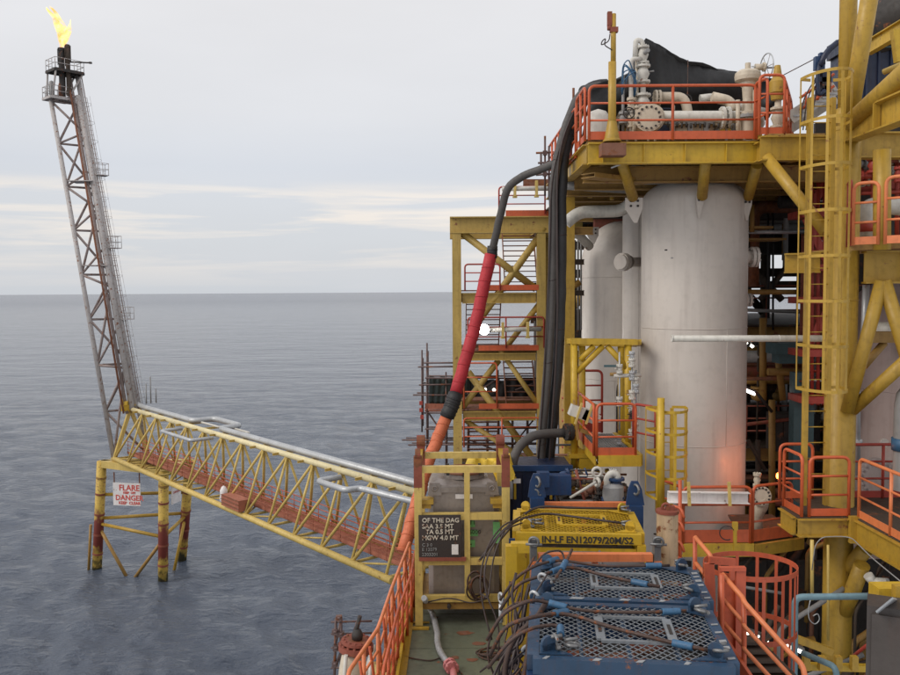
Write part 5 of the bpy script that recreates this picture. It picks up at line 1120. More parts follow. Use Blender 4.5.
# upper right deck, its rails and what stands on it
def upper_right():
    z = W(870, 246, 15.8).z; t = thing('side_deck', 'narrow yellow-edged deck above the right-hand girder', 'deck', (8, 15.8, z))
    obj('deck_plate', MB().box((11.2, 17.4, z), (6.9, 3.0, .04)), OCH, t); obj('kick_edge', MB().beam(W(848, 247, 15.9), W(930, 243, 15.3), .03, .14), OCH, t)
    pk = [(W(853, 246, 15.6).x, 15.6), (W(878, 245, 15.3).x, 15.3)]
    handrail([(x, y, z) for x, y in pk], 'pink-orange handrail left of the short tube post on the upper right deck', mat=ORGP, h=1.12, spacing=3)
    handrail([(W(885, 245, 15.2).x, 15.2, z), (W(920, 245, 14.8).x, 14.8, z)], 'pink-orange handrail right of the short tube post on the upper right deck', mat=ORGP, h=1.18, spacing=3)
    handrail([(W(843, 246, 17.3).x, 17.3, z), (W(850, 246, 15.7).x, 15.7, z)], 'red rail between the tubular column and the upper right deck', mat=RED, h=1.2, spacing=.5)
    top('elbow_pipe', MB().pipe([W(868, 240, 17), W(867, 208, 17), W(878, 205, 17), W(915, 208, 16.7)], .17, 16, .3), WHT, 'white elbow pipe behind the pink-orange handrail at the upper right', 'pipe')
    top('pipe_band', MB().tube(W(867.3, 232, 17), W(867.3, 222, 17), .19, 16), RED, 'red band round the white elbow pipe at the upper right', 'band')
    t2 = thing('manifold', 'crowded manifold of red and white pipes and valves beneath the top right girder', 'manifold', W(880, 170, 19)); r = random.Random(21)
    for k in range(30):
        x, y = r.uniform(850, 915), r.uniform(142, 182); Y = r.uniform(18, 20); p = W(x, y, Y)
        obj('valve_body', gate_valve(MB(), p, r.choice([Z, (1, 0, 0)]), r.uniform(.07, .11), .55), r.choice([RED, RED, WHT, CRM, GRY]), t2)
    for x in (852, 858, 873, 897, 905): obj('post', MB().tube(W(x, 240, 18.6), W(x, 132, 18.6), .05, 8), RED if x != 858 else WHT, t2)
    for y in (150, 163, 178, 194): obj('rail_pipe', MB().tube(W(846, y, 18.7), W(925, y - 3, 18.4), .04, 8), r.choice([RED, WHT, RSTR]), t2)
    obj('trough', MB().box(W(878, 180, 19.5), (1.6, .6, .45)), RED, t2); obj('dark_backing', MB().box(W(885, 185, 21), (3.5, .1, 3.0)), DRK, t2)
    # blue container and dark duct
    t3 = thing('blue_container', 'dark blue steel container at the top right under a fat dark duct', 'container', W(870, 75, 19)); Y = 19
    c = W(874, 84, Y + .8); obj('container_body', MB().box(c, (1.35, 1.5, 1.45)), BLD, t3); obj('lid', MB().box(c + Z * .9, (1.5, 1.6, .34)), BLD, t3)
    for k in range(5): obj('rib', MB().box(c + Vector((-.55 + k * .27, -.77, 0)), (.05, .05, 1.3)), BLD, t3)
    obj('top_rail', MB().tube(W(850, 46, Y - .1), W(905, 46, Y - .1), .04, 8), TEAL, t3)
    top('exhaust_duct', MB().pipe([W(862, 42, 19.5), W(888, 22, 19), W(935, 0, 18.2)], .55, 28, .4).torus(W(885, 24, 19.05), W(935, 0, 18.2) - W(888, 22, 19), .555, .02, 28, 6), DRK, 'fat dark grey duct crossing the top right corner', 'duct')
    t4 = thing('duct_support', 'yellow beams carrying the fat dark duct at the top right corner', 'support', W(890, 40, 17)); 
    obj('beam', MB().ibeam(W(868, 48, 18.4), W(912, 22, 16.8), .15, .3, .02), YELB, t4); obj('beam', MB().tube(W(884, 72, 16.5), W(912, 60, 16), .06, 8), YELP, t4); obj('beam', MB().beam(W(895, 30, 16.8), W(899, 62, 16.8), .14, .14), YELB, t4); obj('beam', MB().tube(W(892, 78, 16.4), W(899, 92, 16.3), .07, 8), YELP, t4); obj('cap', MB().box(W(852, 26, 18.5), (.1, .1, .3)), OCH, t4)
    t5 = thing('crane_block', 'dark blue lifting tackle left of the top of the tubular column', 'lifting tackle', W(824, 80, 18)); Y = 17.8; r = random.Random(5)
    obj('arm', MB().pipe([W(838, 42, Y), W(826, 52, Y), W(820, 66, Y)], .06, 8, .15), BLD, t5); obj('hook', MB().pipe([W(820, 62, Y), W(817, 80, Y), W(819, 96, Y), W(825, 90, Y)], .045, 8, .15), BLD, t5)
    for k in range(7): p = W(r.uniform(816, 831), r.uniform(55, 95), Y + .1); obj('tackle_piece', MB().box(p, (r.uniform(.08, .2), .12, r.uniform(.1, .3))), r.choice([BLD, BLU, DRK]), t5)
    for k in range(4): P = [W(800 + k * 3, 130, 18), W(803 + k * 4, 100, 18.1), W(812 + k * 2, 84, 18), W(822, 70, 17.9)]; obj('cable', MB().pipe(P, .014, 5, .3), CBL, t5)
    t6 = thing('stair_run', 'cream open stair rising behind the ladder top beside the upper deck', 'stairs', W(810, 110, 19)); 
    obj('stair_stringer', MB().beam(W(790, 118, 18.8), W(836, 88, 18.8), .05, .28), WHT, t6); obj('stair_stringer', MB().beam(W(790, 128, 19.5), W(836, 98, 19.5), .05, .25), WHT, t6)
    for k in range(8): obj('tread', MB().box(W(792 + k * 5.6, 119 - k * 3.6, 19.1), (.2, .7, .03)), GRP, t6)
    for yo in (24, 12): obj('stair_rail', MB().tube(W(800, 122 - yo, 18.7), W(834, 98 - yo, 18.7), .03, 8), ORG, t6)
    for x, y in ((806, 108), (818, 100), (830, 92)): obj('stair_post', MB().tube(W(x, y, 18.7), W(x, y - 16, 18.7), .028, 8), ORG, t6)
upper_right()
# big grey vessel at the right with manhole
v4, c4 = vessel('pressure_vessel', 938, 20.5, 1.9, 25.4, 10, 'broad mauve-grey vessel at the right edge behind the tube braces', mat=paint('mauve_grey_paint', (.33, .27, .255), .05, .5, .3, .5), head=.4, seams=(22.6,))  # own mauve-grey paint, darker than on the white vessels
p = W(876, 476, 18.95)
obj('manhole', MB().flange(p, (-.25, -1, 0), .42, .1, 20, .028).flange(p + Vector((-.03, -.12, 0)), (-.25, -1, 0), .42, .08, 20, .028), v4 and paint('mauve_grey_cover', (.30, .25, .24), .1), v4)  # cover in its own darker mauve-grey
obj('nozzle', MB().tube(W(870, 329, 19.2), W(902, 330, 18.6), .17, 16), WHT, v4); obj('nozzle', MB().tube(W(886, 443, 18.9), W(884, 443, 18.4), .07, 10).flange(W(884, 443, 18.4), (0, 1, 0), .1, .04, 8, .012), VES, v4)
top('down_pipe', MB().pipe([W(866, 285, 18.2), W(864, 340, 18.2), W(857, 360, 18.2), W(857, 475, 18.2)], .07, 12, .2).flange(W(857, 441, 18.2), Z, .11, .05, 8, .014), GRP, 'slim grey down pipe between the tubular column and the mauve-grey vessel', 'pipe')
t = thing('fuel_cylinder', 'upright grey cylinder with a blue band at the right edge', 'cylinder', W(903, 490, 16))
obj('body', MB().loft([(.02, 2.0), (.12, 1.97), (.2, 1.85), (.24, 1.6), (.24, 0)], W(906, 490, 16), n=20), GRY, t); obj('band', MB().tube(W(906, 450, 16), W(906, 438, 16), .255, 20), BLS, t)

# ================================================================ foreground working deck
ZD = 18.4
def rotz(a): return Matrix.Rotation(a, 3, 'Z')
def work_deck():
    t = thing('working_deck', 'green painted steel working deck with oily stains at the bottom of the view', 'deck', (1.5, 14, ZD))
    obj('deck_plate', MB().box((1.3, 13.5, ZD - .01), (4.6, 11.6, .02)), GRN, t)
    r = random.Random(2)
    for k in range(7): obj('deck_seam', MB().box((1.3, 8.6 + k * 1.7, ZD + .004), (4.5, .02, .006)), GRN, t)
    for x, y, s in ((.25, 16.1, .1), (.05, 15.0, .06), (.5, 15.6, .08), (-.35, 16.9, .05), (.35, 14.9, .07)):
        m = MB(); P = [(x + s * (1.6 + r.uniform(-.5, .5)) * math.cos(a), y + s * (1 + r.uniform(-.3, .3)) * math.sin(a), ZD + .006) for a in [i * .6 for i in range(10)]]
        m.add(P, [tuple(range(10))]); obj('rust_patch', m, RST, t)
    obj('edge_beam', MB().ibeam((-.96, 7, ZD - .15), (-.86, 19, ZD - .15), .22, .36, .03), YEL, t)
    obj('edge_coaming', MB().beam((-1.0, 7, ZD + .09), (-.87, 19, ZD + .09), .05, .18), YELB, t); obj('edge_coaming', MB().tube((-1.10, 7, ZD + .15), (-.97, 19, ZD + .15), .04, 10), YELB, t)
    for k in range(6): obj('under_beam', MB().ibeam((-.95, 8.5 + k * 2, ZD - .25), (3.6, 8.5 + k * 2, ZD - .25), .2, .4, .03), OCH, t)
    for (x, y) in ((-.5, 8.5), (-.6, 18.8), (3.2, 18.8)): obj('leg', MB().tube((x, y, 2), (x, y, ZD - .3), .3, 16), YEL, t)
    obj('deck_clip', MB().box((-.62, 16.3, ZD + .02), (.35, .12, .03)).box((-.62, 16.6, ZD + .02), (.35, .05, .02)), YEL, t)
work_deck()
def bridge_rail():
    # steep inward-leaning stair rail along the platform edge
    pts = [Vector((W(410, 552, 18.3).x, 18.3, ZD)), Vector((W(392, 600, 15.4).x, 15.4, ZD)), Vector((W(378, 640, 13.5).x, 13.5, ZD)), Vector((W(348, 690, 11.9).x, 11.9, ZD))]
    t = handrail(pts, 'bright orange handrail along the outer left edge of the green deck', mat=ORGP, h=1.15, spacing=.85, r=.032, toe=False, rails=2)
    for a, b in zip(pts[:-1], pts[1:]):
        for k in range(3):
            p = a + (b - a) * (k + .2) / 3; q = a + (b - a) * (k + .9) / 3; obj('brace_bar', MB().tube(p + Z * .08, q + Z * 1.05, .024, 8), ORG, t)
bridge_rail()
handrail([(-.78, 18.2, ZD), (-.8, 16.6, ZD), (-.95, 14.6, ZD), (-1.02, 12.3, ZD)], 'second orange handrail just inside the outer rail beside the yellow coaming', mat=ORG, h=1.0, spacing=.8, r=.028, toe=False)
def bridge_landing():
    t = thing('bridge_landing', 'yellow and orange landing frame below the handrail where the bridge meets the platform', 'landing', (-1.6, 15, 16.9)); r = random.Random(8)
    obj('landing_plate', MB().box((-1.55, 15, 17.2), (.9, 5, .06)), OCH, t)
    for k in range(5): obj('bearer', MB().ibeam((-2.1, 13 + k * 1.1, 17.05), (-1.0, 13 + k * 1.1, 17.05), .12, .2, .015), YELP, t)
    for k in range(3): obj('box_part', MB().box((-1.5 + .1 * k, 13.2 + k * 1.4, 17.5), (.5, .5, .45)), YELP if k != 1 else GRY, t)
    for k in range(5): obj('side_post', MB().tube((-2.0, 12.8 + k * .95, 17.2), (-2.0, 12.8 + k * .95, 17.9), .03, 6), RSTR, t)
    obj('side_bar', MB().tube((-2.0, 12.8, 17.9), (-2.0, 16.7, 17.9), .03, 6), YELP, t); obj('drip_pipe', MB().tube((-1.7, 12.5, 17.75), (-1.6, 17, 17.75), .06, 8), WHT, t)
bridge_landing()
def lower_left():
    Y = 14.2; b = W(352, 700, Y); tp = W(356, 640, Y)
    t = thing('flanged_riser', 'cream riser pipe with bolted rusty flange low at the left bottom edge', 'pipe', b)
    obj('pipe_body', MB().pipe([b - Z * 2, W(350, 675, Y), W(355, 652, Y)], .21, 20, .3), CRM, t)
    obj('flange', MB().flange(W(356, 647, Y), tp - b, .30, .09, 14, .025).flange(W(356.5, 641, Y), tp - b, .26, .05, 14, .02), RSTR, t)
    obj('valve_top', MB().loft([(.02, 0), (.09, .02), (.10, .1), (.06, .18), (.02, .2)], W(357, 640, Y), tp - b, n=12).tube(W(355, 636, Y), W(360, 616, Y), .035, 8), DRK, t)
    obj('thin_pipe', MB().tube(W(343, 700, Y - .3), W(346, 655, Y - .3), .035, 8).tube(W(369, 700, Y - .4), W(371, 660, Y - .4), .035, 8), WHT, t)
    ts = thing('scaffold', 'small brown tube scaffold bay over the sea at the bottom left of the platform', 'scaffold', W(340, 660, 15)); Y = 15
    for (a, b_) in (((334, 690), (336, 618)), ((341, 690), (341, 617)), ((347, 690), (346, 640)), ((336, 665), (346, 640)), ((334, 648), (341, 622)), ((354, 632), (360, 616)), ((352, 648), (357, 622))):
        obj('scaffold_tube', MB().tube(W(*a, Y), W(*b_, Y), .026, 8), SCAF, ts)
    for y in (622, 634, 648, 668): obj('scaffold_tube', MB().tube(W(331, y, Y + .1), W(372, y - 1, Y + .1), .02, 8), SCAF, ts)
    for x, y in ((339, 618), (335, 632), (341, 634), (336, 648), (343, 650), (335, 664), (346, 642), (340, 646)): obj('coupler', MB().box(W(x, y, Y - .03), (.1, .1, .09)).tube(W(x - 1.5, y, Y - .08), W(x + 1.8, y, Y - .1), .02, 6), SCAF, ts)
lower_left()

# ---- stainless tank in its yellow lifting cage
def tote_tank():
    Y0, Y1 = 16.5, 18.3; xl, xr = W(419, 600, Y0).x, W(506, 600, Y0).x; zt_ = W(460, 469, Y0).z; zb_ = ZD
    t = thing('tank_cage', 'yellow steel lifting cage holding the stainless chemical tank beside the orange hose', 'lifting frame', (xl, Y0, zb_))
    up = Vector((0, 1, 0))
    for x in (xl, xr):
        obj('post', MB().beam((x, Y0, zb_ + .02), (x, Y0, zt_ + .1), .15, .15, up), YELP, t); obj('post', MB().beam((x, Y1, zb_ + .02), (x, Y1, zt_ + .1), .15, .15, up), YELP, t)
        obj('lifting_eye', MB().beam((x, Y0, zt_ - .35), (x, Y0, zt_ + .26), .16, .156, up).lathe([(0, -.05), (.11, -.05), (.11, .05), (0, .05)], (x, Y0, zt_ + .30), (1, 0, 0), 16, False), RSTR, t)
        obj('lifting_eye', MB().beam((x, Y1, zt_ - .3), (x, Y1, zt_ + .22), .17, .17, up).lathe([(0, -.09), (.13, -.09), (.13, .09), (0, .09)], (x, Y1, zt_ + .24), (1, 0, 0), 16, False), RSTR, t)
        for z in (zt_ + .02, (zt_ + zb_) / 2, zb_ + .45): obj('side_rail', MB().beam((x, Y0 + .08, z), (x, Y1 - .08, z), .1, .13), YEL, t)
    for y, zs in ((Y0, (469, 516, 561, 598)), (Y1, (455, 540, 590))):
        for zp in zs: z = W(460, zp, Y0).z if y == Y0 else W(460, zp, Y1).z; obj('cross_rail', MB().beam((xl + .08, y, z), (xr - .08, y, z), .11, .13), YELP, t)
    xm = W(467, 500, Y0).x; obj('middle_post', MB().beam((xm, Y0 - .01, W(460, 595, Y0).z), (xm, Y0 - .01, W(460, 472, Y0).z), .11, .11, up), YELP, t)
    for s in (-1, 1):
        x = xl + .15 if s < 0 else xr - .15; obj('corner_lug', MB().box((x, Y0 + .15, W(460, 502, Y0).z), (.3, .3, .09)).box((x, Y0 + .15, W(460, 506, Y0).z), (.2, .2, .12)), YEL, t)
    obj('base_frame', MB().box(((xl + xr) / 2, (Y0 + Y1) / 2, zb_ + .38), (xr - xl, Y1 - Y0, .12)), OCH, t)
    # the tank itself
    tt = thing('stainless_tank', 'dull stainless chemical tank with round lid and green patches standing inside the yellow cage', 'tank', ((xl + xr) / 2, (Y0 + Y1) / 2, zb_ + .44))
    a, b = W(428, 500, Y0 + .25).x, W(499, 500, Y0 + .25).x; cx = (a + b) / 2; zlo = zb_ + .5; zsh = W(460, 492, Y0 + .25).z; ztp = W(460, 483, 17).z
    m = MB(); y0, y1 = Y0 + .22, Y1 - .2; ch = .1
    def ringp(x0, x1, ya, yb, z, c): return [Vector(p) for p in ((x0 + c, ya, z), (x1 - c, ya, z), (x1, ya + c, z), (x1, yb - c, z), (x1 - c, yb, z), (x0 + c, yb, z), (x0, yb - c, z), (x0, ya + c, z))]
    L = [ringp(a + .1, b - .1, y0 + .1, y1 - .1, zlo - .12, ch), ringp(a, b, y0, y1, zlo, ch), ringp(a, b, y0, y1, zsh, ch), ringp(a + .06, b - .06, y0 + .06, y1 - .06, zsh + .14, ch), ringp(a + .2, b - .2, y0 + .3, y1 - .2, zsh + .2, ch)]
    vs = [p for q in L for p in q]; fs = [(k * 8 + i, k * 8 + (i + 1) % 8, (k + 1) * 8 + (i + 1) % 8, (k + 1) * 8 + i) for k in range(4) for i in range(8)] + [tuple(range(32, 40))]
    obj('tank_body', m.add(vs, fs), STN, tt)
    zc = zsh + .2; obj('manway', MB().lathe([(.42, 0), (.42, .10), (0, .10)], (cx + .02, Y0 + .85, zc), Z, 30, False), STN, tt)
    obj('manway_ring', MB().torus((cx + .02, Y0 + .85, zc + .12), Z, .44, .03, 36, 8), RST, tt)
    for k in range(8): aa = k * math.pi / 4; p = Vector((cx + .02 + .47 * math.cos(aa), Y0 + .85 + .47 * math.sin(aa), zc + .13)); obj('lid_clamp', MB().box(p, (.06, .06, .1)), DRK, tt)
    for x in (a + .14, b - .14): obj('shoulder_lug', MB().plate([Vector((x + dx, Y0 + .2, zsh + dz)) for dx, dz in ((-.14, -.05), (.14, -.05), (.10, .2), (-.10, .2))], (0, -1, 0), .03).torus((x, Y0 + .17, zsh + .09), (0, 1, 0), .045, .018, 14, 6), STN, tt)
    obj('shoulder_rib', MB().box((cx, Y0 + .2, zsh + .06), (b - a - .5, .05, .1)), STN, tt)
    obj('label_plate', MB().box((W(464, 499, Y0 + .2).x, Y0 + .205, W(464, 499, Y0).z), (.34, .012, .09)), SIGN, tt)
    for x0_, x1_, ya, yb, in ((469, 475, 521, 527), (469, 478, 530, 536), (469, 475, 540, 547), (493, 500, 522, 543)):
        A, B = W(x0_, ya, Y0 + .2), W(x1_, yb, Y0 + .2); obj('green_patch', MB().box((A + B) / 2 + Vector((0, -.0, 0)), (B.x - A.x, .012, A.z - B.z)), GRNS, tt)
    for s, x_, y_ in (('T1', 469, 523), ('6000', 469, 532.5), ('L', 469, 543)): text_mesh(s, .12, W(x_, y_ + 1.5, Y0 + .185), (1, 0, 0), Z, LETK, tt)
    obj('outlet', MB().tube((cx - .3, Y0 + .15, ZD + .40), (cx - .3, Y0 - .1, ZD + .40), .04, 10), DRK, tt)
    # load board wired to the cage
    A, B = W(418.5, 515, Y0 - .09), W(461, 558, Y0 - .09)
    bt = thing('load_board', 'black load board with white stencilled weights fixed to the yellow tank cage', 'sign', (A + B) / 2)
    obj('board', MB().box(((A.x + B.x) / 2, Y0 - .10, (A.z + B.z) / 2), (B.x - A.x, .02, A.z - B.z)), BRD, bt)
    rr = Vector((1, 0, 0))
    for s, x_, y_ in (('OF THE DAG', 422, 522.5), ('SAA 3.5 MT', 422, 528.5), ('TA 0.5 MT', 425.5, 534), ('MGW 4.0 MT', 422, 540)): text_mesh(s, .125, W(x_, y_, Y0 - .115), rr, Z, LETW, bt, bold=.002)
    for s, x_, y_ in (('C 3 0', 422, 546.5), ('E 12079', 422, 551), ('2203201', 422, 556)): text_mesh(s, .09, W(x_, y_, Y0 - .115), rr, Z, GRY, bt)
    obj('paper_tag', MB().box(W(455, 549.5, Y0 - .118), (.13, .008, .2)), SIGN, bt); obj('board_rail', MB().beam(W(419, 559, Y0 - .1), W(466, 559, Y0 - .1), .05, .07), RSTR, bt)
    # crumpled yellow tarpaulin behind
    r = random.Random(6); vs = []; NX, NY = 26, 12; A = W(464, 470, 18.75)
    for j in range(NY + 1):
        for i in range(NX + 1):
            f, g = i / NX, j / NY; h = .5 * (1 - abs(2 * g - 1) ** 4) * (.85 + .10 * math.sin(f * 9) + .07 * math.sin(f * 23 + g * 11)) * min(1, f * 6 + .25, (1 - f) * 8 + .5)
            vs.append(A + Vector((f * 1.08 + .03 * math.sin(g * 17), (g - .5) * .9, -.15 + h + .04 * r.uniform(-1, 1))))
    fs = [(j * (NX + 1) + i, j * (NX + 1) + i + 1, (j + 1) * (NX + 1) + i + 1, (j + 1) * (NX + 1) + i) for j in range(NY) for i in range(NX)]
    top('folded_tarpaulin', MB().add(vs, fs, True), TARY, 'crumpled bright yellow tarpaulin heaped behind the tank cage top', 'tarpaulin')
    top('tarpaulin_box', MB().box(A + Vector((.5, 0, -.35)), (1.1, 1.0, .38)).box(A + Vector((.5, -.52, -.35)), (.9, .04, .2)), GRY, 'grey box under the crumpled yellow tarpaulin', 'box')
tote_tank()
# hoses and rope on the green deck
hose('deck_hose', [W(424, 598, 16.2), WZ(430, 606, ZD + .06), WZ(438, 632, ZD + .06), WZ(437, 650, ZD + .06), WZ(449, 664, ZD + .06)], .055, GRP, 'grey-white hose lying on the green deck in front of the tank cage', ribs=.09, ribmat=GRP)
hose('deck_hose', [WZ(453, 668, ZD + .06), WZ(455, 684, ZD + .06), WZ(457, 720, ZD + .06)], .06, PNK, 'pink end of hose running out of the bottom edge over the green deck')
top('hose_joint', MB().flange(WZ(450, 665, ZD + .09), WZ(453, 669, ZD) - WZ(449, 663, ZD), .12, .05, 6, .02).flange(WZ(452, 668, ZD + .09), WZ(453, 669, ZD) - WZ(449, 663, ZD), .12, .05, 6, .02), PNK, 'pink bolted joint between the grey hose and the pink hose', 'hose joint')
top('deck_rope', MB().pipe([WZ(399, 655, ZD + .02), WZ(415, 659, ZD + .02), WZ(432, 661, ZD + .02), WZ(442, 657, ZD + .02), WZ(447, 658, ZD + .02), WZ(462, 674, ZD + .02)], .012, 6, .3), SLG, 'thin brown rope lying across the green deck', 'rope')
def coil(name, c, R_, r, n, label, mat=SLG, tilt=(0, 0, 1), ell=.6):
    rr = random.Random(hash(label) % 99 if False else len(label)); t = thing(name, label, 'cable', c)
    for k in range(n):
        a = Vector(tilt) + Vector((rr.uniform(-.15, .15), rr.uniform(-.15, .15), rr.uniform(-.1, .1))); P = []; s, u, d = frame(a); q = Vector(c) + Vector((rr.uniform(-.05, .05), rr.uniform(-.08, .08), k * r * 1.6))
        for i in range(25): an = i * 2 * math.pi / 24; P.append(q + s * R_ * (1 + .08 * math.sin(an * 2 + k)) * math.cos(an) + u * R_ * ell * math.sin(an))
        obj('loop', MB().pipe(P, r, 6), mat, t)
coil('rope_coil', W(478, 590, 16.3), .17, .016, 6, 'brown rope coil hanging at the lower right of the tank cage', tilt=(0, 1, .2), ell=1.5)
coil('cable_coil', WZ(490, 655, ZD + .03), .24, .016, 4, 'loose brown cable coil on the green deck at the foot of the yellow basket post')

DULL = paint('dull_brown_grey', (.13, .11, .10), .3, .4, .5)
# ---- cargo baskets
def basket(name, fl_, ang, w, d, z, zbase, mats, label, text=None, mesh_mat=None, pitch=.10, hatch=True, group='offshore cargo baskets with mesh lids', bars=.10):
    """fl_: front left corner of the lid. mats: frame, post"""
    M = rotz(ang); rx, ry = M @ Vector((1, 0, 0)), M @ Vector((0, 1, 0)); o = Vector((fl_[0], fl_[1], z))
    t = thing(name, label, 'cargo basket', Vector((o.x, o.y, zbase)), group)
    P = lambda x, y, zz=0: o + rx * x + ry * y + Z * zz
    fr, po = mats
    obj('front_rail', MB().beam(P(0, 0, -.09), P(w, 0, -.09), .11, .17), fr, t); obj('back_rail', MB().beam(P(0, d, -.09), P(w, d, -.09), .11, .17), fr, t)
    obj('side_rail', MB().beam(P(.0, .057, -.09), P(0, d - .057, -.09), .13, .165), fr, t); obj('side_rail', MB().beam(P(w, .057, -.09), P(w, d - .057, -.09), .13, .165), fr, t)
    for x in (0, w):
        for y in (0, d):
            obj('post', MB().boxf(P(x, y, (zbase - z) / 2 - .09), rx * .07, ry * .07, Z * ((z - zbase) / 2 - .09)), po, t)
            sx, sy = (1 if x == 0 else -1), (1 if y == 0 else -1)
            obj('corner_gusset', MB().plate([P(x + sx * .07, y + sy * .06, .006), P(x + sx * .42, y + sy * .06, .006), P(x + sx * .07, y + sy * .30, .006)][::sx * sy], Z, .014), fr, t)
            q = P(x + sx * .16, y + sy * .14, .09); s_ = (rx * sx + ry * sy * .6).normalized()
            obj('padeye', MB().lathe([(0, -.02), (.085, -.02), (.085, .02), (0, .02)], q, s_.cross(Z), 16, False).boxf(q - Z * .05, s_ * .08, s_.cross(Z) * .02, Z * .05), fr, t)
    # expanded mesh lid: crossing wires that stay inside the frame
    m = MB(); hw, hd = w - .13, d - .11; th = R(50); sx_ = pitch; n = int((hw + hd / math.tan(th)) / sx_) + 2
    for sg in (1, -1):
        for k in range(-1, n):
            x0 = k * sx_ - (hd / math.tan(th) if sg > 0 else 0); x1 = x0 + sg * hd / math.tan(th) if sg > 0 else x0 - hd / math.tan(th)
            if sg < 0: x0, x1 = k * sx_, k * sx_ - hd / math.tan(th)
            y0, y1 = 0.0, hd
            a, b = (x0, y0), (x1, y1)
            def clip(a, b):
                (ax, ay), (bx, by) = a, b
                if ax == bx: return None
                t0, t1 = 0.0, 1.0; dx = bx - ax
                for e0, sgn in ((0, 1), (hw, -1)):
                    tt = (e0 - ax) / dx
                    if dx * sgn > 0: t0 = max(t0, tt)
                    else: t1 = min(t1, tt)
                return None if t0 >= t1 - .01 else ((ax + dx * t0, ay + (by - ay) * t0), (ax + dx * t1, ay + (by - ay) * t1))
            c = clip(a, b)
            if c: (ax, ay), (bx, by) = c; m.beam(P(.065 + ax, .055 + ay, -.02 + .004 * sg), P(.065 + bx, .055 + by, -.02 + .004 * sg), .0085, .008)
    g = obj('mesh_lid', m, mesh_mat or fr, t); g['kind'] = 'stuff'
    for k in range(1, 4): obj('lid_bearer', MB().beam(P(w * k / 4, .06, -.07), P(w * k / 4, d - .06, -.07), .04, .06), fr, t)
    if hatch:
        hx0, hx1, hy0, hy1 = w * .36, w * .74, d * .3, d * .74
        hm = mesh_mat or fr
        hf = obj('hatch_frame', MB().beam(P(hx0, hy0, .0), P(hx1, hy0, .0), .05, .03).beam(P(hx0, hy1, 0), P(hx1, hy1, 0), .05, .03).beam(P(hx0, hy0 + .03, 0), P(hx0, hy1 - .03, 0), .10, .028).beam(P(hx1, hy0 + .03, 0), P(hx1, hy1 - .03, 0), .10, .028), hm, t)
        for x in (hx0, hx1): obj('hatch_slot', MB().boxf(P(x, (hy0 + hy1) / 2, .017), rx * .018, ry * .14, Z * .003), DRK, hf)
    # body: side bars, solid base and slatted sides
    H = z - zbase
    for x_, y_, ax_, n_ in ((w / 2, 0, rx, ry), (w / 2, d, rx, ry), (0, d / 2, ry, rx), (w, d / 2, ry, rx)):
        obj('side_sheet', MB().boxf(P(x_, y_, -H * .40), ax_ * ((w if ax_ is rx else d) / 2 - .08), n_ * .006, Z * H * .30), po, t)  # closed sheets added to keep the inside dark
    for f in (.35, .65, .97):
        zz = -H * f
        for a, b in (((.07, 0), (w - .07, 0)), ((.07, d), (w - .07, d)), ((0, .07), (0, d - .07)), ((w, .07), (w, d - .07))): obj('body_rail', MB().beam(P(*a, zz), P(*b, zz), .08, .12), po, t)
    for y in (0, d): obj('side_panel', MB().boxf(P(w / 2, y, -H * .82), rx * (w / 2 - .08), ry * .015, Z * H * .14), po, t)
    for x in (0, w): obj('side_panel', MB().boxf(P(x, d / 2, -H * .82), ry * (d / 2 - .08), rx * .015, Z * H * .14), po, t)
    obj('floor_plate', MB().boxf(P(w / 2, d / 2, -H + .12), rx * w / 2 * .97, ry * d / 2 * .97, Z * .015), DRK, t)
    obj('dark_liner', MB().boxf(P(w / 2, d / 2, -.42), rx * (w / 2 - .07), ry * (d / 2 - .07), Z * .01), DRK, t)  # dark sheet added so the inside reads dark through the mesh
    # contents half seen through the mesh
    r = random.Random(int(w * 100 + d * 10 + z * 7 + fl_[1]))
    for k in range(9):
        x, y = r.uniform(.2, w - .3), r.uniform(.2, d - .2); l_ = r.uniform(.3, .9)
        obj('stored_pipe', MB().tube(P(x, y, -.30 + r.uniform(-.05, .12)), P(min(w - .1, x + l_), y + r.uniform(-.1, .1), -.30 + r.uniform(-.05, .12)), r.uniform(.02, .06), 10), r.choice([RSTR, RST, RST, DULL, WLK, DRK]), t)
    if text: text_mesh(text, .155, P(.42, -.058, -.155), rx, Z, LETK, t, bold=.004)
    return t, P
WORN = paint('worn_bare_edge', (.30, .31, .32), .25, .4, .5, 3)
MESHB = paint('worn_blue_mesh', (.24, .26, .28), .34, .40, .4, 2, metal=.2)
SHK = paint('dull_shackle_steel', (.20, .20, .20), .35, .4, .5, 3, metal=.5)
bA = -R(6.5)
b1, P1 = basket('cargo_basket', (.86, 8.84), bA, 2.08, 1.60, 21.12, ZD + .06, (BLUG, BLU), 'worn blue cargo basket nearest the camera with grey mesh lid and wire slings', mesh_mat=MESHB)
b2, P2 = basket('cargo_basket', (1.06, 10.62), bA, 2.16, 1.32, 21.12, ZD + .06, (BLUG, BLU), 'second blue cargo basket between the nearest one and the orange lifting bar', mesh_mat=MESHB)
b3, P3 = basket('cargo_basket', (1.08, 13.95), -R(5), 2.05, 1.5, 21.0, ZD + .06, (YELB, YELB), 'bright yellow cargo basket with yellow mesh lid and black stencilled code on its front rail', text='IN-LF EN12079/20M/S2', mesh_mat=YELB)
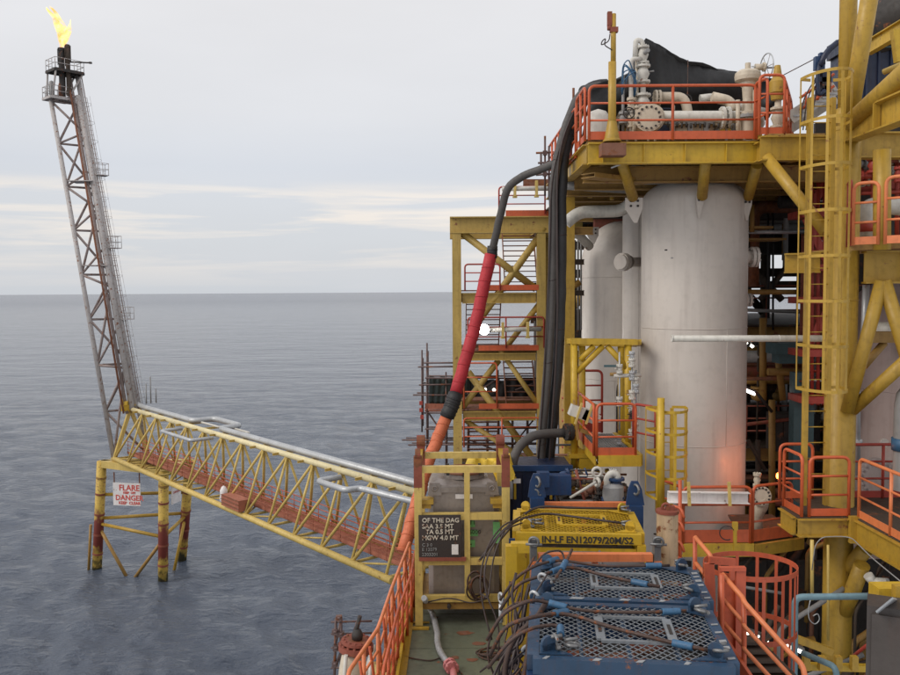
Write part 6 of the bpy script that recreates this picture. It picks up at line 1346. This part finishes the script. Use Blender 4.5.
# light worn edges: bright bare strips on the blue rails are separate rub strips
r = random.Random(14)
for Pq, t, WQ in ((P1, b1, 2.08), (P2, b2, 2.16)):
    x = .1
    while x < 1.85:
        l_ = r.uniform(.03, .16); obj('rub_strip', MB().plate([Pq(x, -.045, .0), Pq(x + l_, -.045, .0), Pq(x + l_ + .04, r.uniform(-.01, .035), .0), Pq(x + .04, r.uniform(-.01, .035), .0)], Z, .006), WORN, t); x += l_ + r.uniform(.15, .5)
    y = .12
    while y < 1.2:
        l_ = r.uniform(.03, .09); obj('rub_strip', MB().plate([Pq(WQ - .04, y, .0), Pq(WQ + .04, y + .02, .0), Pq(WQ + .04, y + l_ + .02, .0), Pq(WQ - .04, y + l_, .0)], Z, .006), WORN, t); y += l_ + r.uniform(.08, .25)
obj('post_pocket', MB().box(W(512, 551, 13.75), (.10, .03, .42)), BLU, b3)
# yellow stand in the left front: two heavy posts going down beside the blue baskets
t = thing('yellow_stand', 'tall bright yellow post frame left of the blue baskets draped with slings', 'frame', (1.0, 13, ZD))
for (x, y, Y_) in ((511, 545, 13.2), (521, 548, 13.6)):
    p = W(x, y, Y_); obj('post', MB().beam((p.x, p.y, ZD), (p.x, p.y, p.z), .17, .17, Vector((0, 1, 0))), YELB, t)
obj('cross_rail', MB().beam(W(511, 547, 13.2), W(530, 547, 13.2), .15, .15), YELB, t); obj('cross_rail', MB().beam(W(511, 640, 13.2), W(540, 640, 13.2), .12, .12), YEL, t)
# orange lifting bars with grey end posts
def lift_bar(a, b, Y, label, h=.6, r=.09):
    A, B = W(*a, Y), W(*b, Y); t = thing('lifting_bar', label, 'lifting bar', (A + B) / 2)
    obj('bar', MB().beam(A, B, r * 1.3, r * 1.25), ORGP, t); obj('stub', MB().beam((A + B) / 2 - Z * .09, (A + B) / 2 - Z * .5, .09, .09, Vector((0, 1, 0))), ORGP, t)
    for p, s in ((A, -1), (B, 1)):
        q = p + Vector((s * .07, 0, .06)); obj('end_post', MB().beam(q + Z * .22, q - Z * h, .10, .13, Vector((0, 1, 0))), SHK, t); obj('end_post_face', MB().beam(q + Vector((0, -.09, -.1)), q + Vector((.0, -.09, -h)), .11, .02, Vector((0, 1, 0))), ORGP, t)
        obj('shackle', MB().torus(q + Vector((0, -.1, .2)), (.3, 1, .2), .07, .02, 18, 7).tube(q + Vector((-.12, -.08, .16)), q + Vector((.12, -.12, .16)), .02, 8), SHK, t)
    return t
lift_bar((538, 557), (652, 557), 12.5, 'orange bar with grey end posts between the yellow basket and the blue baskets', .55)
lift_bar((538, 505), (630, 505), 16.0, 'orange bar behind the yellow basket between two blue lifting posts', .4)
def blue_eye(px, y, Y, label):
    p = W(px, y, Y); t = thing('lifting_post', label, 'lifting post', p)
    obj('post', MB().beam((p.x, p.y, ZD), (p.x, p.y, p.z), .26, .24, Vector((0, 1, 0))), BLU, t)
    obj('eye_plate', MB().plate([p + Vector((dx, 0, dz)) for dx, dz in ((-.17, 0), (.17, 0), (.12, .3), (.05, .45), (-.07, .45), (-.13, .3))], (0, -1, 0), .06), BLU, t); obj('shackle', MB().torus(p + Vector((0, -.05, .3)), (1, .5, 0), .09, .025, 18, 7), SHK, t)
blue_eye(537, 497, 15.9, 'blue lifting post with shackle behind the left end of the yellow basket'); blue_eye(635, 505, 15.6, 'blue lifting post with shackle behind the right end of the yellow basket')
c = W(600, 561, 13.0); t = thing('grey_vessel', 'grey rounded tank top lying behind the orange bar', 'tank', c); obj('tank_body', MB().loft([(.02, -1.0), (.25, -.96), (.38, -.8), (.38, .5), (.25, .68), (.02, .72)], c - Z * .25, (1, -.1, 0), n=24), DULL, t); obj('stiff_ring', MB().torus(c - Z * .25, (1, -.1, 0), .385, .02, 24, 6), DULL, t)
t = thing('container', 'dark blue closed container behind the yellow basket and the tank cage', 'container', W(535, 500, 18.6)); c = W(536, 500, 19.2)
obj('container_body', MB().box((c.x, c.y, ZD + 1.35), (1.45, 1.3, 2.7)), BLD, t)
for k in range(6): obj('rib', MB().box((c.x - .55 + k * .22, c.y - .67, ZD + 1.3), (.06, .04, 2.5)), BLD, t)
obj('top_frame', MB().beam((c.x - .74, c.y - .66, ZD + 2.7), (c.x + .74, c.y - .66, ZD + 2.7), .1, .12), BLU, t); obj('label', MB().box(W(517, 481, 18.4), (.16, .01, .1)), SIGN, t)
for x in (503, 551): obj('yellow_strap', MB().box(W(x if x > 510 else 515, 488, 18.42), (.05, .03, .5)), YELB, t)
t = thing('container', 'closed red-brown container deep behind the blue lifting posts', 'container', W(590, 510, 18.6)); c = W(592, 520, 18.6); obj('container_body', MB().box((c.x, c.y, ZD + 1.1), (1.7, 1.3, 2.2)), DKP, t)
for k in range(6): obj('rib', MB().box((c.x - .7 + k * .28, c.y - .67, ZD + 1.1), (.06, .04, 2.1)), RSTR, t)
def pump_clutter():
    Y = 17.4; t = thing('pump_set', 'grey pump set with curved white pipe and blue valve behind the orange bar', 'pump', W(598, 500, Y)); r = random.Random(17)
    obj('white_loop', MB().pipe([W(607, 500, Y), W(607, 478, Y), W(611, 473, Y), W(617, 474, Y), W(618, 482, Y)], .075, 12, .12), WHT, t)
    obj('blue_valve', gate_valve(MB(), W(616, 488, Y), Z, .13, .8), BLU, t); obj('grey_body', MB().lathe([(0, 0), (.2, 0), (.22, .1), (.22, .35), (.15, .42), (0, .43)], W(613, 503, Y), Z, 20), GRY, t)
    obj('grey_tray', MB().box(W(583, 506, Y), (.9, .5, .16)), GRY, t); obj('lever', MB().tube(W(570, 498, Y - .3), W(596, 482, Y - .3), .03, 8), WHT, t)
    obj('chain_link', MB().torus(W(597, 472, Y - .2), (0, 1, 0), .09, .03, 20, 8).torus(W(597, 482, Y - .2), (1, .5, 0), .08, .035, 16, 8), WHT, t)
    for k in range(26): p = W(r.uniform(555, 622), r.uniform(474, 503), r.uniform(17.4, 18.4)); obj('fitting', gate_valve(MB(), p, r.choice([Z, (1, 0, 0), (1, 0, .5)]), r.uniform(.04, .09), r.uniform(.35, .6)), r.choice([GRP, GRY, RST, DRK, YEL, BLU, DKP, CRM]), t)
    for k in range(12): a = W(r.uniform(550, 600), r.uniform(470, 505), 18); obj('small_pipe', MB().pipe([a, a + Vector((r.uniform(.3, .8), 0, 0)), a + Vector((r.uniform(.3, .8), 0, r.uniform(-.6, .2)))], .025, 6, .06), r.choice([DRK, GRP, RED, WHT, BLU]), t)
    for a, b in (((548, 478), (600, 480)), ((560, 492), (622, 494)), ((576, 470), (590, 520))): obj('red_bar', MB().tube(W(*a, Y + .2), W(*b, Y + .2), .035, 6), RSTR, t)
    obj('blue_bracket', MB().box(W(556, 484, 17.6), (.6, .3, .4)).box(W(543, 479, 17.4), (.25, .2, .3)), BLU, t)
pump_clutter()
# caisson with rusty bolted top
def caisson():
    Y = 14.6; b = W(667, 560, Y); zt_ = W(667, 511, Y).z; t = thing('caisson', 'cream rust-streaked vertical caisson with rusty bolted top right of the yellow basket', 'pipe', (b.x, Y, 17))
    CA = paint('rust_streaked_cream', (.50, .36, .22), .48, .55, .5, 1.3, streak=1.0)
    obj('tube', MB().loft([(.185, 0), (.185, zt_ - 15)], (b.x, Y, 15), n=32), CA, t); obj('top_plate', MB().lathe([(0, .02), (.2, .02), (.2, -.03), (.185, -.03)], (b.x, Y, zt_), Z, 32, False), RSTR, t)
    obj('cap_fitting', MB().torus((b.x - .02, Y, zt_ + .06), (.3, 1, 0), .07, .025, 14, 6).box((b.x + .05, Y, zt_ + .05), (.14, .1, .08)), RSTR, t)
caisson()

# ---- wire slings and cables over the baskets
def sling(pts, r, label, sleeve=None, shack=None, mat=SLG, group=None):
    P = [Vector(p) for p in pts]; t = thing('wire_sling', label, 'sling', P[len(P) // 2], group)
    obj('rope', MB().pipe(P, r, 8, .25), mat, t)
    for s in sleeve or []:
        i, f = int(s), s - int(s); a = P[i]; b = P[i + 1]; c = a + (b - a) * f; d = (b - a).normalized() * .11
        obj('sleeve', MB().pipe([c - d, c - d * .8, c + d * .8, c + d], .042, 12), BLS, t)
    for c, ax in shack or []: obj('shackle', MB().torus(c, ax, .075, .021, 18, 8, .4, 5.9).tube(Vector(c) + Vector((-.09, 0, .05)), Vector(c) + Vector((.06, 0, .07)), .02, 8), SHK, t)
    return t
L1 = lambda Pq, x, y, h=.05: Pq(x, y, h)
sling([W(487, 640, 10.0), W(503, 612, 9.9), W(530, 600, 9.9), L1(P1, .1, 1.3, .12), L1(P1, .55, 1.18, .06), L1(P1, 1.2, 1.22, .05), L1(P1, 1.8, 1.33, .05)], .021, 'rusty sling along the back edge of the nearest blue basket lid', [3.4, 5.7], [(L1(P1, 1.98, 1.3, .07), (.3, .2, 1))])
sling([W(490, 655, 9.6), W(505, 625, 9.5), W(532, 617, 9.5), L1(P1, .35, 1.05, .09), L1(P1, .9, .72, .05), L1(P1, 1.5, .38, .05), L1(P1, 1.85, .22, .05)], .023, 'rusty sling crossing the nearest blue lid diagonally towards its right front corner', [2.9, 5.3], [(L1(P1, 1.97, .17, .08), (0, .3, 1))])
sling([W(488, 668, 9.4), W(510, 640, 9.3), W(530, 628, 9.3), L1(P1, .3, .72, .08), L1(P1, .3, .3, .08)], .021, 'short sling ending in a shackle at the left front corner of the nearest basket', [3.5], [(L1(P1, .25, .16, .1), (1, .2, .2)), (L1(P1, .42, .2, .06), (.1, .2, 1))])
sling([W(500, 600, 11.4), W(516, 577, 11.3), W(534, 566, 11.4), L1(P2, .3, 1.22, .10), L1(P2, .9, 1.1, .05), L1(P2, 1.4, 1.18, .05), L1(P2, 1.85, 1.24, .05)], .02, 'dark sling along the back of the second blue basket lid', [2.8, 5.5], [(L1(P2, 2.0, 1.2, .08), (.2, .2, 1))])
sling([W(500, 610, 11), W(518, 583, 11), W(538, 577, 11.1), L1(P2, .45, .98, .09), L1(P2, 1.0, .66, .05), L1(P2, 1.6, .36, .05)], .022, 'rusty sling crossing the second blue lid diagonally to its right front corner', [2.6, 4.6], [(L1(P2, 1.95, .2, .08), (.4, .3, 1))])
sling([W(540, 620, 10.7), L1(P2, .22, .2, .12), L1(P2, .3, .5, .12), L1(P2, .45, .95, .22), L1(P2, .5, 1.2, .25)], .02, 'blue-sleeved sling standing up over the left side of the second blue lid', [2.5], [(L1(P2, .2, .2, .09), (1, .2, .2))])
sling([W(480, 560, 13.4), W(500, 532, 13.7), W(520, 519, 14.3), L1(P3, .5, 1.0, .06), L1(P3, 1.2, .72, .05), L1(P3, 1.8, .45, .05)], .02, 'sling lying diagonally over the yellow mesh lid', [], [(L1(P3, 1.85, .3, .06), (.2, .2, 1)), (L1(P3, .25, .3, .06), (1, .3, .5)), (L1(P3, .38, .32, .06), (.1, .3, 1))], mat=CBL)
sling([W(500, 540, 14.8), W(518, 519, 15), L1(P3, .35, 1.45, .07), L1(P3, 1.1, 1.42, .05), L1(P3, 1.9, 1.42, .05)], .022, 'black sling along the back rail of the yellow basket', [], [(L1(P3, 1.95, 1.3, .06), (.2, .2, 1))], mat=CBL)
for (x, y) in ((.32, .34), (.55, .36), (1.62, .55), (1.78, .36)): pass
r = random.Random(33)
cab = 0
cl = ['black cable looping from the tank cage to the yellow stand, outermost', 'black cable looping in front of the tank cage, inside the outermost one', 'thin black cable rising past the cage to the yellow basket corner', 'brown cable dropping down the face of the tall yellow post', 'black cable draped from the blue basket corner to the green deck', 'brown cable hanging in a long bow left of the yellow post', 'thick brown chain-like rope bundle at the foot of the yellow post', 'thick rusty rope bending over the left rail of the nearest blue basket', 'black cable bow over the orange bar end post', 'thin cable across the front of the tank cage base']
cp = [
    [W(527, 519, 14.2), W(505, 522, 13.8), W(487, 545, 13.4), W(479, 580, 13.2), W(484, 612, 13), W(492, 640, 12.8)],
    [W(522, 523, 13.9), W(502, 530, 13.4), W(485, 560, 13.0), W(484, 590, 12.8), W(500, 625, 12.6), W(498, 660, 12.5)],
    [W(520, 517, 14.2), W(508, 524, 14), W(494, 552, 13.8), W(488, 600, 13.5), W(480, 592, 13.6)],
    [W(535, 556, 12.3), W(524, 575, 12.2), W(520, 610, 12), W(512, 640, 11.8), W(500, 675, 11.6)],
    [W(545, 560, 12), W(528, 585, 11.6), W(524, 620, 11.2), W(508, 650, 11), W(480, 672, 11.2)],
    [W(530, 600, 10.6), W(508, 605, 10.6), W(492, 630, 10.6), W(486, 655, 10.6), W(500, 690, 10.6)],
    [W(560, 612, 10), W(530, 622, 10), W(512, 640, 10), W(505, 665, 10), W(505, 700, 10)],
    [W(545, 604, 10.2), W(530, 630, 9.8), W(528, 655, 9.6), W(520, 700, 9.5)],
    [W(535, 565, 12), W(545, 552, 12.2), W(562, 550, 12.3), W(565, 562, 12.2), W(555, 580, 12)],
    [W(428, 602, 16.3), W(450, 597, 16.3), W(472, 604, 16.2), W(488, 598, 16.2)]]
for lab, P in zip(cl, cp):
    rr_ = .035 if 'thick' in lab else .014; sling(P, rr_, lab, mat=SLG if 'brown' in lab or 'rust' in lab else CBL)
t = thing('cable_bundle', 'tangle of brown and black slings hanging between the yellow post and the blue baskets', 'cables', W(512, 640, 11))
for k in range(20):
    x0 = r.uniform(505, 560); y0 = r.uniform(565, 625); Y = r.uniform(10.3, 12.4); P = [W(x0, y0, Y)]
    for j in range(1, 6): P.append(W(x0 + (r.uniform(488, 530) - x0) * j / 5 + r.uniform(-5, 5), y0 + (690 - y0) * j / 5, Y - .1 * j))
    obj('sling_leg', MB().pipe(P, r.choice([.012, .018, .026]), 7, .3), r.choice([SLG, CBL, CBL]), t)
for k in range(5): p = W(530 + r.uniform(-5, 22), 578 + k * 18, 10.9 - k * .2); obj('shackle', MB().torus(p, (r.uniform(-1, 1), 1, .3), .06, .02, 16, 7), GRP, t)
top('snap_hook', MB().torus(W(501, 598, 12.4), (1, .4, 0), .07, .02, 16, 7).tube(W(501, 604, 12.4), W(501, 622, 12.4), .035, 8), GRP, 'small grey hook hanging against the dark gap left of the yellow post', 'hook')

# ================================================================ ring platform, cable tray and the platform at the right
def ring_platform():
    z = W(715, 543, 17.0).z; t = thing('ring_platform', 'platform with yellow edge round the foot of the large white vessel', 'platform', (6, 17, z))
    xa, xm, xe = W(682, 545, 17).x, W(751, 545, 17).x, W(792, 545, 17.3).x
    obj('edge_beam', MB().chan((xa, 17, z - .14), (xm + .05, 17, z - .14), .1, .26), YELB, t); obj('edge_beam', MB().chan((xm + .05, 17.0, z - .16), (xe + .3, 17.5, z - .16), .1, .24), YEL, t)
    obj('floor_plate', MB().plate([(xa, 17.05, z - .02), (xm, 17.05, z - .02), (xe + .3, 17.55, z - .02), (xe + .3, 19.2, z - .02), (xm + .25, 19.2, z - .02), (xm, 17.75, z - .02), (xa - .4, 17.75, z - .02)], Z, .03), DKP, t)
    obj('bearer', MB().ibeam((xa - .3, 17.7, z - .2), (xe + .3, 17.7, z - .2), .12, .25, .02), OCH, t)
    handrail([(xa + .02, 17.0, z), (xm - .02, 17.0, z)], 'orange handrail behind the white cable tray before the large vessel', h=1.15, spacing=4, toeh=.26)
    handrail([(xm + .04, 17.03, z), (xe + .02, 17.4, z)], 'orange handrail round the cream elbow pipe at the foot of the vessel', h=1.15, spacing=4, toeh=.24)
    handrail([(xa - .02, 17.0, z), (xa - .25, 17.7, z)], 'short orange handrail at the left corner of the ring platform', h=1.15, spacing=2)
    tt = thing('cable_tray', 'white cable tray clamped across the orange handrail before the large vessel', 'cable tray', W(708, 497, 16.8))
    a, b = W(668, 497, 16.8), W(749, 498, 16.8); obj('tray', MB().chan(a, b, .14, .22, .012, side=-1), SIGN, tt)
    for x in (688.5, 729): obj('clamp', MB().beam(W(x, 482, 16.65), W(x + 1, 506, 16.65), .06, .03, Vector((0, 1, 0))), YELP, tt)
    t3 = thing('cream_elbow', 'cream elbow pipe with bolted flange inside the orange handrail', 'pipe', W(758, 535, 17.8)); Y = 17.9
    obj('elbow', MB().pipe([W(757, 538, Y), W(756, 515, Y), W(763, 505, Y - .1), W(761, 497, Y - .15)], .13, 16, .2), CRM, t3)
    obj('flange', MB().flange(W(761, 496, Y - .2), (-.1, -1, .3), .21, .06, 14, .018), CRM, t3)
    mb = MB(); s_, u_, d_ = frame((-.1, -1, .3))
    for k in range(14): a_ = k * 2 * math.pi / 14; q = W(761, 496, Y - .2) + (s_ * math.cos(a_) + u_ * math.sin(a_)) * .165; mb.tube(q, q + d_ * .05, .022, 8)
    obj('bolt_holes', mb, DRK, t3); obj('base_flange', MB().lathe([(.2, .06), (.2, 0), (0, 0), (0, .06)], W(757, 539, Y), Z, 20, False), ORGP, t3)
    obj('small_valve', gate_valve(MB(), W(757, 480, Y), Z, .06, .5), CRM, t3)
    tt2 = thing('hose_bracket', 'yellow hose bracket with a hanging cable loop at the ring platform edge', 'bracket', W(735, 530, 16.6)); obj('plate', MB().box(W(735, 526, 16.6), (.10, .06, .16)).beam(W(735, 528, 16.6), W(735, 550, 16.6), .06, .05, Vector((0, 1, 0))), YELB, tt2)
    obj('cable_loop', MB().torus(W(727, 533, 16.6), (.2, 1, 0), .14, .012, 24, 6, .5, 5.2), CBL, tt2)
ring_platform()
def right_platform():
    z = W(800, 517, 15.7).z; Xa, Xb = W(803, 517, 15.7).x, W(852, 514, 15.8).x; t = thing('access_platform', 'yellow-edged access platform wrapped round the foot of the tall caged ladder', 'platform', (7, 15.7, z))
    xl2 = W(798, 517, 15.7).x; m = [(xl2, 15.7, z), (Xb, 15.7, z), (Xb + .05, 12.2, z), (Xb + 3, 12.2, z), (Xb + 3, 17.2, z), (Xa + .4, 17.2, z), (Xa + .4, 16.55, z), (xl2, 16.55, z)]
    obj('floor_plate', MB().plate([Vector(p) - Z * .02 for p in m], Z, .03), DKP, t)
    obj('edge_beam', MB().ibeam((xl2, 15.7, z - .2), (Xb + .1, 15.7, z - .2), .15, .34, .025), YEL, t)
    obj('edge_beam', MB().ibeam((Xb, 15.6, z - .24), (Xb + .05, 12.0, z - .24), .15, .42, .025), YEL, t); obj('edge_beam', MB().ibeam((xl2, 15.8, z - .2), (xl2, 16.5, z - .2), .15, .34, .025), YEL, t)
    obj('end_cap', MB().box((Xb - .02, 15.62, z - .22), (.22, .1, .5)), YEL, t)
    for k in range(2): obj('under_joist', MB().ibeam((xl2 + .1 + k * .5, 16.2 + k * .7, z - .2), (Xb + 2.5, 16.3 + k * .7, z - .2), .1, .2, .02), OCH, t)
    handrail([(Xa + .12, 15.72, z), (W(849, 515, 15.7).x, 15.72, z)], 'orange handrail across the front of the access platform below the tall ladder', h=1.12, spacing=3)
    handrail([(Xa - .02, 15.72, z), (Xa - .05, 16.5, z)], 'orange handrail on the left side of the access platform', h=1.15, spacing=1.7)
    handrail([(Xa + .1, 17.1, z), (Xb - .2, 17.1, z)], 'orange handrail at the back of the access platform behind the ladder foot', h=1.12, spacing=3)
    handrail([(Xb + .03, 15.6, z), (Xb + .03, 12.2, z)], 'orange handrail coming towards the camera from the access platform', mat=ORGP, h=1.12, spacing=1.1)
    handrail([(Xb + .45, 17.1, z), (Xb + 2.8, 17.1, z)], 'red handrail before the bolted manhole of the mauve-grey vessel', mat=RED, h=1.1, spacing=.9)
    top('conduit', MB().pipe([W(812, 600, 15.5), W(812, 540, 15.5)], .035, 8), YELP, 'thin yellow conduit under the access platform', 'conduit')
    top('cable_drop', MB().pipe([W(812, 593, 15.4), W(808, 610, 15.4), W(809, 620, 15.4), W(815, 625, 15.4), W(820, 620, 15.4), W(818, 613, 15.4), W(813, 616, 15.4)], .010, 6, .08), GRP, 'grey cable curl hanging from the end of the thin yellow conduit', 'cable')
    top('edge_cable', MB().pipe([W(812, 570, 15.2), W(815, 545, 15.2), W(822, 537, 15.2), W(850, 536, 15.2), W(872, 558, 14), W(905, 585, 13)], .010, 6, .3), GRY, 'thin cream cable slung below the access platform edge', 'cable')
    top('thin_post', MB().tube(W(828, 640, 15.6), W(828, 545, 15.6), .025, 8), YELP, 'very thin yellow post standing before the dark module', 'post')
right_platform()
ORGD = paint('dark_orange_red_paint', (.46, .085, .035), .25, .45, .4)
def lower_right():
    # red round ladder enclosure
    Y = 12.6; c = W(750, 566, Y); z1 = c.z; z0 = z1 - 2.4; t = thing('ladder_enclosure', 'red curved ladder enclosure of vertical flats beside the stairs', 'ladder cage', (c.x, Y, z0)); rx_, ry_ = .68, .62
    def e(a, z): return Vector((c.x + rx_ * math.cos(a), Y + ry_ * math.sin(a), z))
    for zz in (z1, z1 - .95, z1 - 1.9):
        m = MB(); Q = [e(a, zz) for a in [math.pi * 2 * i / 36 for i in range(37)]]
        for p, q in zip(Q[:-1], Q[1:]): m.beam(p, q, .012, .075)
        obj('hoop', m, ORGD, t)
    for k in range(14):
        a = 2 * math.pi * k / 14 + .2; p = e(a, 0); tn = Vector((-rx_ * math.sin(a), ry_ * math.cos(a), 0)).normalized()
        obj('cage_strip', MB().boxf(Vector((p.x, p.y, (z0 + z1) / 2)), tn * .024, Z * (z1 - z0) / 2, tn.cross(Z) * .006), ORGD, t)
    a, b = W(709, 560, 12.0), W(735, 562, 12.0)
    obj('gate_frame', MB().beam(a, b, .05, .1).beam(W(709, 563, 12.0), W(712, 640, 12.0), .14, .05, Vector((0, 1, 0))).beam(W(733, 563, 12.02), W(733, 640, 12.02), .1, .05, Vector((0, 1, 0))), ORGD, t)
    t2 = thing('gate_panel', 'flat red gate plate at the head of the stairs', 'gate', W(731, 620, 11.3)); Yg = 11.3
    A, B = W(719, 567, Yg), W(745, 567, Yg); obj('gate_post', MB().box((A.x + .03, Yg, A.z - 1.3), (.05, .06, 2.6)).box((B.x - .06, Yg, A.z - 1.3), (.13, .06, 2.6)).box(((A.x + B.x) / 2, Yg - .01, A.z - .02), (B.x - A.x, .08, .05)), ORGD, t2)
    obj('gate_plate', MB().box(((A.x + B.x) / 2, Yg + .05, A.z - 1.35), (B.x - A.x - .1, .015, 2.3)), ORG, t2)
    # stair rails running down to the right and towards the camera
    t3 = thing('stair_handrail', 'orange stair handrail descending to the lower right corner', 'handrail', W(760, 620, 10.8))
    f = lambda x, y, Y: W(x, y, Y)
    for dy in (0, 24, 47): obj('rail', MB().pipe([f(722, 574 + dy, 11.2), f(743, 598 + dy, 10.9), f(744, 602 + dy, 10.8), f(792, 655 + dy, 10.2), f(802, 664 + dy, 10.1), f(805, 676 + dy, 10.0), f(806, 720, 10)] if dy == 0 else [f(722, 574 + dy, 11.2), f(743, 598 + dy, 10.9), f(744, 602 + dy, 10.8), f(805, 668 + dy, 10.1)], .034 if dy == 0 else .028, 10, .08), ORGP, t3)
    for x, y in ((722, 574), (744, 600)): obj('post', MB().tube(f(x, y, 11.1 if x < 730 else 10.85), f(x, y + 100, 11.1 if x < 730 else 10.85), .034, 10), ORG, t3)
    obj('stringer', MB().beam(f(720, 640, 11.2), f(760, 700, 10.5), .05, .25), ORG, t3)
    t4 = thing('stair_handrail', 'orange handrail sloping down from the caisson to the red gate', 'handrail', W(705, 560, 12.6))
    for dy in (0, 25, 50): obj('rail', MB().pipe([f(695, 537 + dy, 13), f(711, 556 + dy, 12.6), f(713, 640, 12.6)] if dy == 0 else [f(695, 537 + dy, 13), f(711, 557 + dy, 12.6)], .034, 10, .06), ORGP, t4)
    for x, y in ((695, 537),): obj('post', MB().tube(f(x, y, 13), f(x, y + 90, 13), .034, 10), ORG, t4)
    t5 = thing('stair_handrail', 'orange post and rails behind the caisson under the cable tray', 'handrail', W(682, 530, 15.4)); obj('post', MB().tube(f(680, 600, 15.6), f(680, 480, 15.6), .035, 8), ORG, t5)
    for y in (506, 520, 540, 556): obj('rail', MB().pipe([f(672, y, 15.6), f(681, y + 2, 15.5), f(684, y + 12, 15.4)], .028, 8, .08), ORG, t5)
    # stair and floor inside
    t6 = thing('lower_stair', 'brown steel stair and landing below the red enclosure', 'stairs', W(750, 650, 12)); 
    for k in range(9): obj('tread', MB().box(f(735 + k * 9, 640 + k * 9, 12.0 - k * .1), (.7, .28, .04)), DKP, t6)
    obj('landing', MB().box((W(690, 600, 12).x + 1.5, 13.6, 17.6), (3.4, 2.6, .05)), DKP, t6)
    # pale blue pipe rail
    top('pipe_rail', MB().pipe([f(794, 700, 12.4), f(795, 597, 12.4), f(885, 596, 12.2)], .048, 12, .12), BLP, 'pale blue bent pipe rail in front of the dark module', 'handrail')
    top('pipe_rail', MB().pipe([f(803, 653, 12.9), f(836, 667, 12.2), f(838, 700, 12.2)], .045, 12, .12), BLP, 'lower pale blue pipe rail sloping from the lit tube', 'handrail')
    # cabinet
    tc = thing('cabinet', 'brown-grey control cabinet with tilted metal lid at the bottom right', 'cabinet', W(890, 680, 11)); Y = 11.0; a = f(878, 615, Y)
    cr_ = rotz(-R(27)); cc = Vector((a.x + .35, Y + .3, a.z - .75)); obj('cabinet_body', MB().box(cc, (.62, .5, 1.6), cr_), paint('brown_grey_cabinet', (.062, .05, .044), .25), tc); dr = obj('door', MB().box(cc + cr_ @ Vector((0, -.265, 0)), (.5, .03, 1.4), cr_), paint('cabinet_door', (.07, .057, .05), .2), tc)
    obj('lid', MB().plate([f(876, 612, Y - .1), f(893, 598, Y - .1), f(899, 600, Y + .7), f(881, 614, Y + .7)][::-1], (-.5, -.1, .8), .03), GRP, tc)
    obj('handle', MB().tube(cc + cr_ @ Vector((.18, -.30, -.05)), cc + cr_ @ Vector((.18, -.30, -.25)), .018, 6), GRP, dr)
    ty = thing('cabinet_stand', 'yellow steel stand round the brown-grey cabinet', 'frame', f(890, 640, 12)); obj('post', MB().beam(f(898, 700, 11.6), f(898, 585, 11.6), .12, .12, Vector((0, 1, 0))), YEL, ty)
    obj('top_plate', MB().box(f(893, 592, 11.9), (.55, .3, .2)), YELB, ty); obj('post', MB().beam(f(883, 700, 12.2), f(883, 588, 12.2), .1, .1, Vector((0, 1, 0))), YEL, ty); obj('cross_rail', MB().beam(f(800, 666, 13.2), f(868, 668, 13.2), .1, .1), YELB, ty)
    obj('cross_rail', MB().beam(f(790, 636, 14.6), f(832, 652, 14.6), .1, .12), YEL, ty)
    for k in range(4): obj('yoke', MB().box(f(806 + k * 16, 663, 13.1), (.1, .1, .22)), YEL, ty)
    tr = thing('red_pipes', 'two thin red pipes crossing diagonally behind the cabinet', 'pipe', f(865, 640, 14)); obj('pipe_run', MB().tube(f(852, 657, 14.5), f(880, 635, 14), .03, 8), RED, tr); obj('pipe_run', MB().tube(f(862, 680, 14.5), f(885, 658, 14), .03, 8), RED, tr)
    top('white_bracket', MB().pipe([f(868, 575, 15.6), f(873, 582, 15.6), f(888, 583, 15.4)], .09, 10, .15), WHT, 'short fat white bent pipe beneath the access platform edge', 'pipe')
    top('lower_brace', MB().tube(f(845, 612, 16.4), f(862, 565, 15.9), .15, 14), YEL, 'short yellow tube brace from the column up to the access platform', 'brace')
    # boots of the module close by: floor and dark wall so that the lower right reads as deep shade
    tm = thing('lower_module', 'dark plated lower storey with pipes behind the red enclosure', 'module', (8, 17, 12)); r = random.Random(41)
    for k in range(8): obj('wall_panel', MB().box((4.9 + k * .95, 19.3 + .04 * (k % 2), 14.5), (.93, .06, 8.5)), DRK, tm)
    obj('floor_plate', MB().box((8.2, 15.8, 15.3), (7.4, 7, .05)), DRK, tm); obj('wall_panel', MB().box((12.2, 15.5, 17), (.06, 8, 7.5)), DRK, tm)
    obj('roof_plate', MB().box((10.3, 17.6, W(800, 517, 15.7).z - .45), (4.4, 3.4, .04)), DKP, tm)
    for k in range(26):
        x, y = r.uniform(5.2, 9.5), r.uniform(15.5, 19); z = r.uniform(15.4, 18); rad = r.choice([.03, .05, .08]); obj('pipe_run', MB().pipe([(x, y, z), (x, y, z + r.uniform(.6, 2.2)), (x + r.uniform(.4, 1.6), y, z + 2.0)], rad, 8, .15), r.choice([DKP, DRK, RST, OCH, GRY, DKP]), tm)
lower_right()
